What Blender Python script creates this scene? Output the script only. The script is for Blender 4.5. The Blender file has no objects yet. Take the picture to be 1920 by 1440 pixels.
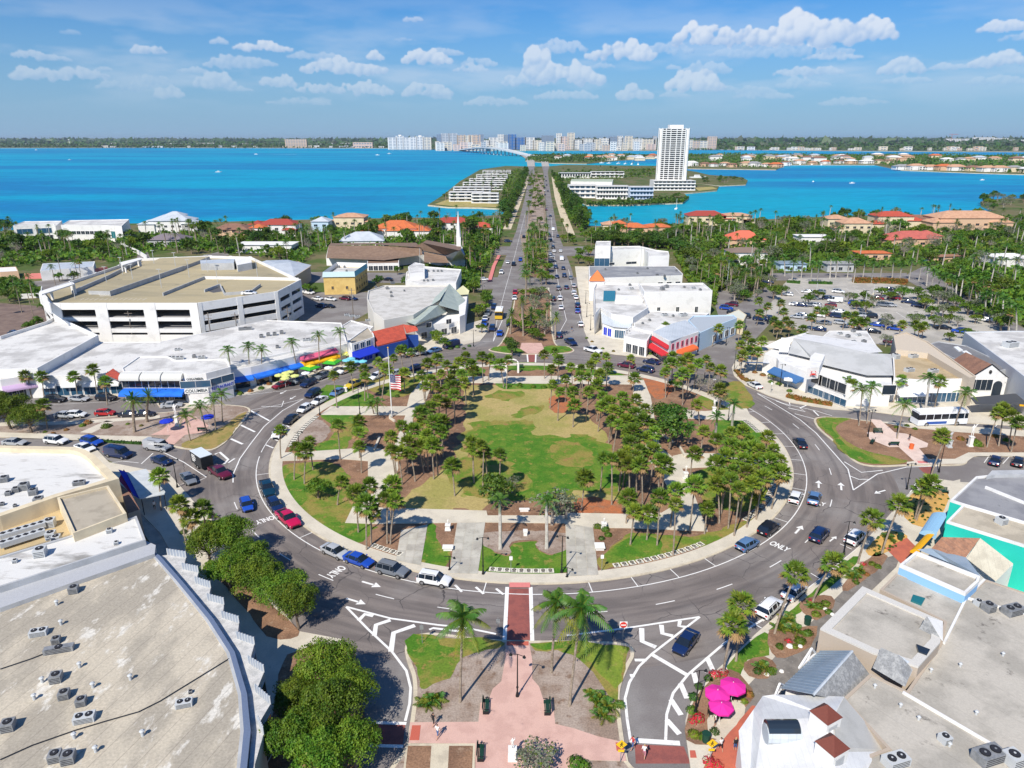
import bpy, bmesh, math, random
from math import sin, cos, pi, radians, sqrt, atan2, hypot
from mathutils import Vector, Matrix, noise as mnoise
from mathutils.geometry import tessellate_polygon
rnd = random.Random(7)
S = bpy.context.scene
COL = S.collection
# ---------------------------------------------------------------- camera, light, exposure
FPX, HY, CAMH = 1330.0, 259.0, 58.0           # focal length in photo pixels, horizon row, camera height in metres
PITCH = math.atan((720-HY)/FPX); PC, PS = cos(PITCH), sin(PITCH)
cam = bpy.data.objects.new('camera', bpy.data.cameras.new('camera')); COL.objects.link(cam)
cam.location = (0, 0, CAMH); cam.rotation_euler = (pi/2-PITCH, 0, 0)
cam.data.sensor_width = 36; cam.data.lens = FPX/1920*36
cam.data.clip_start = 1; cam.data.clip_end = 120000
S.camera = cam
S.render.resolution_x, S.render.resolution_y = 1024, 768
S.view_settings.view_transform = 'Standard'; S.view_settings.look = 'None'
S.view_settings.gamma = 1; S.view_settings.use_curve_mapping = False
S.view_settings.exposure = 0.24
SUN_AZ, SUN_EL = 206.0, 45.5
sd = Vector((sin(radians(SUN_AZ))*cos(radians(SUN_EL)), cos(radians(SUN_AZ))*cos(radians(SUN_EL)), sin(radians(SUN_EL))))
sl = bpy.data.lights.new('sun', 'SUN'); sl.energy = 4.8; sl.angle = radians(.5); sl.color = (1, .93, .82)
so = bpy.data.objects.new('sun', sl); COL.objects.link(so); so.location = (-60, -60, 200)
so.rotation_euler = sd.to_track_quat('Z', 'Y').to_euler()

def G(px, py, z=0.0):
 """point of the horizontal plane z seen at photo pixel (px, py)"""
 u = (px-960)/FPX; v = (720-py)/FPX
 Y = PC+v*PS; Z = -PS+v*PC; t = (z-CAMH)/Z
 return Vector((u*t, Y*t, z))
def proj(P):
 z = P[2]-CAMH; d = P[1]*PC-z*PS
 return 960+FPX*P[0]/d, 720-FPX*(P[1]*PS+z*PC)/d
def ppm(P):                                    # photo pixels per metre at a point
 return FPX/max(1, P[1]*PC-(P[2]-CAMH)*PS)
def topz(bx, by, ty):                          # height of a thing standing at (bx,by) whose top is at row ty
 B = G(bx, by); lo, hi = 0, 300
 for _ in range(40):
  m = (lo+hi)/2
  if proj((B[0], B[1], m))[1] > ty: lo = m
  else: hi = m
 return lo
CX, CY, CR = 3.51, 133.86, 50.8
def RG(r, deg, z=0.0): return Vector((CX+r*sin(radians(deg)), CY+r*cos(radians(deg)), z))

# ---------------------------------------------------------------- node helpers, world
class N:
 def __init__(s, t): s.t = t; s.n = t.nodes; s.l = t.links
 def new(s, ty, **k):
  x = s.n.new(ty)
  for a, b in k.items(): setattr(x, a, b)
  return x
 def put(s, sock, v):
  if isinstance(v, bpy.types.NodeSocket): s.l.new(v, sock)
  else: sock.default_value = v
 def m(s, op, a, b=0.0, c=0.0, clamp=False):
  x = s.new('ShaderNodeMath', operation=op, use_clamp=clamp)
  s.put(x.inputs[0], a); s.put(x.inputs[1], b); s.put(x.inputs[2], c); return x.outputs[0]
 def mix(s, f, a, b, blend='MIX'):
  x = s.new('ShaderNodeMix', data_type='RGBA', blend_type=blend)
  s.put(x.inputs['Factor'], f)
  s.put(x.inputs[6], a if isinstance(a, bpy.types.NodeSocket) else (*a[:3], 1))
  s.put(x.inputs[7], b if isinstance(b, bpy.types.NodeSocket) else (*b[:3], 1)); return x.outputs[2]
 def noise(s, vec, scale, detail=3, rough=.55, dist=0.0, dim='3D'):
  x = s.new('ShaderNodeTexNoise', noise_dimensions=dim)
  if vec is not None: s.put(x.inputs['Vector'], vec)
  x.inputs['Scale'].default_value = scale; x.inputs['Detail'].default_value = detail
  x.inputs['Roughness'].default_value = rough; x.inputs['Distortion'].default_value = dist
  return x.outputs['Fac']
 def rng(s, v, a, b, c=0.0, d=1.0, smooth=False):
  x = s.new('ShaderNodeMapRange', interpolation_type='SMOOTHSTEP' if smooth else 'LINEAR')
  s.put(x.inputs[0], v)
  for i, q in enumerate((a, b, c, d)): s.put(x.inputs[i+1], q)
  return x.outputs[0]
 def xyz(s, x, y, z):
  c = s.new('ShaderNodeCombineXYZ'); s.put(c.inputs[0], x); s.put(c.inputs[1], y); s.put(c.inputs[2], z); return c.outputs[0]
 def sep(s, v):
  c = s.new('ShaderNodeSeparateXYZ'); s.put(c.inputs[0], v); return c.outputs
w = bpy.data.worlds.new('World'); S.world = w; w.use_nodes = True
wn = N(w.node_tree); wn.n.clear()
sky = wn.new('ShaderNodeTexSky', sky_type='NISHITA'); sky.sun_disc = False
sky.sun_elevation = radians(SUN_EL); sky.sun_rotation = radians(SUN_AZ)
sky.altitude = 0; sky.air_density = 1.1; sky.dust_density = .6; sky.ozone_density = 3.0
tc = wn.new('ShaderNodeTexCoord'); X, Y, Z = wn.sep(tc.outputs['Generated'])
az = wn.m('MULTIPLY', wn.m('ARCTAN2', X, Y), 180/pi)          # degrees, 0 = ahead, + = right
el = wn.m('MULTIPLY', wn.m('ARCSINE', Z), 180/pi)
def azel(px, py):
 u = (px-960)/FPX; v = (720-py)/FPX
 x, y, z = u, PC+v*PS, -PS+v*PC; L = sqrt(x*x+y*y+z*z)
 return math.degrees(atan2(x, y)), math.degrees(math.asin(z/L))
SKYT = (.26, .59, .97); SKYH = (2.9, 4.35, 6.3)
CL = [(1330,62,70,30,1),(1420,66,75,26,1),(1520,52,90,46,1.15),(1600,56,80,32,1),(1165,96,68,24,1.05),(1008,118,26,42,.95),
 (1065,138,66,32,1.1),(975,150,36,16,.8),(1300,152,58,26,1.05),(1190,172,34,20,.8),(1560,106,58,9,.75),(1515,132,68,14,.8),(1690,124,46,22,.85),
 (1870,110,52,22,.95),(1885,48,55,16,.9),(1790,124,50,9,.7),(1700,150,50,9,.6),(492,87,56,13,.95),(278,93,34,14,.75),(55,102,34,9,.6),
 (410,77,18,8,.6),(775,36,20,6,.55),(645,124,80,20,.9),(800,106,46,20,.95),(702,104,16,12,.9),(400,150,38,22,.7),(315,172,28,16,.65),
 (70,138,56,18,.7),(150,136,56,16,.7),(240,160,60,14,.5),(520,152,34,16,.75),(600,166,46,13,.7),(680,166,56,16,.8),(800,168,46,20,.8),
 (880,128,34,12,.75),(430,118,50,16,.6),(1430,178,60,11,.6),(1060,178,60,12,.6),(930,190,60,12,.6),(1600,190,70,10,.5),(1480,95,120,16,.5),
 (760,74,22,5,.4),(560,190,60,10,.5),(1860,150,60,14,.6),(130,60,20,5,.3)]

import numpy as np
def cloud_map(Wp=5120, Hp=560, E0=-2.0, E1=38.0):
 """procedural cumulus field: red = cover, green = how sunlit; columns are azimuth -180..180, rows elevation E0..E1"""
 rg = np.random.default_rng(11)
 A = np.linspace(-180, 180, Wp, endpoint=False)[None, :]; E = np.linspace(E0, E1, Hp)[:, None]
 def vn(sx, sy, seed):
  r = np.random.default_rng(seed); gx = int(360/sx)+3; gy = int((E1-E0)/sy)+3; g = r.random((gy, gx), dtype=np.float32); g[:, -3:] = g[:, :3]
  x = (A+180)/sx; y = (E-E0)/sy; xi = x.astype(int)[0]; yi = y.astype(int)[:, 0]; fx = (x-xi); fy = y-yi[:, None]
  fx = fx*fx*(3-2*fx); fy = fy*fy*(3-2*fy)
  a = g[yi][:, xi]; b = g[yi][:, xi+1]; c = g[yi+1][:, xi]; d = g[yi+1][:, xi+1]
  return ((a*(1-fx)+b*fx)*(1-fy)+(c*(1-fx)+d*fx)*fy).astype(np.float32)
 def fbm(sx, sy, o, seed):
  t = 0; w = .5; tot = 0
  for k in range(o): t = t+w*vn(sx/2**k, sy/2**k, seed+k); tot += w; w *= .55
  return t/tot
 dens = np.zeros((Hp, Wp), np.float32); lit = np.zeros((Hp, Wp), np.float32); dep = np.full((Hp, Wp), -9, np.float32); strg = np.zeros((Hp, Wp), np.float32)
 kx = Wp/360; ky = Hp/(E1-E0)
 def puff(a, e, r, st, front, lift):
  x0 = int((a-r+180)*kx); x1 = int((a+r+180)*kx)+2; y0 = int((e-r-E0)*ky); y1 = int((e+r-E0)*ky)+2
  x0, y0 = max(0, x0), max(0, y0); x1, y1 = min(Wp, x1), min(Hp, y1)
  if x1 <= x0 or y1 <= y0: return
  X = (A[0, x0:x1][None]-a)/r; Y = (E[y0:y1]-e)/r; q = 1-X*X-Y*Y; m = q > 0
  z = np.sqrt(np.clip(q, 0, 1)); dd = front+z*r; sub = (slice(y0, y1), slice(x0, x1))
  up = m & (dd > dep[sub]); L = np.clip(-.42*X+.72*Y+.52*z, -.3, 1)
  lit[sub] = np.where(up, L*.62+lift, lit[sub]); dep[sub] = np.where(up, dd, dep[sub])
  dens[sub] = np.maximum(dens[sub], np.where(m, np.clip(q*1.6, 0, 1), 0)); strg[sub] = np.where(m, np.maximum(strg[sub], st), strg[sub])
 def cloud(a, e, rx, ry, st):
  n = int(26+rx/max(ry, .05)*26); lob = [(rg.uniform(-.8, .8), rg.uniform(.45, 1.0)) for _ in range(4)]
  for k in range(n):
   u = rg.uniform(-1, 1); top = max(.18, (1-u*u)**.6*(.45+.55*max(max(0, 1-abs(u-l)/.42)*hh for l, hh in lob)))
   v = rg.uniform(0, 1)**.8*top; r = ry*rg.uniform(.22, .52)*(1-.35*v)*(.6+.5*(1-u*u))
   puff(a+u*rx, e-ry*.55+v*ry*1.5, max(r, .10), st, rg.uniform(0, ry), .04+.42*v)
 for cx, cy, rx, ry, st in CL:
  a0, e0 = azel(cx, cy); a1, _ = azel(cx+rx, cy); _, e1 = azel(cx, cy-ry); cloud(a0, e0, abs(a1-a0), abs(e1-e0), st)
 for k in range(160):                                   # the same kind of sky outside the frame, and small far ones inside it
  a = rg.uniform(-180, 180); ins = abs(a) < 39
  e = rg.uniform(2.6, 6.6) if ins else 3+rg.random()**1.6*26
  sc_ = (.25+.06*e)*(.7 if ins else 1); rx = rg.uniform(.8, 3.4)*sc_*1.6
  cloud(a, e, rx, rx*rg.uniform(.18, .34), .55 if ins else .85)
 f1 = fbm(.9, .6, 5, 5); f2 = fbm(7, 1.6, 5, 40)
 k = np.ones(5)/5
 soft = dens.copy()
 for _ in range(2):
  soft = (soft+np.roll(soft, 1, 1)+np.roll(soft, -1, 1)+np.roll(soft, 1, 0)+np.roll(soft, -1, 0))/5
  lit = (lit+np.roll(lit, 1, 1)+np.roll(lit, -1, 1)+np.roll(lit, 1, 0)+np.roll(lit, -1, 0))/5
 cov = np.clip((soft-.22+(f1-.5)*1.3)/.55, 0, 1); cov = cov*cov*(3-2*cov)*(soft > .005)*np.clip(strg, 0, 1)
 hz = np.clip((E-1.2)/11, 0, 1); cov = cov*(.38+.60*hz)
 band = np.clip((E-1.5)/2.5, 0, 1)*np.clip((10.5-E)/5, 0, 1)*np.clip((f2-.46)/.26, 0, 1)*.32
 litf = np.clip(lit+(f1-.5)*.5+.10, 0, 1); litf = np.where(cov > band, litf, .55)
 cov = np.maximum(cov, band)
 px = np.ones((Hp, Wp, 4), np.float32); px[..., 0] = cov; px[..., 1] = litf; px[..., 2] = 0
 im = bpy.data.images.new('cloud_map', Wp, Hp, float_buffer=True); im.colorspace_settings.name = 'Non-Color'
 im.pixels.foreach_set(px.ravel()); im.update(); im.pack(); return im, E0, E1
cim, CE0, CE1 = cloud_map()
ti = wn.new('ShaderNodeTexImage'); ti.image = cim; ti.extension = 'EXTEND'
wn.l.new(wn.xyz(wn.m('ADD', wn.m('DIVIDE', az, 360), .5), wn.m('DIVIDE', wn.m('SUBTRACT', el, CE0), CE1-CE0), 0.0), ti.inputs[0])
cr, cg, cb = wn.sep(ti.outputs[0])
cr = wn.m('MULTIPLY', cr, wn.rng(el, CE1-.3, CE1-6))
ccol = wn.mix(wn.rng(cg, .05, .75), (3.9, 4.9, 6.8), (8.6, 8.5, 8.4))
ccol = wn.mix(wn.rng(el, 12, 1, 0, .55), ccol, (4.4, 5.3, 6.9))
skyc = wn.mix(1.0, sky.outputs[0], SKYT, 'MULTIPLY')
skyc = wn.mix(wn.rng(el, 9.0, -1.0, 0, .85), skyc, SKYH)
fin = wn.mix(cr, skyc, ccol)
bg = wn.new('ShaderNodeBackground'); bg.inputs[1].default_value = .10
wn.l.new(fin, bg.inputs[0])
wo = wn.new('ShaderNodeOutputWorld'); wn.l.new(bg.outputs[0], wo.inputs[0])

# ---------------------------------------------------------------- materials
MATS = {}
def mat(name, col=(.5,.5,.5), rough=.8, c2=None, sc=.3, lo=.4, hi=.65, c3=None, sc3=4.0, lo3=.5, hi3=.62, fine=.10, fsc=9.0,
  spec=.3, metal=0.0, bump=0.0, bsc=6.0, stretch=None, objcol=False, trans=0.0, rndv=0.0, local=False, coat=0.0, emit=0.0, seam=None, detail=4):
 if name in MATS: return MATS[name]
 m = bpy.data.materials.new(name); m.use_nodes = True; MATS[name] = m
 q = N(m.node_tree); b = q.n['Principled BSDF']
 if local: p = q.new('ShaderNodeTexCoord').outputs['Object']
 else: p = q.new('ShaderNodeNewGeometry').outputs['Position']
 if objcol: c = q.new('ShaderNodeObjectInfo').outputs['Color']
 else:
  r = q.new('ShaderNodeRGB'); r.outputs[0].default_value = (*col, 1); c = r.outputs[0]
 pv = p
 if stretch:
  mp = q.new('ShaderNodeMapping'); q.put(mp.inputs['Vector'], p)
  mp.inputs['Rotation'].default_value = (0, 0, radians(stretch[2])); mp.inputs['Scale'].default_value = (stretch[0], stretch[1], 1); pv = mp.outputs[0]
 if c2: c = q.mix(q.rng(q.noise(pv, sc, detail, .6), lo, hi, 0, 1, True), c, c2)
 if c3: c = q.mix(q.rng(q.noise(pv, sc3, 6, .68), lo3, hi3, 0, .85, True), c, c3)
 if seam:                                          # width, direction in degrees, colour factor
  mp = q.new('ShaderNodeMapping'); q.put(mp.inputs['Vector'], p); mp.inputs['Rotation'].default_value = (0, 0, radians(seam[1]))
  sx = q.sep(mp.outputs[0])[0]
  fr = q.m('FRACT', q.m('DIVIDE', sx, seam[0]))
  line = q.rng(q.m('ABSOLUTE', q.m('SUBTRACT', fr, .5)), .5-.06/seam[0], .5, 0, 1)
  c = q.mix(q.m('MULTIPLY', line, seam[2]), c, (.12, .10, .09))
 if fine:
  f = q.noise(p, fsc, 2, .6)
  v = q.rng(f, .3, .7, 1-fine, 1+fine); hsv = q.new('ShaderNodeHueSaturation'); q.put(hsv.inputs['Color'], c); q.put(hsv.inputs['Value'], v); c = hsv.outputs[0]
 if rndv:
  o = q.new('ShaderNodeObjectInfo').outputs['Random']; hsv = q.new('ShaderNodeHueSaturation'); q.put(hsv.inputs['Color'], c)
  q.put(hsv.inputs['Value'], q.rng(o, 0, 1, 1-rndv, 1+rndv)); q.put(hsv.inputs['Hue'], q.rng(q.m('FRACT', q.m('MULTIPLY', o, 7.3)), 0, 1, .5-rndv*.07, .5+rndv*.05)); c = hsv.outputs[0]
 q.put(b.inputs['Base Color'], c); b.inputs['Roughness'].default_value = rough
 b.inputs['Specular IOR Level'].default_value = spec; b.inputs['Metallic'].default_value = metal; b.inputs['Coat Weight'].default_value = coat
 if emit: q.put(b.inputs['Emission Color'], c); b.inputs['Emission Strength'].default_value = emit
 if bump:
  bn = q.new('ShaderNodeBump'); bn.inputs['Strength'].default_value = bump; bn.inputs['Distance'].default_value = .1
  q.put(bn.inputs['Height'], q.noise(pv, bsc, 4, .65)); q.put(b.inputs['Normal'], bn.outputs[0])
 if trans:
  tr = q.new('ShaderNodeBsdfTranslucent'); q.put(tr.inputs[0], q.mix(1.0, c, (1.3, 1.35, .5), 'MULTIPLY'))
  ms = q.new('ShaderNodeMixShader'); ms.inputs[0].default_value = trans
  q.l.new(b.outputs[0], ms.inputs[1]); q.l.new(tr.outputs[0], ms.inputs[2])
  q.l.new(ms.outputs[0], q.n['Material Output'].inputs[0])
 return m

# ---------------------------------------------------------------- object helpers
def tag(o, label=None, cat=None, group=None, kind=None):
 if label: o['label'] = label
 if cat: o['category'] = cat
 if group: o['group'] = group
 if kind: o['kind'] = kind
 return o
def empty(name, loc=(0,0,0), rz=0.0):
 o = bpy.data.objects.new(name, None); COL.objects.link(o); o.location = loc; o.rotation_euler = (0, 0, rz); o.empty_display_size = .5; return o
def link(name, me, parent=None, loc=(0,0,0), rz=0.0, color=None):
 o = bpy.data.objects.new(name, me); COL.objects.link(o); o.location = loc; o.rotation_euler = (0, 0, rz)
 if parent: o.parent = parent
 if color: o.color = (*color, 1)
 return o
def copy_tree(o, parent=None, color=None):
 c = o.copy(); COL.objects.link(c); c.parent = parent
 if color: c.color = (*color, 1)
 for ch in o.children: copy_tree(ch, c, color)
 return c
class MB:
 """collects faces with material indices; build() makes ONE mesh object"""
 def __init__(s): s.v = []; s.f = []; s.mi = []; s.ms = []
 def mid(s, m):
  if m not in s.ms: s.ms.append(m)
  return s.ms.index(m)
 def face(s, pts, m):
  k = len(s.v); s.v += [tuple(p) for p in pts]; s.f.append(tuple(range(k, k+len(pts)))); s.mi.append(s.mid(m))
 def faces(s, vs, fs, m):
  k = len(s.v); s.v += [tuple(p) for p in vs]; i = s.mid(m)
  for f in fs: s.f.append(tuple(j+k for j in f)); s.mi.append(i)
 def box(s, c, sz, m, rz=0.0, taper=1.0):
  x, y, z = sz[0]/2, sz[1]/2, sz[2]; ca, sa = cos(rz), sin(rz); vs = []
  for zz, t in ((0, 1), (z, taper)):
   for a, b in ((-x,-y),(x,-y),(x,y),(-x,y)):
    a *= t; b *= t; vs.append((c[0]+a*ca-b*sa, c[1]+a*sa+b*ca, c[2]+zz))
  s.faces(vs, [(3,2,1,0),(4,5,6,7),(0,1,5,4),(1,2,6,5),(2,3,7,6),(3,0,4,7)], m)
 def beam(s, a, b, wd, ht, m):                     # box from a to b, wd across, ht up from a/b
  a = Vector(a); b = Vector(b); d = (b-a); d.z = 0; d.normalize(); n = Vector((-d.y, d.x, 0))*wd/2; u = Vector((0,0,ht))
  vs = [a-n, b-n, b+n, a+n, a-n+u, b-n+u, b+n+u, a+n+u]
  s.faces(vs, [(3,2,1,0),(4,5,6,7),(0,1,5,4),(1,2,6,5),(2,3,7,6),(3,0,4,7)], m)
 def prism(s, pts, z0, z1, m, mtop=None, bottom=False):
  n = len(pts); p2 = [Vector((p[0], p[1], 0)) for p in pts]
  ar = sum(p2[i].x*p2[(i+1)%n].y-p2[(i+1)%n].x*p2[i].y for i in range(n))
  if ar < 0: p2 = p2[::-1]
  vs = [(p.x, p.y, z0) for p in p2]+[(p.x, p.y, z1) for p in p2]
  if z1 > z0: s.faces(vs, [(i, (i+1)%n, n+(i+1)%n, n+i) for i in range(n)], m)
  tr = tessellate_polygon([p2])
  fl = []
  for t in tr:
   a, b, c = [p2[i] for i in t]
   fl.append(t if (b-a).cross(c-a).z > 0 else t[::-1])
  s.faces([(p.x, p.y, z1) for p in p2], fl, mtop or m)
  if bottom: s.faces([(p.x, p.y, z0) for p in p2], [t[::-1] for t in fl], m)
 def tube(s, path, rad, m, n=6, cap=True):
  vs = []; k = len(path)
  for i, p in enumerate(path):
   p = Vector(p); d = Vector(path[min(i+1, k-1)])-Vector(path[max(i-1, 0)]); d.normalize()
   a = d.orthogonal() if abs(d.z) < .9 else Vector((1,0,0)); a = (a-d*a.dot(d)).normalized(); b = d.cross(a)
   r = rad[i] if isinstance(rad, (list, tuple)) else rad
   for j in range(n):
    t = 2*pi*j/n; vs.append(p+a*cos(t)*r+b*sin(t)*r)
  fs = [(i*n+j, i*n+(j+1)%n, (i+1)*n+(j+1)%n, (i+1)*n+j) for i in range(k-1) for j in range(n)]
  if cap: fs += [tuple(range(n))[::-1], tuple((k-1)*n+j for j in range(n))]
  s.faces(vs, fs, m)
 def cyl(s, c, r, h, m, n=10, r2=None):
  s.tube([c, (c[0], c[1], c[2]+h)], [r, r if r2 is None else r2], m, n)
 def ball(s, c, r, m, sz=1.0, n=8, k=5):
  vs = [(c[0], c[1], c[2]-r*sz)]; fs = []
  for i in range(1, k):
   t = pi*i/k
   for j in range(n): a = 2*pi*j/n; vs.append((c[0]+r*sin(t)*cos(a), c[1]+r*sin(t)*sin(a), c[2]-r*sz*cos(t)))
  vs.append((c[0], c[1], c[2]+r*sz)); L = len(vs)-1
  for j in range(n): fs.append((0, 1+(j+1)%n, 1+j)); fs.append((L, L-n+j, L-n+(j+1)%n))
  for i in range(k-2):
   for j in range(n): fs.append((1+i*n+j, 1+i*n+(j+1)%n, 1+(i+1)*n+(j+1)%n, 1+(i+1)*n+j))
  s.faces(vs, fs, m)
 def mesh(s, name, off=(0,0,0), smooth=None):
  me = bpy.data.meshes.new(name)
  ox, oy, oz = off
  me.from_pydata([(v[0]-ox, v[1]-oy, v[2]-oz) for v in s.v], [], s.f)
  for m in s.ms: me.materials.append(m)
  me.polygons.foreach_set('material_index', s.mi)
  if smooth is not None:
   bm = bmesh.new(); bm.from_mesh(me); bmesh.ops.remove_doubles(bm, verts=bm.verts, dist=.002); bm.to_mesh(me); bm.free()
   me.polygons.foreach_set('use_smooth', [True]*len(me.polygons)); me.set_sharp_from_angle(angle=radians(smooth))
  me.update(); return me
 def build(s, name, parent=None, smooth=None, color=None, at=None):
  off = (0,0,0)
  if parent is not None: off = parent.location
  elif at is not None: off = at
  return link(name, s.mesh(name, off, smooth), parent, loc=(at if (at is not None and parent is None) else (0,0,0)), color=color)
def P(pts, z=0.0): return [G(x, y, z) for x, y in pts]
def rough_edge(pts, amp=.5, step=1.5, closed=True):
 out = []; n = len(pts)
 for i in range(n if closed else n-1):
  a, b = pts[i], pts[(i+1)%n]; L = (b-a).length; k = max(1, int(L/step))
  for j in range(k):
   p = a.lerp(b, j/k)
   k1, k2 = Vector((9,4,2)), Vector((3,7,5)); out.append(p+Vector((mnoise.noise(p*.3)+.6*mnoise.noise(p*1.1+k2), mnoise.noise(p*.3+k1)+.6*mnoise.noise(p*1.1+k1), 0))*amp*1.8)
 return out
def smooth_poly(pts, k=4):                            # closed Catmull-Rom
 n = len(pts); out = []
 for i in range(n):
  p0, p1, p2, p3 = pts[i-1], pts[i], pts[(i+1)%n], pts[(i+2)%n]
  for j in range(k):
   t = j/k
   out.append(.5*((2*p1)+(p2-p0)*t+(2*p0-5*p1+4*p2-p3)*t*t+(3*p1-p0-3*p2+p3)*t*t*t))
 return out
def struct(name, mb, at=None):
 o = mb.build(name); o['kind'] = 'structure'; return o
def sheet(name, pts, z, m, kind='structure', h=0.0, side=None):
 b = MB(); b.prism(pts, z-h if h else z, z, side or m, m); o = b.build(name); o['kind'] = kind; return o

# ---------------------------------------------------------------- automatic labels that single things out
LM = [(n.strip(), x, y) for n, x, y in [('flagpole with the US flag',735,800),('red crosswalk south of the circle',972,1150),('white church steeple',862,490),('car park with tan decks',320,530),('yellow building with teal parapet',645,560),('red tiled shop roof',730,628),('orange pyramid roof',1122,520),
 ('red awning corner shop',1260,640),('white city bus',1765,775),('turquoise building',1790,960),('three pink umbrellas',1355,1310),('green patch of the lawn',980,840),('dark benches of the south plaza',968,1330),('white condominium slabs',880,370),('white high-rise tower',1265,355),('long white waterside office',1140,370),
 ('bend of the zigzag front',460,1250),('grey cafe canopy',285,910),('blue awning restaurant',330,720),('pink west plaza statue',340,800),('pink east plaza',1690,830),('bell gable shop',1860,700),('crab sign',1540,690),('far end of the big parking lot',1640,540),('near end of the big parking lot',1500,610),
 ('coral pink garden wall',140,518),('green and yellow umbrellas',600,685),('grand white bay villa',318,435),('orange tiled villa',740,430),('brown church hall roof',700,470),('crosswalk north of the circle',997,670),('modern white villas',130,420),('royal blue awning',690,650),('white office block',1185,475),
 ('sprawling salmon roofed house',1715,460),('coral hip roof',1400,460),('peach mansion',1822,430),('far right headland',1900,385),('waterside left of the avenue',950,420),('waterside right of the avenue',1090,430),('last zigzag bay',350,1050),('pale blue shop',1340,610),('red tile bay villa',1677,428),
 ('right edge street',1860,560),('rusty hedge',1500,750),('crosswalk of the east island',1735,880),('stop line of the south-east lane',1240,1390),('white garden arch',960,700),('black box trailer',380,860),('west date palms',262,800),('avenue date palms',1000,610),('left edge of the street',20,620),
 ('brown parking court',60,580),('charcoal canopy',1880,750),('left slab walk',765,1030),('right slab walk',1090,1030),('middle slab walk',870,1030),('dark park tree',1255,840),('crimson pickup',540,972),('yellow pickup',664,720),('left rim of the park',560,830),('small leaning park palm',1420,960),('park path fork on the right',1260,870),
 ('park path fork on the left',715,865),('upper right park path',1360,780),('upper left park path',680,770),('far water tower',131,272),('far construction crane',1782,273),('arching bridge',910,287),('blue glass city tower',960,282),('tan block on the far left shore',555,277.3),('pink block on the far shore',680,277.5),
 ('white far shore slabs',770,280),('white hospital blocks',1845,273),('grey twin city towers',843,281),('tan towers right of the high-rise',1335,280.5),('bay of the left key',820,383),('pond end of the right key',1345,352),('mangrove fringe',1200,382),('docks of the far key',1500,309),('right end of the far key',1900,324),
 ('cream tent roof',1380,588),('tan block on the left',170,960),('long dirty store roof',200,1250),('white metal house',1500,1400),('blue side wall',1760,1070),('tan walled shop',1640,1190),('lilac awning',40,700),('kerb of the near left trees',560,1190)]]
U = 'zeroth first second third fourth fifth sixth seventh eighth ninth tenth eleventh twelfth thirteenth fourteenth fifteenth sixteenth seventeenth eighteenth nineteenth twentieth'.split()
ORD = ['nearest']+[U[i]+' nearest' for i in range(2, 20)]+[('twentieth' if t == 'twenty' else t[:-1]+'ieth')+' nearest' if u == 0 else t+'-'+U[u]+' nearest' for t in ('twenty','thirty','forty','fifty','sixty','seventy') for u in range(10)]
POOL = {}                                             # phrase -> [(object, x, y)]
def later(o, phrase, cat, group, loc):
 o['category'] = cat
 if group: o['group'] = group
 POOL.setdefault(phrase, []).append((o, loc[0], loc[1])); return o
def finish_labels():
 L = [(n, *G(x, y)[:2]) for n, x, y in LM]
 for ph, items in POOL.items():
  best = {}; cand = []
  for n, lx, ly in L:
   r = sorted(range(len(items)), key=lambda i: hypot(items[i][1]-lx, items[i][2]-ly))
   for k, i in enumerate(r[:len(ORD)]): cand.append((k, hypot(items[i][1]-lx, items[i][2]-ly), i, n))
  cand.sort(); used = set()
  for k, d, i, n in cand:
   if i in best: continue
   best[i] = (k, n)
  for i, it in enumerate(items):
   if i in best: k, n = best[i]; it[0]['label'] = '%s, %s to the %s' % (ph, ORD[k], n) if k else '%s, nearest to the %s' % (ph, n)
   else: it[0]['label'] = '%s far from everything else' % ph
# ---------------------------------------------------------------- shared materials
m_asph = mat('asphalt', (.19,.172,.165), .9, (.25,.235,.225), .09, .42, .62, (.085,.08,.082), .7, .60, .78, fine=.10, fsc=6, spec=.2)
m_road = bpy.data.materials.new('asphalt_ring'); m_road.use_nodes = True
q = N(m_road.node_tree); b_ = q.n['Principled BSDF']
pos = q.new('ShaderNodeNewGeometry').outputs['Position']; px_, py_, pz_ = q.sep(pos)
dx_ = q.m('SUBTRACT', px_, CX); dy_ = q.m('SUBTRACT', py_, CY)
rr_ = q.m('SQRT', q.m('ADD', q.m('MULTIPLY', dx_, dx_), q.m('MULTIPLY', dy_, dy_)))
aa_ = q.m('MULTIPLY', q.m('ARCTAN2', dx_, dy_), 6.0)
v_ = q.xyz(rr_, aa_, 0.0)
c_ = q.mix(q.rng(q.noise(v_, .55, 3, .6), .4, .62, 0, 1, True), (.215,.186,.170), (.148,.129,.121))
c_ = q.mix(q.rng(q.noise(pos, .06, 4, .6), .45, .68, 0, .8, True), c_, (.27,.25,.235))
c_ = q.mix(q.rng(q.noise(q.xyz(q.m('MULTIPLY', rr_, 3.0), q.m('MULTIPLY', aa_, 1.5), 1.0), 1.0, 4, .7), .60, .75, 0, .6), c_, (.07,.065,.07))
vo_ = q.new('ShaderNodeTexVoronoi', feature='DISTANCE_TO_EDGE'); mw_ = q.new('ShaderNodeVectorMath', operation='ADD'); q.put(mw_.inputs[0], pos); nz_ = q.new('ShaderNodeTexNoise'); q.put(nz_.inputs['Vector'], pos); nz_.inputs['Scale'].default_value = .6; q.l.new(nz_.outputs['Color'], mw_.inputs[1]); q.l.new(mw_.outputs[0], vo_.inputs['Vector']); vo_.inputs['Scale'].default_value = .17
c_ = q.mix(q.m('MULTIPLY', q.rng(vo_.outputs['Distance'], .012, .002), q.rng(q.noise(pos, .12, 2), .45, .6)), c_, (.06,.055,.058))
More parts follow.
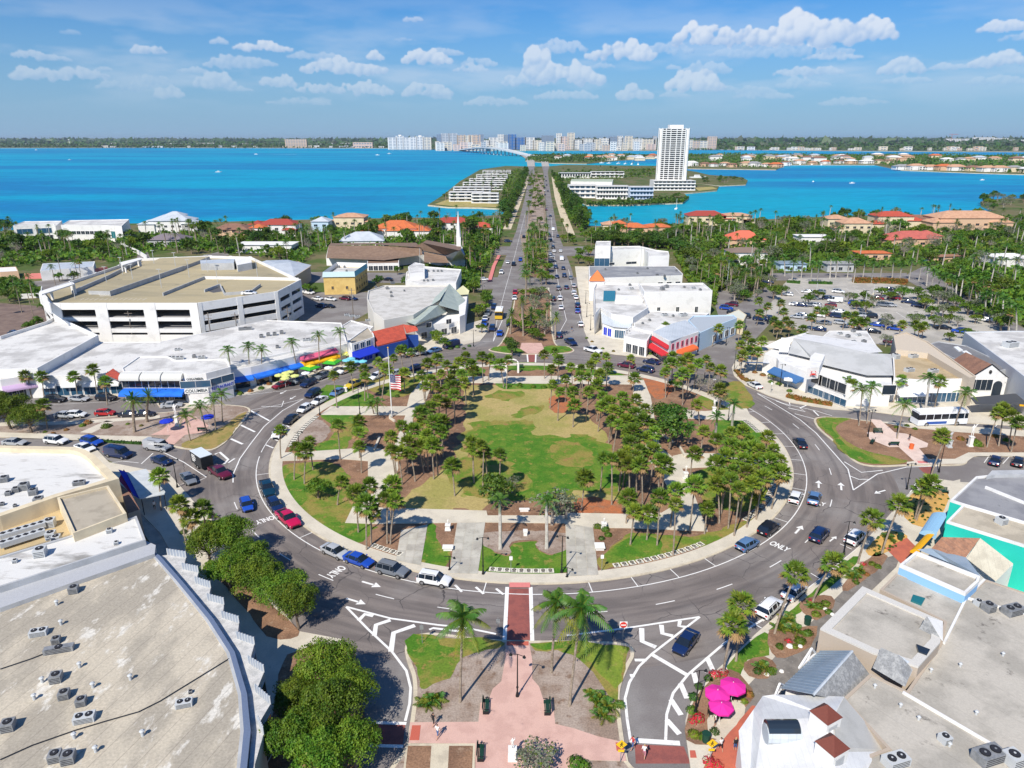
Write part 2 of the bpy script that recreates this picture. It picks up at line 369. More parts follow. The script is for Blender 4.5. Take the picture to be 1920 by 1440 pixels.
for r0_ in (54.2, 56.0, 58.6, 60.4): c_ = q.mix(q.m('MULTIPLY', q.rng(q.m('ABSOLUTE', q.m('SUBTRACT', rr_, r0_)), .55, .1, 0, .38, True), q.rng(q.noise(v_, .3, 2), .35, .6)), c_, (.095,.085,.088))
hs_ = q.new('ShaderNodeHueSaturation'); q.put(hs_.inputs['Color'], c_); q.put(hs_.inputs['Value'], q.rng(q.noise(pos, 7, 2, .6), .3, .7, .9, 1.1));
q.put(b_.inputs['Base Color'], hs_.outputs[0]); b_.inputs['Roughness'].default_value = .9; b_.inputs['Specular IOR Level'].default_value = .2
m_lot = mat('asphalt_pale', (.46,.43,.38), .9, (.36,.34,.305), .12, .4, .6, (.17,.16,.15), .35, .62, .72, fine=.08)
m_white = mat('road_paint', (.80,.79,.76), .7, (.58,.56,.54), 1.2, .55, .75, fine=.05)
m_conc = mat('concrete_walk', (.62,.565,.46), .85, (.54,.49,.40), .25, .42, .62, (.42,.38,.31), 1.1, .62, .75, fine=.06, fsc=5)
m_concg = mat('concrete_slabs', (.50,.475,.41), .85, (.40,.375,.32), .35, .42, .60, (.29,.27,.23), 1.6, .56, .72, fine=.07, rndv=.10)
m_kerb = mat('kerb_concrete', (.60,.53,.40), .85, (.48,.42,.32), .6, .45, .65, fine=.08)
m_pink = mat('pink_pavers', (.62,.40,.335), .85, (.55,.345,.29), .5, .42, .62, (.42,.27,.24), 1.3, .62, .76, fine=.07)
m_redw = mat('red_brick_walk', (.30,.095,.078), .85, (.24,.08,.07), .8, .42, .62, (.17,.07,.06), 2.2, .6, .75, fine=.12)
m_redp = mat('red_stained_paving', (.50,.14,.085), .85, (.42,.12,.08), .5, .45, .62, fine=.08)
m_mulch = mat('mulch', (.285,.165,.10), .95, (.20,.115,.072), .22, .42, .60, (.36,.25,.17), .9, .55, .70, fine=.26, fsc=5, bump=.4)
m_mulchr = mat('red_mulch', (.42,.145,.06), .95, (.30,.13,.07), .5, .45, .65, (.30,.18,.11), 1.2, .55, .70, fine=.2, fsc=5)
m_sand = mat('sandy_soil', (.36,.29,.24), .95, (.27,.20,.155), .25, .42, .6, (.20,.13,.09), 1.0, .55, .68, fine=.22, fsc=5)
m_grass = mat('lawn_green', (.06,.17,.010), .95, (.12,.205,.02), .30, .42, .60, (.25,.21,.05), .5, .55, .66, fine=.22, fsc=4, bump=.3)
m_grassd = mat('lawn_mixed', (.12,.20,.02), .95, (.25,.215,.05), .22, .42, .58, (.29,.17,.06), .5, .54, .66, fine=.2, fsc=4, bump=.3)
m_dry = mat('lawn_dry', (.40,.315,.125), .95, (.31,.28,.085), .11, .42, .60, (.21,.235,.04), .28, .60, .70, fine=.16, fsc=3)
m_soil = mat('town_ground', (.15,.13,.06), .95, (.07,.11,.02), .045, .42, .58, (.34,.29,.21), .20, .60, .70, fine=.2, fsc=2)
m_beach = mat('shore_sand', (.62,.53,.38), .95, (.5,.42,.3), .2, fine=.08)
m_greypav = mat('grey_pavers', (.22,.20,.18), .9, (.17,.155,.14), .6, .45, .6, (.29,.27,.25), 2.5, .55, .7, fine=.1)

# ---------------------------------------------------------------- water and land
m_water = bpy.data.materials.new('sea_water'); m_water.use_nodes = True
q = N(m_water.node_tree); b_ = q.n['Principled BSDF']
pos = q.new('ShaderNodeNewGeometry').outputs['Position']
mp_ = q.new('ShaderNodeMapping'); q.put(mp_.inputs['Vector'], pos); mp_.inputs['Scale'].default_value = (.0011,.0042,.001); mp_.inputs['Rotation'].default_value = (0,0,radians(14))
c_ = q.mix(q.rng(q.noise(mp_.outputs[0], 1.0, 5, .62, .6), .40, .60, 0, 1, True), (.004,.305,.475), (.010,.18,.395))
mp2 = q.new('ShaderNodeMapping'); q.put(mp2.inputs['Vector'], pos); mp2.inputs['Scale'].default_value = (.004,.05,.01); mp2.inputs['Rotation'].default_value = (0,0,radians(8))
c_ = q.mix(q.rng(q.noise(mp2.outputs[0], 1.0, 4, .65, .4), .55, .72, 0, .45, True), c_, (.008,.31,.54))
py2 = q.sep(pos)[1]; px2 = q.sep(pos)[0]
c_ = q.mix(q.rng(q.m('ABSOLUTE', q.m('SUBTRACT', q.m('MULTIPLY', px2, 1.0), 100.0)), 330, 60, 0, .6, True), c_, (.004,.33,.42))
hs_ = q.new('ShaderNodeHueSaturation'); q.put(hs_.inputs['Color'], c_)
mp3 = q.new('ShaderNodeMapping'); q.put(mp3.inputs['Vector'], pos); mp3.inputs['Scale'].default_value = (.05,.16,.1)
q.put(hs_.inputs['Value'], q.rng(q.noise(mp3.outputs[0], 1.0, 6, .75), .3, .7, .76, 1.24))
q.put(b_.inputs['Base Color'], hs_.outputs[0]); b_.inputs['Roughness'].default_value = .45; b_.inputs['Specular IOR Level'].default_value = .035
bn_ = q.new('ShaderNodeBump'); bn_.inputs['Strength'].default_value = .55; bn_.inputs['Distance'].default_value = .35
q.put(bn_.inputs['Height'], q.noise(mp3.outputs[0], 3.0, 5, .7)); q.put(b_.inputs['Normal'], bn_.outputs[0])
WZ = -1.2
b = MB(); b.face([(-24000,-3000,WZ),(24000,-3000,WZ),(24000,28000,WZ),(-24000,28000,WZ)], m_water); struct('water', b)
m_far = mat('far_land', (.055,.085,.045), .95, (.10,.115,.075), .004, .45, .6, (.22,.21,.19), .012, .66, .76, fine=.0)
def land(name, px, z=0.0, m=m_soil, extra=None, hh=3.0, rough=3.0, step=12):
 pts = [G(x, y, WZ if False else 0) for x, y in px] if px else []
 if extra: pts = pts+[Vector(e) for e in extra]
 return sheet(name, pts, z, m, h=hh, side=m_beach)
# home island with the causeway strip
land('ground', [(-260,455),(0,433),(150,420),(330,418),(560,412),(770,408),(875,408),(942,402),(957,385),(968,355),(984,322),(988,312),(1028,312),(1034,322),(1050,345),(1072,372),(1096,405),(1104,424),(1180,423),
  (1300,418),(1480,409),(1640,403),(1760,402),(1830,400),(1860,395),(1840,386),(1838,378),(1870,373),(2300,360)], extra=[(700,-200,0),(-700,-200,0)])
land('left_key', [(802,384),(830,366),(862,340),(900,318),(948,311),(988,312),(986,330),(957,392),(900,389),(840,388)])
land('right_key', [(1034,322),(1028,312),(1060,309),(1230,311),(1305,322),(1330,328),(1390,332),(1402,338),(1398,346),(1350,348),(1306,344),(1348,349),(1344,357),(1300,361),(1282,362),(1292,371),(1280,380),(1180,384),(1100,384),(1060,366)])
land('bird_key', [(985,302),(1035,306),(1100,307),(1160,301),(1230,297),(1290,316),(1455,318),(1475,309),(1640,309),(1690,319),(1820,324),(2150,334),(2150,295),(1700,290),(1240,289),(1120,290),(1000,290),(985,294)])
FAR = G(1000,263.5)[1]
land('mainland', [(-400,280.5),(0,277.5),(300,276.8),(725,278),(740,279.5),(860,280.5),(985,282),(1240,282.5),(1300,280.0),(1500,282),(1700,284),(2300,286)], z=.4, m=m_far, extra=[(23900,27900,0),(-23900,27900,0)])

# ---------------------------------------------------------------- roads
def poly(name, px, z, m, kind='structure', h=0.0, side=None, amp=0.0, step=1.2, smooth=0):
 pts = P(px)
 if smooth: pts = smooth_poly(pts, smooth)
 if amp: pts = rough_edge(pts, amp, step)
 return sheet(name, pts, z, m, kind, h, side)
ZR, ZM, ZK, ZS = .02, .032, .15, .17
disc = lambda r, n=160, z=0: [RG(r, 360*i/n, z) for i in range(n)]
poly('road', [(-300,742),(0,742),(110,738),(280,738),(330,752),(392,735),(440,733),(520,716),(600,698),(660,684),(770,656),(860,640),(905,630),(1100,625),(1110,650),(1150,664),(1260,676),(1320,682),(1380,694),(1440,730),(1500,752),(1600,766),(1700,776),(2300,815),(2300,905),(1800,905),(1700,940),(1620,1020),(1520,1100),(1420,1190),(1340,1262),(1300,1310),(1284,1370),(1300,1480),(620,1480),(620,1200),(560,1180),(455,1040),(300,900),(215,868),(150,840),(-300,840)], ZR-.008, m_asph)
sheet('ring_road', disc(68), ZR, m_road)
# avenue: two carriageways
poly('road', [(905,632),(905,600),(925,540),(937,510),(968,433),(985,367),(992,323),(989,312),(1002,312),(1002,323),(998,367),(992,433),(983,505),(962,560),(945,640)], ZR+.004, m_asph)
poly('road', [(1035,650),(1030,570),(1027,505),(1027,433),(1022,367),(1019,323),(1016,312),(1030,312),(1027,323),(1033,367),(1045,433),(1072,505),(1085,560),(1103,640)], ZR+.008, m_asph)
poly('road', [(880,470),(945,462),(1090,462),(1180,470),(1180,480),(1090,480),(940,478),(880,482)], ZR-.004, m_asph)
poly('road', [(860,528),(925,520),(1085,520),(1120,523),(1120,538),(1085,540),(920,542),(855,546)], ZR-.0055, m_asph)
# avenue continuing to the bridge
poly('road', [(989,312),(988,304),(984,296),(975,291),(984,290),(996,294),(1002,300),(1003,312)], ZR+.1, m_lot)
poly('road', [(1016,312),(1015,304),(1012,297),(1004,291),(1012,290),(1022,296),(1028,304),(1030,312)], ZR+.1, m_lot)
for px in ([(943,430),(958,430),(975,385),(989,345),(991,330),(985,330),(978,352),(963,385)], [(1034,330),(1040,330),(1048,360),(1060,395),(1078,440),(1066,442),(1050,405),(1040,370)]):
 poly('causeway_path', px, .06, m_beach)
for px in ([(975,440),(985,440),(1000,360),(1003,325),(1018,325),(1021,370),(1026,440),(1027,500),(985,500)],):
 poly('median_ground', px, .05, m_sand)
# side streets and lots
poly('road', [(1318,684),(1376,697),(1392,662),(1450,600),(1500,560),(1440,535),(1400,560),(1345,600),(1290,664)], ZR-.003, m_asph)
poly('parking_lot', [(1462,545),(1470,532),(1690,535),(1760,545),(1860,590),(1900,640),(1860,660),(1640,645),(1560,640),(1470,610),(1430,590)], ZR+.006, m_lot)
poly('parking_lot', [(1690,535),(1640,520),(1480,522),(1470,533)], ZR+.007, m_lot)
poly('road', [(1690,520),(1730,500),(1790,500),(1760,520),(1800,550),(1920,615),(2000,650),(1990,670),(1860,610),(1740,548)], ZR+.012, m_asph)
poly('road', [(1440,512),(1700,512),(1700,526),(1440,526)], ZR+.002, m_asph)
poly('parking_lot', [(1345,545),(1375,545),(1400,600),(1350,602),(1340,570)], ZR+.003, m_asph)
poly('parking_lot', [(560,548),(700,548),(700,580),(650,610),(560,600),(565,570)], ZR, m_asph)
poly('road', [(560,510),(800,512),(900,520),(900,532),(700,530),(560,530)], ZR-.002, m_asph)
poly('parking_lot', [(-100,560),(85,575),(95,620),(40,640),(-200,640)], ZR, mat('brown_asphalt', (.17,.12,.10), .9, (.22,.16,.13), .3))
poly('road', [(-100,640),(95,612),(98,640),(380,650),(560,615),(700,600),(700,615),(560,640),(380,668),(-100,660)], ZR-.004, m_asph)
poly('road', [(-100,520),(60,528),(250,510),(260,470),(275,470),(290,500),(420,470),(430,478),(250,535),(90,560),(-100,545)], ZR-.006, m_asph)
poly('service_alley', [(205,905),(255,880),(300,985),(335,1075),(400,1180),(470,1300),(500,1460),(440,1460),(290,1030)], ZR+.006, m_concg)

# ---------------------------------------------------------------- pavements, raised with kerbs
def pave(px, m=m_conc, z=ZK, name='pavement', **k): return poly(name, px, z, m, h=z+.05, side=m_kerb, **k)
pave([(-300,700),(760,640),(905,600),(915,622),(900,640),(830,655),(770,662),(660,690),(600,703),(530,722),(470,738),(430,745),(392,745),(372,765),(300,765),(285,745),(110,740),(-300,744)])
pave([(-300,848),(180,842),(205,868),(318,890),(338,912),(362,940),(410,985),(455,1050),(560,1185),(640,1200),(640,1300),(610,1480),(440,1480),(470,1300),(300,1000),(180,880),(-300,880)])
pave([(1103,640),(1095,620),(1078,500),(1110,500),(1180,560),(1300,640),(1285,680),(1240,674),(1150,665),(1110,655)])
pave([(1372,690),(1376,705),(1395,722),(1440,742),(1480,755),(1560,768),(1640,773),(1780,792),(2300,820),(2300,760),(1700,700),(1480,640),(1400,640)])
pave([(1300,1480),(1287,1390),(1285,1353),(1293,1323),(1313,1293),(1333,1267),(1367,1237),(1420,1187),(1513,1107),(1610,1027),(1660,975),(1700,930),(1725,908),(1745,897),(1800,905),(2000,915),(2300,930),(2300,1480)])
# median islands
def island(pxs, m, kerb=.45, name='median'):
 pts = smooth_poly(P(pxs), 5)
 sheet(name+'_kerb', pts, ZK, m_kerb, h=ZK+.05)
 c = sum(pts, Vector())/len(pts); n = len(pts); ins = []
 ar = sum(pts[i].x*pts[(i+1)%n].y-pts[(i+1)%n].x*pts[i].y for i in range(n))
 for i in range(n):
  d = pts[(i+1)%n]-pts[i-1]; nn = Vector((-d.y, d.x, 0)).normalized()*(1 if ar > 0 else -1); ins.append(pts[i]+nn*kerb)
 return sheet(name+'_bed', ins, ZS, m, h=.03)
island([(813,1188),(777,1194),(760,1213),(763,1240),(773,1270),(775,1307),(770,1350),(762,1400),(752,1480),(1186,1480),(1178,1430),(1170,1390),(1163,1335),(1163,1293),(1178,1253),(1189,1228),(1173,1208),(1080,1203),(990,1203),(950,1202),(880,1196)], m_sand)
island([(1530,784),(1580,784),(1650,792),(1800,800),(2300,835),(2300,860),(1920,857),(1827,857),(1807,872),(1753,874),(1700,874),(1647,876),(1613,871),(1590,857),(1563,830),(1532,802)], m_mulch)
island([(-300,800),(0,795),(138,790),(200,782),(330,772),(383,762),(430,760),(470,769),(443,807),(420,833),(393,845),(350,843),(300,835),(200,828),(0,821),(-300,826)], m_sand)
island([(916,657),(935,648),(950,622),(962,575),(972,545),(1028,545),(1034,600),(1042,645),(1065,650),(1077,658),(1060,663),(1000,665),(954,664)], m_mulch)
pave([(1022,540),(1030,540),(1032,575),(1022,575)], name='median_walk'); pave([(973,545),(982,545),(980,578),(968,578)], name='median_walk')
poly('median_bed', [(990,484),(985,520),(1028,520),(1028,484),(1020,480)], ZS, m_mulch, h=.2, amp=.3)
poly('median_bed', [(985,500),(1028,500),(1027,440),(987,440)], ZS-.03, m_grassd, h=.15, amp=.3)

# ---------------------------------------------------------------- the round park
ann = MB(); n = 180
for i in range(n):
 a0, a1 = 360*i/n, 360*(i+1)/n
 for r0, r1, z0, z1, m in ((CR, CR, 0, ZK, m_kerb), (CR, CR-.35, ZK, ZK, m_kerb), (CR-.35, 48.4, ZK+.0, ZK+.0, m_conc)):
  if r0 == r1: ann.face([RG(r0,a1,z0), RG(r0,a0,z0), RG(r0,a0,z1), RG(r0,a1,z1)], m)
  else: ann.face([RG(r0,a0,z0+ZK*0), RG(r1,a0,z1), RG(r1,a1,z1), RG(r0,a1,z0)][::-1], m)
struct('ring_pavement', ann)
sheet('park_ground', disc(48.45), .12, m_mulch)
ZP = ZK+.025
def g(px, m=m_grass, z=.14, amp=.35): return poly('lawn', px, z, m, amp=amp, smooth=3, step=.8)
poly('lawn', [(868,728),(900,724),(1000,722),(1040,735),(1075,770),(1110,790),(1140,830),(1160,900),(1140,945),(1050,955),(930,955),(800,962),(740,955),(770,925),(830,880),(855,840),(872,790)], .135, m_dry, amp=.9, smooth=3)
GP = [(905,802),(925,798),(965,799),(1003,801),(1000,812),(1010,820),(1045,822),(1085,822),(1105,828),(1140,850),(1160,895),(1130,922),(1080,915),(1000,940),(920,900),(860,905),(858,880),(885,850),(885,820)]
g([(1000+(x-1000)*1.10, 860+(y-860)*1.14) for x, y in GP], m_grassd, .148, 1.3); g(GP, m_grass, .152, 1.1); g([(1040,830),(1090,835),(1120,860),(1080,880),(1030,860)], m_grassd, .156, 1.0); g([(900,870),(940,860),(960,880),(920,890)], m_grassd, .156, .9); g([(930,735),(980,738),(960,750),(910,748)], m_grassd, .148, 1.0); g([(985,765),(1020,760),(1010,775),(960,785)], m_grassd, .148, .9)
g([(870,860),(900,855),(1000,905),(960,925),(900,935),(850,900)], m_grassd, .154, .7)
g([(603,780),(640,779),(665,780),(680,795),(690,810),(665,822),(640,845),(592,846),(612,828),(628,812),(622,795)], m_grassd)
g([(604,780),(660,780),(655,792),(625,795)], m_grass, .146); g([(598,830),(630,828),(640,845),(592,846)], m_grass, .146)
g([(528,880),(560,868),(610,868),(650,885),(660,930),(690,985),(705,990),(668,1018),(620,1005),(575,975),(545,935)], m_grassd)
g([(640,980),(690,990),(695,1005),(668,1020),(630,1008),(600,990)], m_grass, .146); g([(535,895),(560,890),(575,930),(560,950),(540,925)], m_grass, .146)
g([(803,986),(822,986),(816,1003),(828,1025),(843,1040),(837,1067),(789,1063)], m_grass)
g([(902,1020),(925,1036),(955,1043),(960,1022),(1003,1015),(1008,1030),(1035,1042),(1060,1030),(1062,1074),(905,1078)], m_grass)
g([(1125,1045),(1165,1012),(1185,1000),(1290,1006),(1330,998),(1430,968),(1400,992),(1340,1015),(1320,1024),(1150,1064),(1130,1072)], m_grassd)
g([(1150,1028),(1190,1005),(1240,1015),(1230,1045),(1170,1055),(1140,1055)], m_grass, .146)
g([(1300,890),(1340,880),(1420,900),(1440,930),(1400,960),(1330,950),(1310,920)], m_grassd); g([(1375,715),(1400,730),(1410,765),(1330,768),(1310,745)], m_grassd)
g([(1345,790),(1410,793),(1430,830),(1380,840),(1340,820)], m_grass); g([(1207,706),(1250,716),(1262,730),(1240,750),(1220,740)], m_mulchr)
g([(940,680),(1030,682),(1028,694),(950,694)], m_grass); g([(1085,688),(1160,700),(1170,708),(1090,704)], m_grass); g([(840,690),(900,690),(905,704),(850,704)], m_grass)
g([(612,722),(690,735),(700,760),(640,764),(605,752)], m_grass); g([(690,705),(790,700),(800,715),(760,745),(700,735)], m_grassd)
g([(935,712),(1030,716),(1040,726),(1000,731),(940,728)], m_grass)
g([(1090,975),(1160,960),(1180,968),(1150,970)], m_mulchr, .148); g([(1085,935),(1150,940),(1160,960),(1080,962)], m_mulchr, .147)
g([(910,962),(1060,962),(1060,940),(990,935),(920,945)], m_mulch, .147); g([(1030,745),(1075,745),(1085,765),(1040,775)], m_mulchr, .147)
g([(558,800),(590,785),(612,795),(618,812),(600,830),(560,832),(545,822)], m_sand, .146)
g([(905,1000),(1062,1000),(1062,1030),(1035,1040),(1008,1028),(1003,1012),(960,1018),(955,1040),(925,1034),(902,1018)], m_sand, .147)
paths = [[(647,982),(667,940),(705,953),(912,959),(914,968),(1060,968),(1063,963),(1168,965),(1240,963),(1262,950),(1250,912),(1237,888),(1278,878),(1302,930),(1327,998),(1180,992),(1112,991),(1060,983),(905,981),(700,984)],
 [(1237,886),(1262,856),(1283,851),(1440,852),(1470,850),(1483,872),(1337,877),(1278,880)],
 [(1185,714),(1207,714),(1220,745),(1228,790),(1238,840),(1260,857),(1237,886),(1202,850),(1195,800),(1188,750)],
 [(1280,769),(1320,772),(1400,767),(1412,790),(1370,789),(1290,786)],
 [(600,779),(620,763),(763,763),(768,742),(790,715),(812,715),(797,757),(772,780)],
 [(527,850),(590,847),(663,842),(690,838),(745,850),(747,880),(738,900),(722,925),(708,953),(667,941),(690,905),(690,866),(640,862),(523,866)],
 [(735,850),(760,780),(777,780),(757,852)],
 [(835,707),(1180,705),(1207,714),(1190,722),(860,719)], [(917,690),(952,690),(952,708),(917,708)]]
for i, px in enumerate(paths): poly('path', px, ZP-.0-.001*i, m_conc, h=.06, side=m_kerb)
# three wide slab walks and the slabs they are laid with
def slabs(A, B, C, D, nx, ny, m=m_concg, name='path', slab='paving_slab', z=ZP+.012, jitter=.02, gap=.04):
 A, B, C, D = P([A, B, C, D]); root = sheet(name, [A, B, C, D], z-.03, m_kerb, h=.08)
 cache = {}
 for i in range(nx):
  for j in range(ny):
   def at(u, v): return (A.lerp(B, u)).lerp(D.lerp(C, u), v)
   u0, u1, v0, v1 = i/nx, (i+1)/nx, j/ny, (j+1)/ny; g_ = gap/2/((B-A).length/nx); h_ = gap/2/((D-A).length/ny)
   g_ /= nx; h_ /= ny
   q4 = [at(u0+g_, v0+h_), at(u1-g_, v0+h_), at(u1-g_, v1-h_), at(u0+g_, v1-h_)]; c = sum(q4, Vector())/4
   k = MB(); k.prism([p-c for p in q4], -.02, 0.0, m)
   o = k.build(slab, None); o.parent = root; o.location = (c.x, c.y, z+rnd.uniform(0, jitter*.4))
 return root
slabs((752,996),(802,985),(789,1062),(742,1053), 3, 6); slabs((857,982),(910,981),(896,1078),(842,1077), 3, 7); slabs((1060,983),(1112,991),(1122,1080),(1063,1083), 3, 7)

# ---------------------------------------------------------------- paint
LC = [0]
def line(pts, wd, m=m_white, z=ZM, name='road_marking', mb=None):
 b = mb or MB(); n = len(pts); LC[0] += 1; z += .0012*(LC[0] % 9)
 L = []; R = []
 for i in range(n):
  d = pts[min(i+1, n-1)]-pts[max(i-1, 0)]; d.z = 0; d.normalize(); nn = Vector((-d.y, d.x, 0))*wd/2
  L.append(pts[i]+nn); R.append(pts[i]-nn)
 for i in range(n-1):
  b.face([(*R[i][:2], z), (*R[i+1][:2], z), (*L[i+1][:2], z), (*L[i][:2], z)], m)
 if mb is None: return struct(name, b)
def arc(r, a0, a1, st=2.0):
 n = max(2, int(abs(a1-a0)/st)); return [RG(r, a0+(a1-a0)*i/n) for i in range(n+1)]
def ang(px, py): v = G(px, py); return math.degrees(atan2(v.x-CX, v.y-CY))
mk = MB()
line(arc(53.0, -181.5, -100), .16, mb=mk); line(arc(53.0, 179, 62), .16, mb=mk); line(arc(53.0,-98,-20), .14, mb=mk)
for a in list(range(-172,-104,7))+list(range(172,66,-7)): line([RG(CR, a), RG(53, a)], .13, mb=mk)
for a in (-96,-92,-88,-84): line([RG(51, a), RG(53, a+2)], .3, mb=mk)
for a in (172.5,163,153.5,143,133,119,106,95,84,73,-168,-159,-149,-140,-131,-120): line(arc(57.3, a-1.4, a+1.4, 1), .15, mb=mk)
def lp(px, wd=.16, sm=0): line(P(px), wd, mb=mk)
W = .3
lp([(853,1097),(866,1110)],.35); lp([(892,1101),(907,1114)],.35); lp([(930,1104),(944,1115)],.35)
lp([(649,1138),(733,1160),(820,1172),(870,1177),(930,1189)],W); lp([(649,1138),(690,1180),(735,1222),(762,1258),(770,1290),(768,1320),(760,1352)],W)
lp([(672,1164),(684,1152),(700,1155)],.55); lp([(702,1192),(705,1172),(732,1163)],.6); lp([(733,1222),(738,1187),(778,1173)],.65)
lp([(805,1181),(812,1178),(860,1184)],.35); lp([(1063,1192),(1175,1178),(1312,1157)],W); lp([(1312,1157),(1223,1226),(1198,1250),(1180,1280),(1172,1310),(1176,1350),(1182,1388)],W)
lp([(1203,1178),(1204,1203),(1230,1214)],.65); lp([(1240,1172),(1242,1188),(1262,1193)],.6); lp([(1275,1164),(1273,1174),(1286,1176)],.5)
lp([(1190,1238),(1212,1238)],.45); lp([(1181,1267),(1190,1267)],.45)
lp([(1220,1226),(1288,1266)],.55); lp([(1180,1388),(1275,1394)],.6); lp([(1248,1388),(1250,1340),(1262,1300),(1290,1265),(1360,1205),(1450,1150)],W)
for a, b in (((1326,1234),(1336,1256)),((1300,1260),(1306,1282)),((1276,1282),(1288,1310)),((1258,1312),(1277,1341)),((1250,1350),(1274,1377))): lp([a, b],.6)
lp([(1430,1165),(1530,1092),(1615,1022),(1690,950),(1718,905)],.16)
for a, b in (((1405,1165),(1428,1178)),((1455,1130),(1480,1142)),((1520,1075),(1545,1090)),((1560,1040),(1590,1055)),((1575,1020),(1597,1030)),((1712,915),(1740,940))): lp([a,b],.14)
# east gore
lp([(1600,919),(1590,880),(1562,848),(1530,812),(1500,787),(1420,738)],.2); lp([(1600,919),(1645,889),(1700,876),(1760,874)],.2)
lp([(1583,866),(1615,886),(1655,882)],.22); lp([(1592,892),(1610,899),(1628,899)],.22)
lp([(1420,738),(1470,757),(1528,770),(1560,780)],.18); lp([(1455,752),(1482,762),(1480,755)],.25); lp([(1478,765),(1510,772),(1500,765),(1522,756)],.3); lp([(1525,770),(1535,780)],.3); lp([(1490,776),(1528,786)],.2)
lp([(1388,712),(1440,735),(1500,752),(1560,765)],.12)
# west gore
lp([(569,748),(530,770),(495,800),(470,832),(450,860),(437,890),(437,905)],.2); lp([(470,770),(505,789)],.4); lp([(447,795),(478,810)],.45); lp([(433,823),(455,833)],.5); lp([(403,852),(412,848),(428,862),(420,870)],.45); lp([(428,868),(440,860)],.35)
lp([(569,748),(520,760),(440,775)],.14); lp([(490,762),(528,763),(532,752)],.2); lp([(280,842),(310,850),(345,867),(387,895),(370,903)],.18); lp([(265,870),(287,850)],.2); lp([(195,870),(230,865),(260,868)],.14)
lp([(318,893),(333,912),(347,905)],.14); lp([(347,925),(362,940)],.14); lp([(400,998),(420,960)],.01)
lp([(0,764),(470,740),(600,700),(660,684)],.1); lp([(390,748),(560,730),(640,700)],.12)
# avenue lines
lp([(905,640),(925,640),(942,600)],.2); lp([(1040,640),(1062,600),(1048,540),(1038,470),(1033,400)],.14); lp([(1103,640),(1080,570),(1066,505)],.14); lp([(925,640),(932,600),(948,540),(965,480),(985,400)],.12)
lp([(960,565),(935,563)],.2); lp([(1070,1148),(1060,1148)],.1)
for a, b in (((1800,865),(1830,842)),((1845,868),(1858,850)),((1880,870),(1900,848)),((1815,812),(1838,792)),((1850,815),(1870,796)),((1780,922),(1785,908)),((1800,921),(1806,908))): lp([a,b],.14)
lp([(1775,908),(1820,906)],.12)
# crosswalk edge lines
lp([(951,1101),(946,1202)],.5); lp([(995,1101),(998,1202)],.5); lp([(946,1202),(998,1202)],.01)
lp([(688,1355),(762,1357)],.4); lp([(682,1398),(756,1400)],.4); lp([(988,659),(990,680)],.4); lp([(1005,659),(1004,680)],.4)
# parking bays of the big lot
for i in range(16): lp([(1490+i*16, 541),(1500+i*17, 551)],.12)
for i in range(14): lp([(1500+i*19, 566),(1512+i*20, 577)],.12)
for i in range(14): lp([(1520+i*20, 585),(1530+i*21, 597)],.12)
for i in range(6): lp([(1400+i*6, 545+i*9),(1420+i*6, 545+i*9)],.1)
struct('road_markings', mk)
def flat_text(txt, c, ang_z, size, stretch, m=m_white, z=ZM+.016):
 cu = bpy.data.curves.new('txt', 'FONT'); cu.body = txt; cu.size = size; cu.align_x = 'CENTER'; cu.align_y = 'CENTER'; cu.offset = .03*size
 t = bpy.data.objects.new('t', cu); COL.objects.link(t); bpy.context.view_layer.update()
 me = bpy.data.meshes.new_from_object(t.evaluated_get(bpy.context.evaluated_depsgraph_get())); bpy.data.objects.remove(t)
 me.materials.clear(); me.materials.append(m)
 o = link('road_lettering', me, None, (c[0], c[1], z), ang_z); o.scale = (1, stretch, 1); o['kind'] = 'structure'; return o
def tang(P_, ccw=True):                               # heading (radians, 0 = +x) along the ring in driving direction
 a = atan2(P_[1]-CY, P_[0]-CX); return a+pi/2
for x, y in ((1461,1025),(630,1072),(497,975)): c = G(x, y); flat_text('ONLY', c, tang(c)-pi/2, 1.08, 1.7)
c = G(1530,943); flat_text('ONLY', c, tang(c)-pi/2, 1.08, 1.7)
def arrow(x, y, a=None, bend=0, sc=1.0):
 c = G(x, y); h = tang(c) if a is None else a; b = MB(); z = ZM+.016
 d = Vector((cos(h), sin(h), 0)); n_ = Vector((-d.y, d.x, 0)); f = lambda u, v: (c.x+d.x*u*sc+n_.x*v*sc, c.y+d.y*u*sc+n_.y*v*sc, z)
 b.face([f(-1.6,.16), f(-1.6,-.16), f(.4,-.16+bend*.3), f(.4,.16+bend*.3)], m_white); b.face([f(.3,.6+bend*.3), f(.3,-.6+bend*.3), f(1.5,bend*.6)], m_white)
 struct('road_arrow', b)
for x, y in ((1535,908),(1577,912),(1498,993),(697,1096),(668,1128)): arrow(x, y)
arrow(1648,922, G(1662,920) and atan2(-.35,-1)+pi*.0, .6, .9); arrow(1560,1010, None, -.8, .7); arrow(530,736, None, .4, .8); arrow(548,746, None, .4, .8); arrow(1455,733,None,0,.7)
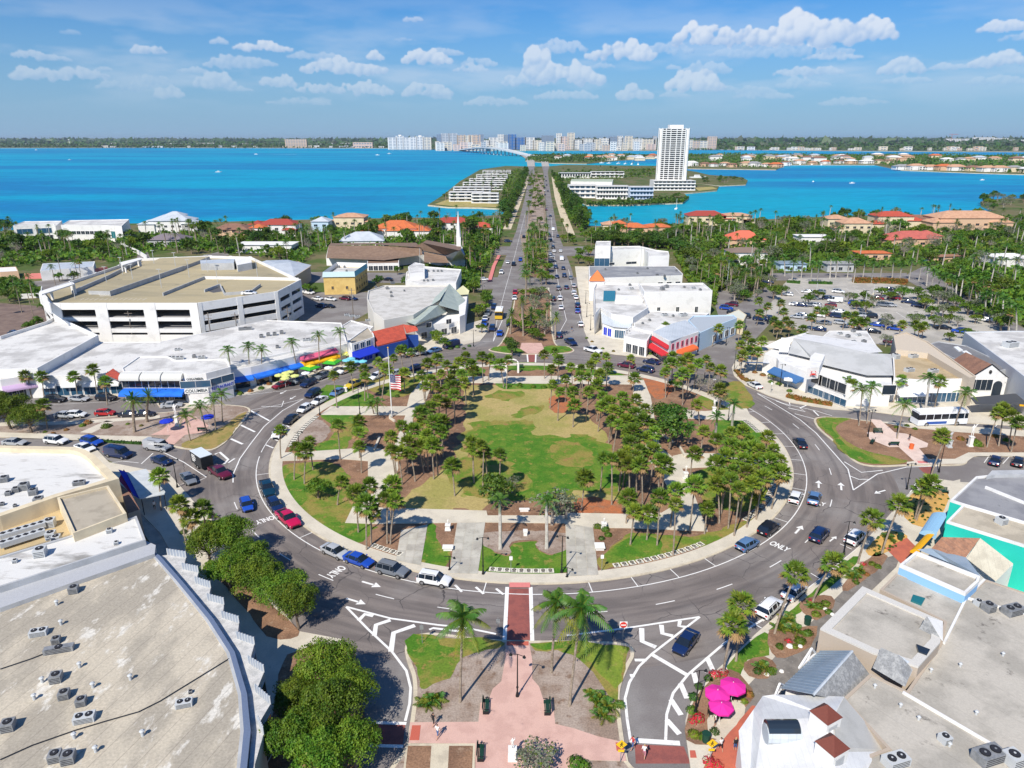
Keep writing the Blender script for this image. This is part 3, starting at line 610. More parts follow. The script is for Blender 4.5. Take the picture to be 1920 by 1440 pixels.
# crosswalks
poly('crosswalk', [(952,1104),(994,1104),(997,1200),(947,1200)], ZM-.006, m_redw); poly('crosswalk', [(682,1358),(760,1359),(755,1398),(676,1396)], ZM-.006, m_redw)
poly('crosswalk', [(1190,1396),(1282,1400),(1295,1432),(1192,1432)], ZM-.006, m_redw); poly('crosswalk', [(990,660),(1004,660),(1004,680),(990,680)], ZM-.002, m_redw)
poly('crosswalk', [(1722,877),(1748,875),(1750,886),(1738,892)], ZM-.006, m_redw)
poly('tactile_strip', [(955,1094),(994,1094),(994,1103),(955,1103)], ZK+.012, mat('tactile_pink', (.66,.22,.20)), h=.01)
poly('tactile_strip', [(950,1205),(991,1205),(991,1213),(950,1213)], ZS+.055, mat('tactile_red', (.5,.12,.08)))
for px in ([(773,1363),(789,1363),(786,1391),(768,1391)],[(1154,1395),(1168,1396),(1171,1411),(1156,1411)],[(1293,1410),(1303,1410),(1306,1424),(1294,1424)]): poly('tactile_strip', px, ZS+.055, mat('tactile_red', (.5,.12,.08)))
# south plaza
pk = poly('plaza', [(948,1206),(992,1206),(998,1240),(998,1275),(1011,1290),(1018,1312),(1037,1319),(1041,1360),(1075,1368),(1120,1383),(1168,1394),(1174,1430),(1100,1428),(1098,1480),(892,1480),(891,1397),(766,1396),(769,1357),(897,1356),(901,1320),(915,1317),(924,1294),(940,1280),(947,1240)], ZS+.03, m_pink, h=.06, side=m_kerb)
g([(783,1198),(813,1193),(938,1205),(935,1216),(865,1235),(845,1275),(800,1292),(784,1290),(780,1255),(769,1222)], m_grassd, ZS+.02); g([(772,1205),(800,1198),(860,1215),(845,1225),(780,1235)], m_grass, ZS+.026, .6)
g([(1002,1207),(1060,1205),(1165,1213),(1180,1230),(1160,1285),(1158,1310),(1130,1290),(1085,1240),(1040,1222),(1002,1226)], m_grassd, ZS+.02); g([(1002,1209),(1060,1207),(1060,1218),(1004,1220)], m_grass, ZS+.026)
g([(1075,1205),(1165,1213),(1172,1232),(1150,1290),(1100,1240)], mat('lawn_lime', (.20,.26,.03), .95, (.15,.22,.025), .4, .45, .6, (.27,.26,.06), 1.2, .55, .7, fine=.2, fsc=4), ZS+.027)
pave([(762,1400),(765,1397),(891,1397),(889,1480),(752,1480)], m_kerb, ZS+.012);
poly('planting_bed', [(765,1401),(809,1401),(804,1480),(757,1480)], ZS+.02, m_mulch); poly('planting_bed', [(842,1401),(887,1401),(884,1480),(838,1480)], ZS+.02, m_mulch)
# east and west plazas
poly('plaza', [(1630,787),(1651,789),(1677,812),(1700,815),(1740,833),(1738,840),(1723,842),(1748,872),(1720,872),(1685,840),(1667,840),(1630,825),(1625,812),(1650,811)], ZS+.03, mat('pink_pavers_pale', (.70,.55,.47), .85, (.62,.48,.41), .5))
poly('crosswalk', [(1719,866),(1738,866),(1740,870),(1722,870)], ZS+.036, mat('tactile_pink'))
g([(1532,787),(1596,786),(1572,796),(1572,812),(1600,836),(1622,847),(1700,866),(1650,872),(1612,867),(1588,853),(1560,826)], m_grassd, ZS+.02); g([(1535,789),(1565,787),(1560,800),(1590,838),(1650,868),(1612,866),(1588,851)], m_grass, ZS+.026)
poly('plaza', [(303,808),(333,783),(367,783),(392,800),(377,813),(347,817),(327,835),(307,832),(320,817),(283,817)], ZS+.03, m_pink)
g([(342,833),(380,818),(420,800),(440,785),(463,773),(440,807),(418,831),(393,842),(350,841)], mat('lawn_tan', (.33,.24,.085), .95, (.24,.21,.06), .5, .45, .6, fine=.2), ZS+.02)
for px in ([(-300,800),(138,791),(233,785),(300,780),(300,786),(140,797),(-300,808)],[(-300,818),(0,812),(200,818),(283,820),(300,833),(200,829),(0,821),(-300,826)],[(150,812),(200,790),(215,792),(172,814)]): poly('median_walk', px, ZS+.025, m_conc)
poly('median_walk', [(1700,868),(1745,862),(1790,862),(1815,850),(1920,850),(2300,852),(2300,859),(1920,857),(1827,857),(1807,871),(1700,873)], ZS+.024, m_conc)
poly('median_walk', [(1640,791),(1800,800),(2300,835),(2300,845),(1800,812),(1700,803)], ZS+.024, m_conc)
poly('plaza', [(978,644),(1015,644),(1020,655),(1008,664),(990,664),(975,655)], ZS+.03, m_pink); g([(920,656),(945,649),(972,655),(985,662),(950,662)], m_grass, ZS+.02); g([(1012,660),(1025,650),(1060,650),(1073,657),(1055,662)], m_grass, ZS+.02)
# south-east garden strip
poly('pavers', [(1400,1290),(1470,1215),(1530,1160),(1600,1090),(1650,1050),(1690,1040),(1680,1065),(1560,1180),(1500,1290),(1440,1330),(1395,1345),(1400,1310)], ZK+.02, m_greypav)
poly('pavers', [(1380,1360),(1410,1325),(1440,1330),(1410,1380),(1385,1480),(1300,1480),(1330,1420)], ZK+.026, m_redp)
poly('pavers', [(1660,1030),(1700,1010),(1720,1030),(1690,1060)], ZK+.038, m_redp); poly('pavers', [(1730,965),(1800,930),(1800,900),(1760,910),(1730,940)], ZK+.016, m_conc)
def bed(px, m=m_mulch, z=ZK+.03, name='planting_bed'): return poly(name, px, z, m, amp=.12, smooth=2)
bed([(1288,1390),(1287,1350),(1298,1318),(1330,1280),(1368,1255),(1400,1280),(1412,1310),(1380,1350),(1330,1400)], m_mulch)
bed([(1335,1335),(1375,1315),(1400,1330),(1350,1390),(1325,1370)], m_conc, ZK+.04)
for px in ([(1440,1190),(1450,1180),(1490,1180),(1530,1175),(1520,1215),(1470,1235),(1445,1225)], [(1395,1245),(1430,1232),(1455,1250),(1440,1275),(1405,1270)], [(1500,1130),(1530,1120),(1560,1120),(1565,1140),(1530,1165),(1505,1150)], [(1600,1075),(1640,1040),(1665,1045),(1640,1075),(1590,1110),(1580,1100)]):
 bed(px, m_mulch)
bed([(1362,1250),(1420,1195),(1440,1190),(1440,1230),(1400,1240),(1385,1280)], m_grass, ZK+.028, 'lawn'); bed([(1440,1185),(1560,1080),(1600,1045),(1610,1055),(1560,1100),(1500,1150)], m_grass, ZK+.027, 'lawn')
bed([(393,1060),(430,1072),(485,1108),(525,1150),(562,1186),(545,1200),(500,1196),(468,1152),(425,1105)]); bed([(540,1230),(640,1208),(676,1262),(668,1480),(500,1480),(515,1320)])
m_yel = mat('shell_gravel', (.62,.36,.10), .9, (.5,.3,.09), .5, fine=.1)
for px in ([(1622,1035),(1655,1000),(1690,1000),(1700,1015),(1660,1040),(1640,1045)], [(1690,955),(1715,925),(1760,920),(1780,935),(1750,985),(1710,985)]): bed(px, m_yel)
# ---------------------------------------------------------------- vegetation
m_leaf = mat('leaf_green', (.07,.155,.014), .55, (.12,.20,.018), .9, .42, .6, (.12,.115,.02), 2.2, .62, .75, fine=.3, fsc=3, spec=.25, trans=.25, rndv=.28, local=True)
m_leafy = mat('leaf_olive', (.145,.21,.018), .55, (.07,.15,.012), .55, .42, .6, (.24,.15,.02), 1.1, .60, .72, fine=.3, fsc=3, spec=.25, trans=.25, rndv=.3, local=True)
m_leafd = mat('leaf_dark', (.035,.09,.014), .5, (.065,.13,.016), .9, .42, .6, fine=.3, fsc=3, spec=.3, trans=.15, rndv=.3, local=True)
m_leafg = mat('leaf_silver', (.20,.22,.16), .6, (.12,.15,.09), .9, .42, .6, fine=.2, spec=.25, trans=.15, rndv=.1, local=True)
m_palm = mat('palm_leaf', (.165,.24,.022), .5, (.075,.155,.016), .9, .4, .6, (.31,.28,.05), 2.0, .54, .68, fine=.25, fsc=4, spec=.35, trans=.22, rndv=.34, local=True)
m_palmd = mat('palm_leaf_deep', (.05,.15,.025), .5, (.09,.19,.022), .9, .4, .6, fine=.2, spec=.35, trans=.2, rndv=.15, local=True)
m_palmy = mat('palm_leaf_yellow', (.20,.21,.02), .5, (.10,.16,.015), .8, .4, .6, (.36,.25,.05), 2, .56, .7, fine=.2, spec=.3, trans=.25, rndv=.1, local=True)
m_deadf = mat('dry_frond', (.30,.19,.085), .8, (.18,.11,.05), 2, fine=.3, local=True)
m_trunk = mat('palm_trunk', (.33,.27,.21), .9, (.22,.175,.13), 2.5, .42, .6, fine=.25, fsc=12, stretch=None, local=True)
m_trunkg = mat('royal_trunk', (.48,.45,.40), .85, (.36,.33,.29), 1.5, fine=.15, local=True)
m_bark = mat('bark', (.17,.125,.09), .9, (.26,.21,.16), 2, fine=.25, local=True)
m_barkg = mat('pale_bark', (.38,.33,.28), .9, (.27,.23,.19), 2, fine=.2, local=True)
m_rust = mat('rust_hedge', (.30,.12,.035), .7, (.13,.13,.02), .8, .42, .6, (.36,.20,.05), 2, .55, .7, fine=.3, trans=.15)
m_red = mat('red_bracts', (.55,.02,.035), .6, (.35,.02,.05), 2, fine=.3); m_wf = mat('white_flowers', (.8,.8,.7), .7)

def fan_leaf(mb, base, d, up, L, R, m, seg=9, droop=.25, r=rnd):
 """costapalmate leaf: thin stalk, then a folded fan of blades"""
 d = d.normalized(); s = d.cross(up).normalized(); u = s.cross(d).normalized()
 tip = base+d*L
 mb.face([base-s*.025, base+s*.025, tip+s*.02, tip-s*.02], m)
 pts = []
 for k in range(seg+1):
  a = radians(-125+250*k/seg); rr = R*(.78+.22*cos(a))*r.uniform(.92, 1.05)
  pts.append(tip+(d*cos(a)+s*sin(a))*rr-Vector((0,0,1))*rr*droop*(.6+.4*abs(sin(a)))+u*.05)
 for k in range(seg):
  a, b = pts[k], pts[k+1]; c = (a+b)/2; mid = tip+(c-tip)*.62+u*.05
  mb.face([tip, tip+(a-tip)*.62, a.lerp(c, .35), mid], m); mb.face([tip, mid, b.lerp(c, .35), tip+(b-tip)*.62], m)
def leaf_dirs(n, lo, hi, r):
 out = []
 for i in range(n):
  f = i/(n-1); e = radians(hi+(lo-hi)*f**.9); a = i*2.39996+r.uniform(-.2,.2)
  out.append((Vector((cos(a)*cos(e), sin(a)*cos(e), sin(e))), f))
 return out
def trunk_path(h, lean, r, k=6):
 c = r.uniform(-.35, .35)
 return [(lean[0]*(1-(i/k))**1.4 + 0, lean[1]*(1-(i/k))**1.4, h*(i/k)-h) for i in range(k+1)]
def sabal(seed, singles=False, R=.78, n=30):
 """cabbage palm: template with its crown centre at the origin; trunk is separate"""
 r = random.Random(seed); parts = []
 cm = MB()
 for d, f in leaf_dirs(n, -38, 82, r):
  m = m_palm if f < .78 or r.random() < .35 else m_deadf
  t = cm if not singles else MB()
  fan_leaf(t, Vector((0,0,-.15)), d, Vector((0,0,1)), R*r.uniform(.75, 1.05)*(.8 if f < .2 else 1), R*r.uniform(.85, 1.1), m, 8, .18+.35*f, r)
  if singles: parts.append(t.mesh('palm_leaf'))
 bt = MB()
 for k in range(14):                               # dead leaf bases below the crown
  a = k*2.4; z = -.25-.07*k; bt.face([(cos(a)*.16, sin(a)*.16, z), (cos(a+.5)*.16, sin(a+.5)*.16, z), (cos(a+.25)*.36, sin(a+.25)*.36, z-.28)], m_deadf)
 if not singles: parts = [cm.mesh('palm_crown')]
 return parts, bt.mesh('leaf_bases')
def frond(mb, base, d, L, m, pairs=16, wid=.42, sag=.55, stiff=False, r=rnd, curl=0.0, spine=None):
 """feather frond along a sagging rachis with separate leaflets"""
 d = d.normalized(); hd = Vector((d.x, d.y, 0));
 if hd.length < .05: hd = Vector((1,0,0))
 hd.normalize(); s = Vector((-hd.y, hd.x, 0)); K = pairs
 def pt(t): return base+d*L*t*(1-.12*t)-Vector((0,0,1))*L*sag*t*t+s*curl*L*t*t
 pr = [pt(i/K) for i in range(K+1)]
 for i in range(K):
  w_ = .035*(1-i/K)+.008; mb.face([pr[i]-s*w_, pr[i]+s*w_, pr[i+1]+s*w_*.8, pr[i+1]-s*w_*.8], spine or m)
 for i in range(1, K+1):
  t = i/K; ll = L*wid*(sin(pi*min(1, t*.92+.06))**.6)*r.uniform(.85, 1.08); ax = (pr[i]-pr[i-1]).normalized()
  for sg in (-1, 1):
   dirn = (s*sg*(.82 if not stiff else .7)+ax*(.55 if not stiff else .75)-Vector((0,0,1))*(.55 if not stiff else -.25)*r.uniform(.5, 1.2)).normalized()
   a = pr[i]; b_ = a+dirn*ll; w_ = L*.030; n_ = ax*w_
   mb.face([a-n_, a+n_, a+dirn*ll*.6+n_*.8-Vector((0,0,1))*ll*.04, b_-Vector((0,0,1))*ll*.16], m)
def coconut(seed, singles=True, L=2.7, n=20, m=None, nuts=True):
 r = random.Random(seed); parts = []; cm = MB()
 for d, f in leaf_dirs(n, -34, 78, r):
  t = MB() if singles else cm
  mm = m or (m_palmy if (f > .55 and r.random() < .6) else m_palmd)
  frond(t, Vector((0,0,0)), d, L*r.uniform(.85, 1.08)*(.75 if f < .12 else 1), mm, 15 if singles else 10, .27, .34+.12*f, r=r, curl=r.uniform(-.12,.12), spine=m_palmy)
  if singles: parts.append(t.mesh('frond'))
 k = MB()
 if nuts:
  for j in range(7): k.ball((cos(j*.9)*.26, sin(j*.9)*.26, -.35-.06*(j%3)), .13, m_palmy, n=6, k=4)
 for j in range(4): frond(k, Vector((0,0,-.2)), Vector((cos(j*1.7), sin(j*1.7), -.7)), 1.3, m_deadf, 6, .22, .5, r=r)
 if not singles: parts = [cm.mesh('palm_crown')]
 return parts, k.mesh('nut_cluster')
def date_palm(seed, L=2.7, n=44, singles=False):
 r = random.Random(seed); cm = MB(); parts = []
 for d, f in leaf_dirs(n, -42, 80, r):
  t = MB() if singles else cm
  frond(t, Vector((0,0,0)), d, L*r.uniform(.9, 1.05), m_palm if f > .5 else m_palmd, 11, .15, .20+.12*f, stiff=True, r=r)
  if singles: parts.append(t.mesh('frond'))
 if not singles: parts = [cm.mesh('palm_crown')]
 k = MB(); k.ball((0,0,-.45), .42, m_deadf, 1.2); return parts, k.mesh('leaf_bases')
def royal(seed, L=2.3, n=14, low=False):
 r = random.Random(seed); cm = MB()
 for d, f in leaf_dirs(n, -15 if not low else 5, 80, r): frond(cm, Vector((0,0,0)), d, L*r.uniform(.9, 1.05), m_palmd if not low else m_palmy, 12, .24, .42, r=r, curl=r.uniform(-.1,.1))
 k = MB(); k.tube([(0,0,-1.3),(0,0,-.9),(0,0,0)], [.17,.19,.09], m_palmd if not low else m_trunk, 7); return [cm.mesh('palm_crown')], k.mesh('crownshaft')
def areca(seed):
 r = random.Random(seed); cm = MB()
 for i in range(26):
  a = r.uniform(0, 6.28); e = r.uniform(.5, 1.35); b0 = Vector((r.uniform(-.4,.4), r.uniform(-.4,.4), 0)); frond(cm, b0, Vector((cos(a)*cos(e), sin(a)*cos(e), sin(e))), r.uniform(1.3, 2.1), m_palmd if r.random() < .5 else m_palmy, 9, .24, .45, r=r)
 return cm.mesh('foliage')
PT = {'sabal': [sabal(i) for i in range(7)], 'sabal1': [sabal(50+i, True, n=24) for i in range(3)], 'coco1': [coconut(20+i) for i in range(3)], 'coco': [coconut(30+i, False, 2.3, 15) for i in range(4)],
 'date': [date_palm(40+i) for i in range(2)], 'date1': [date_palm(44, 2.9, 40, True)], 'royal': [royal(60+i) for i in range(4)]}
LOWM = [areca(70+i) for i in range(3)]
KIND = {'sabal': ('slim cabbage palm', 'palm tree', 'cabbage palm', m_trunk, .125), 'sabal1': ('slim cabbage palm', 'palm tree', 'cabbage palm', m_trunk, .14),
  'coco1': ('leaning coconut palm', 'palm tree', 'coconut palm', m_trunk, .15), 'coco': ('feather-leaved palm', 'palm tree', 'feather palm', m_trunk, .13),
  'date': ('bushy date palm', 'palm tree', 'date palm', m_trunk, .3), 'date1': ('bushy date palm', 'palm tree', 'date palm', m_trunk, .3), 'royal': ('pale-trunked royal palm', 'palm tree', 'royal palm', m_trunkg, .24)}
TR = {}
def palm(kind, cx, cy, h, base=None, group=None, sc=1.0, z0=.12, z=None):
 """palm whose crown centre is seen at photo pixel (cx, cy), h metres above the ground"""
 r = random.Random(hash((round(cx), round(cy))) & 0xffff)
 top = G(cx, cy, h);
 if base: B = G(*base);
 else: B = Vector((top.x+r.gauss(0, .45), top.y+r.gauss(0, .45), 0))
 if (B-Vector((top.x, top.y, 0))).length > 4: B = Vector((top.x, top.y, 0))+(B-Vector((top.x, top.y, 0))).normalized()*2.5
 ph, cat, nm, mt, tr_ = KIND[kind]
 root = empty(nm.replace(' ', '_'), (B.x, B.y, z0)); later(root, ph, cat, group or nm+'s', (B.x, B.y))
 vs = PT[kind]; parts, extra = vs[r.randrange(len(vs))]
 dx, dy = top.x-B.x, top.y-B.y; key = (kind, round(h*2), round(dx*1.5), round(dy*1.5))
 if key not in TR:
  t = MB(); k = 6; path = []; rad = []
  for i in range(k+1):
   f = i/k; path.append((dx*f**1.35, dy*f**1.35, (h-z0)*f)); rad.append(tr_*(1.25 if i == 0 else 1.0-.12*f))
  if kind == 'royal': rad = [tr_*a for a in (1.35,1.1,1.0,1.05,1.0,.8,.7)]
  t.tube(path, rad, mt, 7); TR[key] = t.mesh('trunk', smooth=50)
 link('trunk', TR[key], root)
 crz = r.uniform(0, 6.28)
 many = len(parts) > 1
 for me in parts:
  o = link('frond' if many and kind != 'sabal1' else ('palm_leaf' if many else 'crown'), me, root, (dx, dy, h-z0), crz); o.scale = (sc,)*3
  if not many: o['kind'] = 'stuff'
 o = link(extra.name, extra, root, (dx, dy, h-z0), crz); o.scale = (sc,)*3
 if 'nut' in extra.name or 'bases' in extra.name: o.name = extra.name
 return root

def crown_mesh(seed, R=4.0, H=3.0, n=2600, leaf=.30, m=None, m2=None, lobes=9, under=.35, bare=False):
 """leaf-sized faces through the shells of several uneven lobes"""
 r = random.Random(seed); mb = MB(); m = m or m_leaf; L = []
 for i in range(lobes):
  a = i*2.4+r.uniform(-.4,.4); q_ = sqrt((i+.3)/lobes)*.72
  L.append((Vector((cos(a)*q_*R, sin(a)*q_*R, H*(.15+.45*(1-q_)+r.uniform(-.14,.2)))), R*r.uniform(.22,.42), H*r.uniform(.22,.40)))
 for i in range(n):
  c, rr_, hh_ = L[r.randrange(lobes)]
  while True:
   d = Vector((r.gauss(0,1), r.gauss(0,1), r.gauss(.25,1)))
   if d.length > .1: break
  d.normalize(); f = r.uniform(.62, 1.08)
  if d.z < -.3 and r.random() > under: d.z = -d.z
  p = c+Vector((d.x*rr_, d.y*rr_, d.z*hh_))*f
  p += Vector((1,1,.7))*mnoise.noise(p*.9)*leaf*2
  nrm = (d+Vector((r.gauss(0,.55), r.gauss(0,.55), r.gauss(.2,.55)))).normalized()
  t = nrm.orthogonal().normalized(); t = (Matrix.Rotation(r.uniform(0,6.28), 3, nrm) @ t); u = nrm.cross(t); s_ = leaf*r.uniform(.55, 1.25)
  mm = m2 if (m2 and r.random() < .18) else m
  mb.face([p-t*s_*.5-u*s_*.12, p-u*s_*.42, p+t*s_*.5+u*s_*.1, p+u*s_*.42], mm)
 return mb.mesh('crown'), L
def limbs(L, H0, rad, m, seed, twigs=0):
 r = random.Random(seed); mb = MB(); mb.tube([(0,0,0),(r.uniform(-.1,.1),r.uniform(-.1,.1),H0*.55),(0,0,H0)], [rad*1.3,rad,rad*.8], m, 7)
 for c, rr_, hh_ in L:
  e = Vector((c.x, c.y, H0+c.z)); s0 = Vector((0,0,H0*r.uniform(.55,.95))); mid = s0.lerp(e, .5)+Vector((0,0,-.15*(e-s0).length)); mb.tube([s0, mid, e], [rad*.5, rad*.3, rad*.12], m, 5)
  for k in range(twigs):
   d = Vector((r.gauss(0,1), r.gauss(0,1), r.gauss(.4,.8))).normalized(); q0 = mid.lerp(e, r.random()); q1 = q0+d*rr_*r.uniform(.7,1.3)
   mb.tube([q0, (q0+q1)/2+Vector((0,0,.1)), q1], [rad*.16, rad*.1, rad*.03], m, 3)
 return mb.mesh('trunk')
TREES = {}
def tree_kind(key, n_var, R, H, H0, n, leaf, m, m2=None, lobes=9, rad=.22, bark=None, twigs=0):
 TREES[key] = []
 for i in range(n_var):
  cm, L = crown_mesh(sum(map(ord, key))+i*13, R, H, n, leaf, m, m2, lobes)
  TREES[key].append((cm, limbs(L, H0, rad, bark or m_bark, i, twigs), H0, H))
tree_kind('street', 4, 4.4, 4.0, 3.0, 13000, .23, m_leafy, m_leaf, 17, .22, None, 2)
tree_kind('broad', 4, 3.3, 3.0, 2.6, 1500, .46, m_leaf, m_leafd, 9)
tree_kind('dark', 3, 3.4, 4.2, 2.6, 1500, .48, m_leafd, m_leaf, 9)
tree_kind('oak', 2, 3.4, 2.4, 2.2, 1500, .40, m_leafy, m_leaf, 10, .2)
tree_kind('grey', 2, 3.2, 3.2, 2.4, 800, .34, m_leafg, m_leafy, 9, .2, m_barkg, 7)
tree_kind('bare', 2, 3.2, 3.6, 2.2, 160, .3, m_leafg, None, 10, .2, m_barkg, 14)
tree_kind('column', 2, 1.5, 7.0, 1.2, 1100, .46, m_leafd, m_leaf, 9, .18)
TK = {'street': ('dense olive street tree','tree','street trees'), 'broad': ('round green leafy tree','tree','leafy trees'), 'dark': ('dark green dense tree','tree','dark trees'),
 'oak': ('spreading olive-leaved tree','tree','spreading trees'), 'grey': ('thin grey-leaved tree','tree','grey-leaved trees'), 'bare': ('pale leafless tree','tree','leafless trees'), 'column': ('tall dark pointed tree','tree','pointed trees')}
def tree(kind, bx, by, sc=1.0, z0=.0, at=None, group=None, sz=1.0, label=None):
 B = at or G(bx, by); r = random.Random(int(abs(B.x)*37+abs(B.y)*11)); cm, tm, H0, H = TREES[kind][r.randrange(len(TREES[kind]))]
 ph, cat, gr = TK[kind]; root = empty({'street':'street_tree','broad':'leafy_tree','dark':'dark_tree','oak':'spreading_tree','grey':'grey_tree','bare':'leafless_tree','column':'pointed_tree'}[kind], (B.x, B.y, z0))
 if label: tag(root, label, cat, group or gr)
 else: later(root, ph, cat, group or gr, B)
 rz = r.uniform(0, 6.28); a = link('trunk', tm, root, (0,0,0), rz); c = link('crown', cm, root, (0,0,H0*sc*sz), rz); a.scale = (sc, sc, sc*sz); c.scale = (sc, sc, sc*sz); c['kind'] = 'stuff'
 return root
SHR = []
for i in range(4):
 r = random.Random(i+5); mb = MB()
 for k in range(260):
  d = Vector((r.gauss(0,1), r.gauss(0,1), abs(r.gauss(0,.9)))).normalized()*r.uniform(.6,1); t = d.orthogonal().normalized(); t = Matrix.Rotation(r.uniform(0,6.28), 3, d) @ t; u = d.cross(t); s_ = r.uniform(.1,.22); p = Vector((d.x, d.y, d.z*.8))
  mb.face([p-t*s_, p-u*s_*.6, p+t*s_, p+u*s_*.6], [m_leaf, m_leafy, m_rust, m_leafd][i])
 SHR.append(mb.mesh('foliage'))
RED = MB()
for k in range(110):
 d = Vector((rnd.gauss(0,1), rnd.gauss(0,1), abs(rnd.gauss(0,.9)))).normalized()*rnd.uniform(.6,1); t = d.orthogonal().normalized(); u = d.cross(t); s_ = rnd.uniform(.14,.26); p = Vector((d.x, d.y, d.z*.8)); RED.face([p-t*s_, p-u*s_*.5, p+t*s_, p+u*s_*.5], m_red if k % 5 else m_leaf)
SHR.append(RED.mesh('foliage'))
SHP = ['round green shrub','low olive shrub','rusty brown shrub','dark green shrub','red-leaved plant']
def shrub(bx, by, i, s=.8, z0=.17, hz=1.0):
 B = G(bx, by); root = link('shrub', SHR[i], None, (B.x, B.y, z0), rnd.uniform(0, 6.28)); root.scale = (s, s, s*hz); later(root, SHP[i], 'shrub', SHP[i]+'s', B); return root
def clump(bx, by, s=1.0, z0=.17):
 B = G(bx, by); root = link('low_palm', LOWM[rnd.randrange(3)], None, (B.x, B.y, z0), rnd.uniform(0,6.28)); root.scale = (s,)*3; later(root, 'trunkless clump palm', 'palm', 'clump palms', B)
def hedge(px, wd, ht, m, label, z0=.15, name='hedge'):
 pts = P(px); mb = MB()
 for a, b in zip(pts, pts[1:]):
  L = (b-a).length; d = (b-a).normalized(); nn = Vector((-d.y, d.x, 0))
  for k in range(int(L*wd*ht*30)+10):
   p = a+d*rnd.uniform(0, L)+nn*rnd.uniform(-.5,.5)*wd+Vector((0,0,rnd.uniform(.1,1)**.6*ht)); v = Vector((rnd.gauss(0,1), rnd.gauss(0,1), rnd.gauss(.4,1))).normalized(); t = v.orthogonal().normalized(); u = v.cross(t); s_ = rnd.uniform(.12,.28)
   mb.face([p-t*s_, p-u*s_*.7, p+t*s_, p+u*s_*.7], m)
  mb.beam(a, b, wd*.7, ht*.75, m)
 c = pts[len(pts)//2]; o = mb.build(name, at=(c.x, c.y, z0)); o.location = (c.x, c.y, z0); tag(o, label, 'hedge'); return o
# ---------------------------------------------------------------- placing the palms and trees
PK = [(525,805,7),(555,837,7),(580,827,7),(571,843,6.6),(633,795,7.5),(673,788,6),(673,810,6),(673,835,7),(625,703,7),(657,686,7),(683,690,7),(684,705,7),(710,678,8),(725,690,7.5),(738,670,8),(758,698,6.5),(750,655,7.5),(770,660,8),
 (802,680,7.5),(820,672,7.5),(838,683,7),(852,692,7),(873,668,7.5),(884,682,7),(889,694,6.5),(903,667,7.5),(920,672,7.5),(937,682,7),(953,673,7.5),(790,702,7.5),(808,711,7),(827,699,7.5),(845,711,7),(797,723,7),(818,725,7),(835,730,7),(852,739,6.5),(820,748,7),(836,754,6.8),(850,722,7),(790,767,7),(805,763,7),(790,788,7),(813,790,7),(824,783,7),(797,818,7),(810,826,7),
 (787,773,7.5),(753,797,7),(733,817,7),(800,813,7),(763,828,7.5),(830,790,6.5),(733,842,7),(787,834,6.8),(812,832,7),(747,848,7.2),(775,805,7),(770,850,6.6),(828,808,6.6),
 (667,923,7),(687,943,7.2),(693,907,7.5),(735,907,7.5),(720,933,7.5),(741,938,7.5),(640,902,5.5),(700,960,6.8),
 (890,840,7.5),(902,833,7.5),(937,850,7),(847,870,6.5),(883,828,7.2),(908,845,7),(1097,893,7),
 (1133,857,8),(1147,858,8),(1163,857,7.5),(1193,853,8),(1213,850,8),(1237,860,7.8),(1247,870,7.5),(1175,846,7.5),(1200,868,7.5),(1178,930,5.5),(1190,957,6.3),(1217,960,6.3),(1237,930,7.5),(1267,943,8.2),(1267,917,8),(1303,907,7.8),(1327,950,5),(1303,847,8),(1200,842,7.5),(1225,842,7.5),(1180,868,7),
 (1320,807,6),(1343,822,7),(1370,808,7),(1393,808,7),(1407,824,7),(1440,817,7),(1343,868,8),(1363,854,7.5),(1373,880,8),(1393,860,8),(1400,884,8),(1420,862,7.5),(1430,893,8),(1443,864,7.5),(1463,862,6.5),(1370,898,8),(1353,890,7.5),(1450,842,7),(1420,930,4.5),(1413,838,7),(1390,838,7),(1372,834,7),(1425,842,7),(1408,905,7.6),(1385,915,7.6),(1345,905,7),(1465,885,6.5),
 (1037,720,7),(1060,710,7),(1074,733,6.5),(1087,704,7),(1103,733,6.5),(1120,720,7),(1050,733,6.5),(1077,757,5.5),(1020,663,7.5),(1040,658,7.5),(1048,673,7),(1070,687,7),(1034,690,6.5),(1090,690,7),(1107,683,7.5),(1117,670,7.5),(1137,667,7.5),(1141,687,6.5),(1183,671,5.8),(1190,707,5),(1247,697,7),(1257,679,7.5),(1278,677,7.8),(1310,680,7.5),(1280,700,7.5),(1295,690,7.5),(1333,687,7),(1352,693,6.5),(1262,668,7.5),(1290,670,7.5),(1325,672,7),
 (1167,743,7),(1143,753,7),(1173,762,6.8),(1193,748,7),(1147,787,6.5),(1173,787,6.5),(1194,793,6.5),(1207,787,6.5),(1157,770,6.5),(1187,807,6.5),(1220,792,6.3),(1227,810,6.3),(1181,828,6.2),(1160,795,6.5),(1150,768,6.5),(1192,775,6.8),(1210,765,6.5),(1130,742,7),(1128,760,6.5),(1307,757,6),(1350,728,5.5),(1125,700,7),(1102,705,7),(1175,812,6),(1210,820,6),(865,700,7),(870,716,6.5),(860,678,7)]
for x, y, h in PK: palm('sabal', x, y, max(3.5, h+rnd.uniform(-1.4,.8)), group='cabbage palms of the round park', sc=rnd.uniform(.95, 1.5))
for x, y, h, b in ((937,938,7.2,(938,1031)),(1027,938,7.2,(1025,1030)),(1377,757,7,(1373,788)),(1345,780,7,(1343,802)),(1295,800,5,(1290,830))): palm('royal', x, y, h, b, sc=1.05)
palm('coco', 695, 757, 4.0, (701,777)); palm('coco', 708, 752, 4.5, (708,780)); palm('coco', 667, 795, 5, sc=.9)
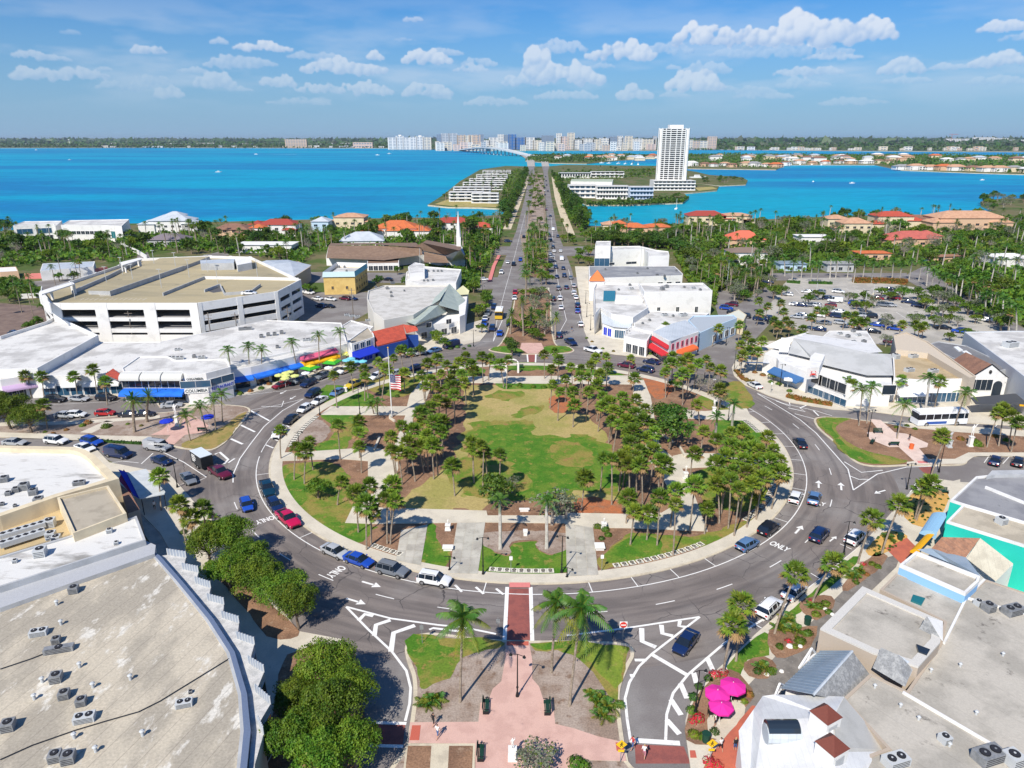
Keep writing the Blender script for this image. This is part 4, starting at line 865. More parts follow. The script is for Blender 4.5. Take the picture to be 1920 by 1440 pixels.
# near palms with every leaf its own
for x, y, h, b in ((1493,1072,7.5,(1452,1190)),(1390,1130,6.5,(1380,1270)),(1375,1168,7.4,(1355,1266)),(1563,1053,6.5,(1523,1132)),(1638,970,8,(1608,1058)),(1688,943,8,(1653,1040)),(1747,905,7.5,(1718,977)),(1732,914,6.5,(1715,975))):
 palm('sabal1', x, y, h, b, group='near cabbage palms by the south-east pavement', sc=1.42)
palm('coco1', 868, 1158, 10.6, (863,1318), sc=1.3); palm('coco1', 1043, 1130, 10.4, (1034,1262), sc=1.2); palm('coco1', 1090, 1140, 11.4, (1068,1325), sc=1.4)
for i, x in enumerate(range(1402, 1740, 17)): palm('royal', x+rnd.uniform(-4,4), 487+rnd.uniform(-6,6)+(x-1400)*.01, 8.5, (x+rnd.uniform(-5,5), 521+rnd.uniform(-4,4)), sc=1.3, z0=0)
for i in range(16): x = 1740+i*11; palm('royal', x, 500+i*5+rnd.uniform(-8,8), 8.5, (x+rnd.uniform(-5,5), 538+i*6), sc=1.4, z0=0)
palm('date1', 249, 750, 7.4, (253,811)); palm('date1', 278, 742, 6.8, (276,792), sc=.85)
for x, y, h, b in ((960,588,6.6,(957,627)),(979,576,6.4,(977,626)),(1026,576,6.2,(1024,617)),(1043,594,6.6,(1040,641)),(1010,592,5.6,(1008,625)),(995,585,6,(995,622))): palm('date', x, y, h, b, sc=1.0, group='date palms of the avenue')
for x, y, h, b in ((427,655,9.5,(437,712)),(465,648,10,(468,712)),(490,654,9.5,(493,715)),(547,640,9.5,(558,702)),(597,627,10,(600,695)),(636,620,10,(640,686)),(347,777,6,(357,828)),(373,760,6.5,(388,814)),(400,747,7.5,(405,808)),(415,737,7.5,(418,793)),(1590,713,5,None)):
 palm('coco', x, y, h, b, sc=1.15)
for x, y, h, b in ((1617,728,8,(1610,800)),(1635,724,7.5,(1625,795)),(1697,757,7,(1672,840)),(1743,708,9,(1740,805)),(1812,735,8.5,(1790,800))): palm('coco' if x != 1743 else 'royal', x, y, h, b, sc=1.25)
for x, y, h, b in ((1690,711,5.5,(1675,755)),(1763,713,8,(1755,750)),(1767,815,8,(1745,895)),(1873,772,7,(1850,840)),(1897,778,7,(1890,840)),(1882,765,7,(1872,838)),(1912,790,7,(1895,850)),(1597,720,5,(1590,745)),
 (1248,611,6,(1245,660)),(1258,628,5,(1255,660)),(1275,618,6,(1268,655)),(1348,614,6,(1335,650)),(1423,563,4.5,None),(1440,573,4.5,None),(1425,586,4.5,None),(1465,567,4.5,None),(1470,583,4.5,None),(1460,609,4.5,None),(1452,600,4.5,None),(1474,600,4.5,None),(1483,608,4.5,None),(1505,616,3.8,None),(1430,638,3.5,None),(1400,628,6,None),(1387,608,6,None),(1390,646,6,None),(1405,657,6,None),(1421,658,6,None),(1392,665,6,None),(1410,642,6,None),
 (1522,594,4.5,None),(1533,581,5,None),(1546,583,5,None),(1587,590,5,None),(1604,590,5,None),(1613,602,4.8,None),(1625,603,4.8,None),(1600,604,4.6,None),(1692,607,4.5,None),(1717,607,4.5,None),(1733,610,4.5,None),(1725,614,4.3,None),
 (47,702,6,None),(77,704,6,None),(137,704,6,None),(173,691,7.5,None),(197,714,6,None),(80,757,6.5,(90,805)),(298,890,6,(303,958)),(335,943,7,(357,1060)),(356,968,5,(360,1000)),(380,950,5.5,(382,975))):
 palm('sabal', x, y, h, b, group='cabbage palms along the streets', sc=1.3)
for x, y in ((990,484),(1016,492),(993,470),(985,500),(1012,470),(988,460),(1018,455),(1003,505),(986,512),(1015,510)): palm('coco', x, y, 5.5, None, sc=1.6)
for x, y, s in ((1490,1185,1.1),(1478,1165,1),(1462,1180,.9),(1600,1085,1.1),(1585,1075,1),(1612,1075,.9),(1430,1255,1),(1520,1140,.8),(812,1318,1.25),(798,1325,1),(1120,1318,1.1),(1140,1330,1.2),(1128,1345,1),(1108,1305,.8),(1702,950,1),(1665,1010,.9),(385,985,.9),(398,972,.8),(1710,790,.7),(755,715,.9),(975,722,.6),(700,1000,.01)):
 if s > .1: clump(x, y, s)
# broadleaf trees of the near left street
for x, y, s in ((396,1062,.8),(438,1052,.8),(470,1085,.85),(432,1110,.75),(492,1125,.85),(535,1150,.85),(560,1180,.7),(618,1310,.8),(662,1345,.7),(565,1345,.72),(622,1400,.85),(668,1450,.7),(560,1440,.8),(610,1480,.8)): tree('street', x, y, s, .15, sz=rnd.uniform(.9, 1.35))
for k, x, y, s in (('oak',597,935,.78),('dark',928,955,1.0),('grey',1035,985,1.15),('grey',1062,975,.85),('dark',1255,842,1.15),('dark',1262,815,1.0),('dark',1240,800,.8),('bare',1335,745,1.0),('bare',1350,765,.9),('bare',1310,735,.8),('bare',1003,625,.0),('oak',820,640,.75),('broad',760,672,.7),('broad',788,668,.6),('broad',835,655,.6),
  ('oak',905,590,.95),('oak',895,595,.8),('grey',1000,580,1.0),('grey',1012,560,.8),('bare',995,555,.9),('oak',1010,640,.7),('dark',960,668,.7),('dark',955,655,.6),('street',20,805,1.15),('street',60,812,.9),('street',-15,790,1.1),('broad',1265,735,.6),('grey',960,925,.6),
  ('oak',1105,500,1.05),('broad',1128,495,.8),('oak',980,600,.5),('broad',1450,562,1.0),('broad',1430,548,.8),('broad',1465,555,.8),('grey',1590,568,.8),('broad',1600,566,.6),('grey',1688,555,.85),('broad',1730,570,.7),('grey',1760,590,.6),('grey',1660,620,.7),('grey',1660,650,.7),('oak',1780,640,.6),('broad',575,552,.8),('broad',590,550,.5),('dark',710,540,.8),('dark',765,545,.9),('dark',785,540,.8),('dark',745,515,.6),
  ('broad',70,620,.8),('broad',55,622,.6),('oak',820,645,.6),('grey',1420,560,.7),('oak',1400,565,.7),('grey',1485,725,.5),('oak',1450,715,.5),('oak',1470,712,.5)):
 if s > .1: tree(k, x, y, s)
tree('grey', 1005, 1450, .8, .2, sz=.65); tree('grey', 985, 1440, .45, .2, sz=.7)
# the bushes and beds
for x, y, i, s in ((1430,1250,1,.7),(1445,1262,0,.7),(1420,1262,3,.6),(1478,1205,4,.55),(1462,1215,0,.6),(1500,1205,0,.8),(1515,1190,0,.7),(1490,1215,1,.5),(1520,1130,4,.5),(1535,1140,0,.8),(1548,1135,1,.7),(1530,1155,1,.7),(1553,1150,0,.6),(1618,1060,4,.55),(1635,1060,1,.6),(1625,1080,2,.5),(1645,1065,0,.6),(1605,1095,1,.5),
  (1340,1268,4,.8),(1356,1265,4,.7),(1328,1275,3,.6),(1310,1290,3,.6),(1300,1310,3,.7),(1297,1335,0,.7),(1310,1350,4,.8),(1300,1355,4,.6),(1300,1380,1,.7),(1320,1385,0,.7),(1340,1375,3,.6),(1405,1305,2,.6),(1395,1318,1,.5),(1330,1432,4,.8),(1345,1438,4,.7),
  (1120,990,0,.8),(1135,995,0,.8),(1140,1005,0,.7),(1128,1012,3,.6),(1080,1435,0,1.0),(1095,1440,0,.8),(200,802,0,1.2),(165,795,2,1.1),(155,800,0,.8),(100,815,2,.6),(125,808,2,.6),(240,797,1,.5),(265,800,2,.5),(85,812,1,.5),(1830,835,0,1.4),(1825,830,0,1.1),(1888,828,0,.9),(1800,825,2,.9),(1865,820,2,.8),(1680,803,1,.6),(1715,806,1,.6),(1700,800,1,.6),
  (470,735,2,.8),(450,740,0,.9),(490,730,0,.9),(430,742,0,.8),(505,722,2,.8),(520,715,0,.7),(410,750,2,.8),(375,752,2,.7),(1150,660,2,.6),(1220,665,1,.8),(1235,670,1,.8),(1250,672,1,.8),(1265,672,3,.7),(1205,662,3,.6),(1130,655,1,.6),(1110,642,2,.6),(1100,635,1,.6),(845,655,3,.9),(858,652,3,.9),(870,655,3,.7),(820,658,0,.6),(880,650,3,.7),(1070,722,0,.6),(1020,728,0,.9),(1040,728,0,.9),(1000,727,1,.8),(975,726,0,.8),(955,726,0,.7),(1060,730,0,.8),(850,735,0,.5),
  (1430,705,2,.9),(1415,700,2,.8),(1445,718,0,.8),(1460,722,1,.9),(1480,735,0,.8),(1515,735,1,.7),(735,735,3,.6),(745,745,3,.7),(345,1000,3,.7),(400,985,3,.9),(395,1000,0,.7),(385,1010,3,.6),(445,735,2,.6),(695,1370,0,.01),(930,575,1,.01)):
 if s > .1: shrub(x, y, i, s)
hedge([(1475,745),(1500,752),(1560,762)], 1.6, 1.1, m_rust, 'long rusty clipped hedge before the crab restaurant'); hedge([(1380,697),(1392,712),(1415,722)], 1.4, .9, m_rust, 'short curved rusty hedge at the street corner');
hedge([(1475,530),(1500,532)], 1.6, 1.2, m_leafd, 'dark clipped hedge at the left back of the big lot'); hedge([(1516,532),(1560,533)], 1.6, 1.2, m_leafd, 'longer dark clipped hedge at the back of the big lot'); hedge([(1600,530),(1640,530),(1700,533)], 3.5, 2.2, m_rust, 'tall yellow-brown hedge at the back of the big lot')
hedge([(150,826),(267,833)], .9, .5, m_leafd, 'low hedge strip on the west median pavement');
# residential belts: trees one can tell apart, strewn between the houses
HOUSES_KEEP = []                                      # filled by the house list: (x, y, radius)
def belt(px, n, kinds, smin, smax, seed, avoid=True):
 r = random.Random(seed); pts = P(px); k = 0; tries = 0
 x0, x1 = min(p.x for p in pts), max(p.x for p in pts); y0, y1 = min(p.y for p in pts), max(p.y for p in pts); done = []
 def inside(x, y):
  c = False
  for i in range(len(pts)):
   a, b = pts[i], pts[i-1]
   if (a.y > y) != (b.y > y) and x < (b.x-a.x)*(y-a.y)/(b.y-a.y)+a.x: c = not c
  return c
 while k < n and tries < n*40:
  tries += 1; y = y0+(y1-y0)*r.random(); x = r.uniform(x0, x1)
  if not inside(x, y) or any(hypot(x-a, y-b) < rr for a, b, rr in HOUSES_KEEP) or any(hypot(x-a, y-b) < 2.2 for a, b in done): continue
  done.append((x, y)); k += 1; kd = r.choice(kinds); s = r.uniform(smin, smax)
  if kd in ('coco','royal','sabal','date'):
   h = r.uniform(7, 12); pxx = proj((x, y, h)); palm(kd, pxx[0], pxx[1], h, proj((x+r.uniform(-.8,.8), y, 0)), group='palms of the waterfront gardens', sc=r.uniform(.9, 1.25)*(.8 if kd == 'date' else 1), z0=0)
  else: tree(kd, 0, 0, s, 0, at=Vector((x, y, 0)), group='trees of the waterfront gardens')
# ---------------------------------------------------------------- vehicles
m_paint = mat('car_paint', rough=.28, objcol=True, fine=0, spec=.5, coat=.6); m_glass = mat('car_glass', (.012,.018,.028), .08, fine=0, spec=.7)
m_tyre = mat('tyre', (.018,.018,.018), .8, fine=0); m_rim = mat('rim', (.45,.45,.46), .35, metal=.7, fine=0); m_blk = mat('black_plastic', (.02,.02,.022), .5, fine=0)
m_head = mat('headlamp', (.75,.78,.8), .15, fine=0, spec=.8); m_tail = mat('tail_lamp', (.45,.01,.01), .25, fine=0, spec=.6); m_wpl = mat('white_paint', (.80,.80,.78), .45, fine=.02)
# stations: x, z bottom, belt height, top height, half width low, half width belt, half width top, glass flag of the bay ahead
CT = {
 'sedan': dict(w=.92, wb=1.42, r=.33, st=[(-2.38,.38,.78,.80,.72,.74,.70),(-2.25,.25,.92,.98,.84,.84,.78),(-1.72,.22,.98,1.04,.92,.90,.80),(-1.05,.22,.97,1.40,.92,.90,.62),(.15,.22,.93,1.44,.92,.90,.64),(.45,.22,.92,1.41,.92,.90,.63),(1.25,.22,.88,.93,.92,.89,.76),(2.1,.24,.76,.80,.86,.82,.70),(2.36,.34,.62,.64,.70,.70,.62)], gl=(2,3,4,5), wt=(2,5)),
 'suv': dict(w=.97, wb=1.45, r=.38, st=[(-2.36,.42,.95,.98,.80,.82,.74),(-2.28,.30,1.08,1.12,.90,.90,.78),(-1.95,.28,1.10,1.62,.97,.94,.70),(-1.0,.28,1.08,1.70,.97,.94,.72),(.2,.28,1.05,1.70,.97,.94,.72),(.55,.28,1.04,1.66,.97,.94,.70),(1.2,.28,1.02,1.08,.97,.93,.80),(2.1,.30,.90,.95,.92,.88,.76),(2.36,.40,.72,.75,.78,.76,.68)], gl=(1,2,3,4,5), wt=(1,5)),
 'hatch': dict(w=.90, wb=1.3, r=.33, st=[(-2.05,.38,.88,.90,.74,.76,.70),(-1.98,.26,1.0,1.05,.84,.84,.74),(-1.6,.24,1.02,1.42,.90,.88,.64),(-.8,.24,.99,1.50,.90,.88,.66),(.2,.24,.96,1.48,.90,.88,.66),(.5,.24,.95,1.45,.90,.88,.64),(1.2,.24,.92,.97,.90,.86,.74),(1.85,.26,.80,.84,.84,.80,.70),(2.08,.36,.64,.66,.70,.70,.62)], gl=(1,2,3,4,5), wt=(1,5)),
 'pickup': dict(w=1.0, wb=1.75, r=.42, st=[(-2.85,.45,1.08,1.10,.86,.88,.84),(-2.75,.35,1.12,1.14,.97,.96,.90),(-1.0,.32,1.12,1.14,1.0,.98,.90),(-.95,.32,1.12,1.78,1.0,.96,.72),(.3,.32,1.12,1.84,1.0,.96,.74),(.6,.32,1.12,1.80,1.0,.96,.73),(1.25,.32,1.10,1.18,1.0,.96,.84),(2.5,.34,1.02,1.06,.96,.93,.82),(2.82,.42,.80,.84,.86,.84,.78)], gl=(3,4,5), wt=(5,)),
 'van': dict(w=1.0, wb=1.7, r=.36, st=[(-2.7,.35,1.2,2.0,.96,.95,.84),(-2.6,.25,1.2,2.1,.99,.97,.86),(-1.2,.25,1.2,2.12,1.0,.97,.86),(.2,.25,1.2,2.12,1.0,.97,.86),(1.0,.25,1.18,2.08,1.0,.97,.84),(1.3,.25,1.16,2.0,1.0,.96,.82),(2.0,.25,1.10,1.20,.99,.94,.84),(2.55,.27,.95,.98,.94,.9,.8),(2.7,.36,.75,.78,.84,.8,.72)], gl=(3,4,5), wt=(5,)),
}
def car_parts(k):
 T = CT[k]; st = T['st']; body = MB(); win = MB(); rings = []
 for x, z0, zb, zt, wl, wb_, wt in st:
  zm = z0+(zb-z0)*.55
  rings.append([(x,wl*.94,z0),(x,wl*1.0,zm),(x,wb_,zb),(x,wt,zt-(.04 if zt-zb > .2 else .01)),(x,wt*.55,zt+.0),(x,-wt*.55,zt+.0),(x,-wt,zt-(.04 if zt-zb > .2 else .01)),(x,-wb_,zb),(x,-wl*1.0,zm),(x,-wl*.94,z0)])
 n = len(rings)
 for i in range(n-1):
  for j in range(9):
   q4 = [rings[i][j], rings[i+1][j], rings[i+1][j+1], rings[i][j+1]]; glass = False
   a, b = st[i], st[i+1]; ha, hb = a[3]-a[2], b[3]-b[2]
   if i in T['gl'] and j in (2,6): glass = True
   if i in T['wt'] and j in (3,4,5) and abs(ha-hb) > .25: glass = True
   if k == 'pickup' and i == 2: glass = False
   (win if glass else body).face(q4, m_glass if glass else m_paint)
 body.face(rings[0], m_paint); body.face(rings[-1][::-1], m_paint)
 body.face([(r_[0], r_[1], r_[2]) for r_ in (rings[1][0], rings[1][9], rings[-2][9], rings[-2][0])], m_blk)
 for s_ in (-1, 1):                                # pillars and dark sill line
  for xi in T['gl'][1:-1]:
   p, r2 = st[xi], st[xi]; body.tube([(p[0], s_*(p[5]+.004), p[2]), (p[0], s_*(p[6]+.012), p[3]-.03)], .035, m_paint, 4)
  body.box((0, s_*T['w']*.985, st[4][1]), (3.2, .05, .12), m_blk)
 if k == 'pickup':
  body.box((-1.88, 0, 1.125), (1.55, 1.5, .02), m_blk)
 f, r_ = st[-1], st[0]
 body.box((f[0]-.02, 0, f[1]+.02), (.10, 1.1, .2), m_blk); body.box((r_[0]+.02, 0, r_[1]+.02), (.10, 1.3, .14), m_blk); body.box((r_[0]-.03, 0, r_[1]+.22), (.03,.34,.14), m_wpl)
 if k in ('suv','van'):
  for s_ in (-1, 1): body.box((-.6, s_*.62, st[3][3]-.01), (2.0, .05, .06), m_blk)
 wh = MB(); wh.tube([(0,-.12,0),(0,.12,0)], T['r'], m_tyre, 12); wh.tube([(0,-.13,0),(0,.13,0)], T['r']*.62, m_rim, 8)
 hl = MB(); hl.box((0,0,0), (.14,.36,.13), m_head); tl = MB(); tl.box((0,0,0), (.10,.30,.20), m_tail); mi = MB(); mi.box((0,0,0), (.14,.2,.14), m_paint)
 return dict(body=body.mesh('body', smooth=32), windows=win.mesh('windows', smooth=32), wheel=wh.mesh('wheel', smooth=40), headlight=hl.mesh('headlight'), tail_light=tl.mesh('tail_light'), mirror=mi.mesh('mirror'))
CP = {k: car_parts(k) for k in CT}
def joined(k):                                        # the same car as one mesh for far copies
 mb = MB(); T = CT[k]; P_ = CP[k]
 for me, offs in ((P_['body'], [(0,0,0)]), (P_['windows'], [(0,0,0)]), (P_['wheel'], [(x, y, T['r']) for x in (-T['wb'], T['wb']) for y in (-T['w']+.1, T['w']-.1)])):
  for o in offs:
   for p in me.polygons: mb.face([(Vector(me.vertices[v].co)+Vector(o)) for v in p.vertices], me.materials[p.material_index])
 return mb.mesh('car_body', smooth=32)
CJ = {k: joined(k) for k in CT}
PAINT = {'white': (.78,.79,.80), 'silver': (.42,.44,.47), 'grey': (.17,.19,.22), 'black': (.010,.013,.024), 'sky_tinted_navy': (.008,.022,.085), 'blue': (.015,.07,.42), 'steel blue': (.10,.20,.38), 'red': (.42,.018,.022), 'dark red': (.22,.008,.022),  # dark blue here paints in the sky that many black cars reflect
  'crimson': (.50,.008,.07), 'maroon': (.12,.010,.035), 'yellow': (.62,.45,.02), 'teal': (.006,.035,.065), 'orange': (.7,.2,.04)}
KN = {'sedan': ('sedan','car'), 'suv': ('SUV','car'), 'hatch': ('hatchback','car'), 'pickup': ('pickup truck','pickup'), 'van': ('van','van')}
def car(x, y, k, colr, head=None, near=True, z=ZR, label=None, at=None, group='cars parked and driving round the circle', park=False, sc=1.0):
 c = at or G(x, y, .7+z)
 if head is None: h = tang(c)
 elif isinstance(head, tuple): d = G(head[0], head[1], .7+z)-c; h = atan2(d.y, d.x)
 else: h = head
 nm, cat = KN[k]; ph = '%s %s' % (colr, nm); T = CT[k]
 if near:
  root = empty(nm.lower().replace(' ', '_'), (c.x, c.y, z), h); P_ = CP[k]; pc = PAINT[colr]; st = T['st']
  link('body', P_['body'], root, color=pc); link('windows', P_['windows'], root)
  for X_ in (-T['wb'], T['wb']):
   for Y_ in (-T['w']+.1, T['w']-.1): link('wheel', P_['wheel'], root, (X_, Y_, T['r']))
  for s_ in (-1, 1):
   link('headlight', P_['headlight'], root, (st[-1][0]-.10, s_*(st[-1][4]-.14), st[-1][2]-.10)); link('tail_light', P_['tail_light'], root, (st[0][0]+.02, s_*(st[0][4]-.12), st[0][2]-.2))
   link('mirror', P_['mirror'], root, (T['st'][5][0]+.25, s_*(T['w']+.08), T['st'][5][2]+.02), color=pc)
 else: root = link(nm.lower().replace(' ', '_'), CJ[k], None, (c.x, c.y, z), h, PAINT[colr])
 if sc != 1: root.scale = (sc,)*3
 if label: tag(root, label, cat, group)
 else: later(root, ph, cat, group, c)
 return root
for a in ((628,1032,'sedan','silver'),(672,1048,'sedan','blue'),(735,1067,'suv','grey'),(814,1085,'suv','white'),(540,972,'pickup','crimson'),(515,945,'hatch','sky_tinted_navy'),(501,915,'pickup','teal'),(523,811,'suv','white'),(545,785,'sedan','black'),(571,765,'hatch','white'),(599,750,'sedan','white'),
  (1492,931,'hatch','white'),(1442,989,'suv','black'),(1402,1019,'hatch','steel blue'),(1500,829,'sedan','black'),(1527,932,'sedan','steel blue'),(1537,1001,'suv','sky_tinted_navy'),(1210,692,'suv','sky_tinted_navy'),(1222,677,'sedan','sky_tinted_navy'),(1174,684,'suv','maroon')):
 car(*a, sc=1.02 if a[2] != 'suv' else 1.0)
car(462,945,'hatch','blue',(470,965)); car(633,734,'sedan','steel blue',(620,741)); car(664,720,'pickup','yellow',(650,726)); car(706,705,'suv','white',(692,711)); car(586,737,'suv','sky_tinted_navy',(572,745)); car(578,718,'suv','sky_tinted_navy',(563,725)); car(562,712,'suv','grey',(548,718)); car(527,721,'sedan','dark red',(508,727))
car(604,704,'suv','grey',(590,710)); car(647,694,'suv','white',(635,698)); car(783,661,'suv','white',(770,664)); car(814,656,'sedan','steel blue',(800,660)); car(846,647,'van','sky_tinted_navy',(830,651)); car(779,688,'sedan','sky_tinted_navy',(765,692)); car(741,699,'hatch','silver',(728,703))
car(1286,1202,'sedan','sky_tinted_navy',(1268,1225)); car(1443,1138,'suv','white',(1462,1120)); car(1490,1107,'sedan','white',(1510,1090)); car(1604,1006,'suv','white',(1622,990)); car(1415,721,'sedan','white',(1400,713)); car(1112,656,'pickup','white',(1128,660)); car(1070,641,'pickup','sky_tinted_navy',(1085,650))
car(1867,862,'sedan','sky_tinted_navy',(1872,852)); car(1910,864,'sedan','black',(1915,854));
car(105,825,'suv','white',(122,827)); car(172,827,'suv','blue',(190,831)); car(159,838,'sedan','white',(176,843)); car(222,850,'van','sky_tinted_navy',(240,853)); car(303,862,'sedan','sky_tinted_navy',(320,868)); car(353,896,'sedan','grey',(366,910)); car(27,828,'sedan','silver',(45,829))
car(412,885,'pickup','maroon',(432,897),label='maroon pickup truck towing the black box trailer')
car(148,746,'sedan','silver',(165,747)); car(199,745,'suv','black',(215,746)); car(103,748,'suv','black',(118,748)); car(143,776,'hatch','white',(160,776)); car(122,777,'sedan','silver',(138,778)); car(197,773,'hatch','red',(212,773)); car(322,758,'sedan','silver',(340,757)); car(243,776,'sedan','black',(260,776)); car(303,746,'suv','black',(318,745)); car(270,775,'sedan','black',(285,775))
car(295,837,'van','silver',(315,840),label='silver van with ladder rack and white ladder on its roof')
AV = [(982,444,'suv','black',-1),(953,452,'suv','sky_tinted_navy',9),(963,495,'suv','black',1),(952,491,'sedan','white',1),(976,487,'suv','blue',1),(940,510,'suv','white',1),(966,548,'suv','red',1),(965,558,'sedan','white',1),(914,587,'suv','grey',1),(910,596,'sedan','white',1),(908,606,'suv','blue',1),(923,615,'suv','sky_tinted_navy',1),(937,624,'sedan','blue',1),(955,606,'suv','sky_tinted_navy',1),(926,575,'suv','sky_tinted_navy',1),(907,523,'hatch','white',9),
 (1030,441,'suv','black',2),(1046,443,'suv','sky_tinted_navy',2),(1033,450,'suv','black',2),(1008,455,'van','maroon',9),(1037,463,'suv','black',2),(1039,470,'sedan','white',2),(1051,470,'hatch','white',2),(1032,476,'sedan','silver',2),(1053,485,'van','white',2),(1042,500,'suv','sky_tinted_navy',2),(1056,502,'sedan','sky_tinted_navy',2),(1044,518,'sedan','sky_tinted_navy',2),(1058,516,'suv','sky_tinted_navy',2),(1047,540,'suv','grey',2),(1062,538,'sedan','sky_tinted_navy',2),(1050,559,'suv','white',2),(1037,560,'suv','black',2),(1052,576,'sedan','white',2),(1076,549,'suv','white',2),(1080,557,'sedan','white',2),(1083,572,'suv','sky_tinted_navy',2),(1083,582,'sedan','blue',2),(1089,607,'sedan','white',2),
 (1048,628,'suv','sky_tinted_navy',2),(996,341,'sedan','white',1),(1023,331,'suv','black',2),(1024,339,'suv','black',2),(1025,347,'suv','sky_tinted_navy',2),(1021,352,'suv','black',2),(1021,357,'sedan','white',2),(1027,358,'suv','sky_tinted_navy',2),(1022,365,'suv','black',2),(1024,393,'suv','maroon',2),(1032,405,'suv','sky_tinted_navy',2),(1027,425,'sedan','white',2),(1037,430,'van','white',2),(1029,439,'suv','sky_tinted_navy',2),(1076,535,'sedan','silver',2),(1070,520,'hatch','grey',2),(1034,488,'sedan','grey',9),(1030,481,'suv','silver',9),(1034,500,'sedan','silver',9)]
for x, y, k, c_, d in AV:
 h = {1: -pi/2-.04, -1: -pi/2-.04, 2: pi/2-.04, 9: .1}[d]
 car(x, y, k, c_, h, near=(y > 530), group='cars on the long avenue')
LOT = [(1477,551,'hatch','white'),(1492,570,'sedan','white'),(1566,563,'van','white'),(1603,568,'suv','blue'),(1573,583,'sedan','white'),(1571,592,'suv','sky_tinted_navy'),(1495,593,'sedan','silver'),(1510,593,'sedan','grey'),(1632,592,'suv','black'),(1645,608,'sedan','blue'),(1678,615,'suv','blue'),(1602,611,'sedan','white'),(1535,616,'sedan','sky_tinted_navy'),(1675,551,'suv','grey'),(1668,541,'sedan','black'),(1637,620,'sedan','black'),(1703,565,'sedan','sky_tinted_navy'),(1722,572,'suv','sky_tinted_navy'),(1847,598,'sedan','white'),(1770,613,'sedan','black'),(1800,620,'suv','blue'),
 (1362,577,'suv','blue'),(1440,596,'sedan','black'),(1425,597,'suv','sky_tinted_navy'),(1395,592,'suv','black'),(1376,585,'sedan','black'),(1372,570,'suv','maroon'),(1440,528,'sedan','sky_tinted_navy'),(1672,639,'sedan','maroon'),(1452,604,'suv','black'),
 (595,559,'sedan','white'),(620,560,'sedan','white'),(647,559,'suv','maroon'),(660,559,'sedan','sky_tinted_navy'),(602,573,'suv','sky_tinted_navy'),(617,573,'sedan','black'),(727,523,'sedan','black'),(345,646,'sedan','sky_tinted_navy'),(25,625,'suv','sky_tinted_navy'),(1740,490,'sedan','black'),(1880,583,'sedan','silver'),(578,548,'van','white'),(960,640,'hatch','sky_tinted_navy') ]
LR = random.Random(4)
for i in range(30): y_ = LR.choice([546,558,571,590,604]); LOT.insert(0, (1500+LR.uniform(0,1)*(y_-380)*1.05, y_, LR.choice(['suv','sedan','hatch']), LR.choice(['white','silver','grey','black','sky_tinted_navy','white','dark red'])))
for i, (x, y, k, c_) in enumerate(LOT[:-1]): car(x, y, k, c_, [2.6,-.45,2.7,-.5][i % 4], near=False, group='cars in the side car parks')
car(467,548.5,'sedan','white',.1,near=False,z=11.0,label='lone white car on the top deck of the car park')
for x in (297,318): car(x,602,'sedan','silver' if x == 297 else 'white',1.5,near=False,z=4.35,at=G(x,602,4.5)+Vector((0,5,0)),label='%s car seen through the middle storey opening of the car park' % ('silver' if x == 297 else 'white'))
# trailer, buses, ladder
b = MB(); c = G(379,865,1.0); hd = atan2(*(lambda d: (d.y, d.x))(G(432,897)-G(395,872)))
t = empty('box_trailer', (c.x, c.y, ZR), hd); tag(t, 'black box trailer with a pale grey roof towed by a maroon pickup', 'trailer')
m_trl = mat('trailer_black', (.018,.022,.026), .35, fine=0, spec=.5)
b = MB(); b.box((0,0,.55), (4.6,2.2,2.2), m_trl); b.build('body').parent = t
b = MB(); b.box((0,0,2.755), (4.65,2.25,.08), mat('pale_roof', (.62,.68,.72), .5)); b.build('roof').parent = t
for s_ in (-1,1):
 for xx in (-.5,.5): link('wheel', CP['suv']['wheel'], t, (xx, s_*1.05, .38))
b = MB(); b.beam((2.3,0,.5),(3.5,0,.5),.12,.12,m_blk); b.build('drawbar').parent = t
for i, (xx, zz, L_) in enumerate(((-1.0,2.2,1.4),(-.9,1.85,1.8),(-.9,1.45,1.6),(-1.1,1.1,1.0))):
 b = MB(); b.box((xx, -1.115, zz), (L_, .02, .2), m_wpl); b.build('printed_line').parent = t
ld = empty('ladder', (G(295,832,2.3).x, G(295,832,2.3).y, 2.2), -.15); tag(ld, 'white ladder lying on the roof rack of the silver van', 'ladder')
b = MB();
for s_ in (-.25,.25): b.box((0,s_,0), (3.6,.07,.08), m_wpl)
for k in range(9): b.box((-1.6+k*.4,0,.02), (.05,.5,.04), m_wpl)
b.build('rails').parent = ld
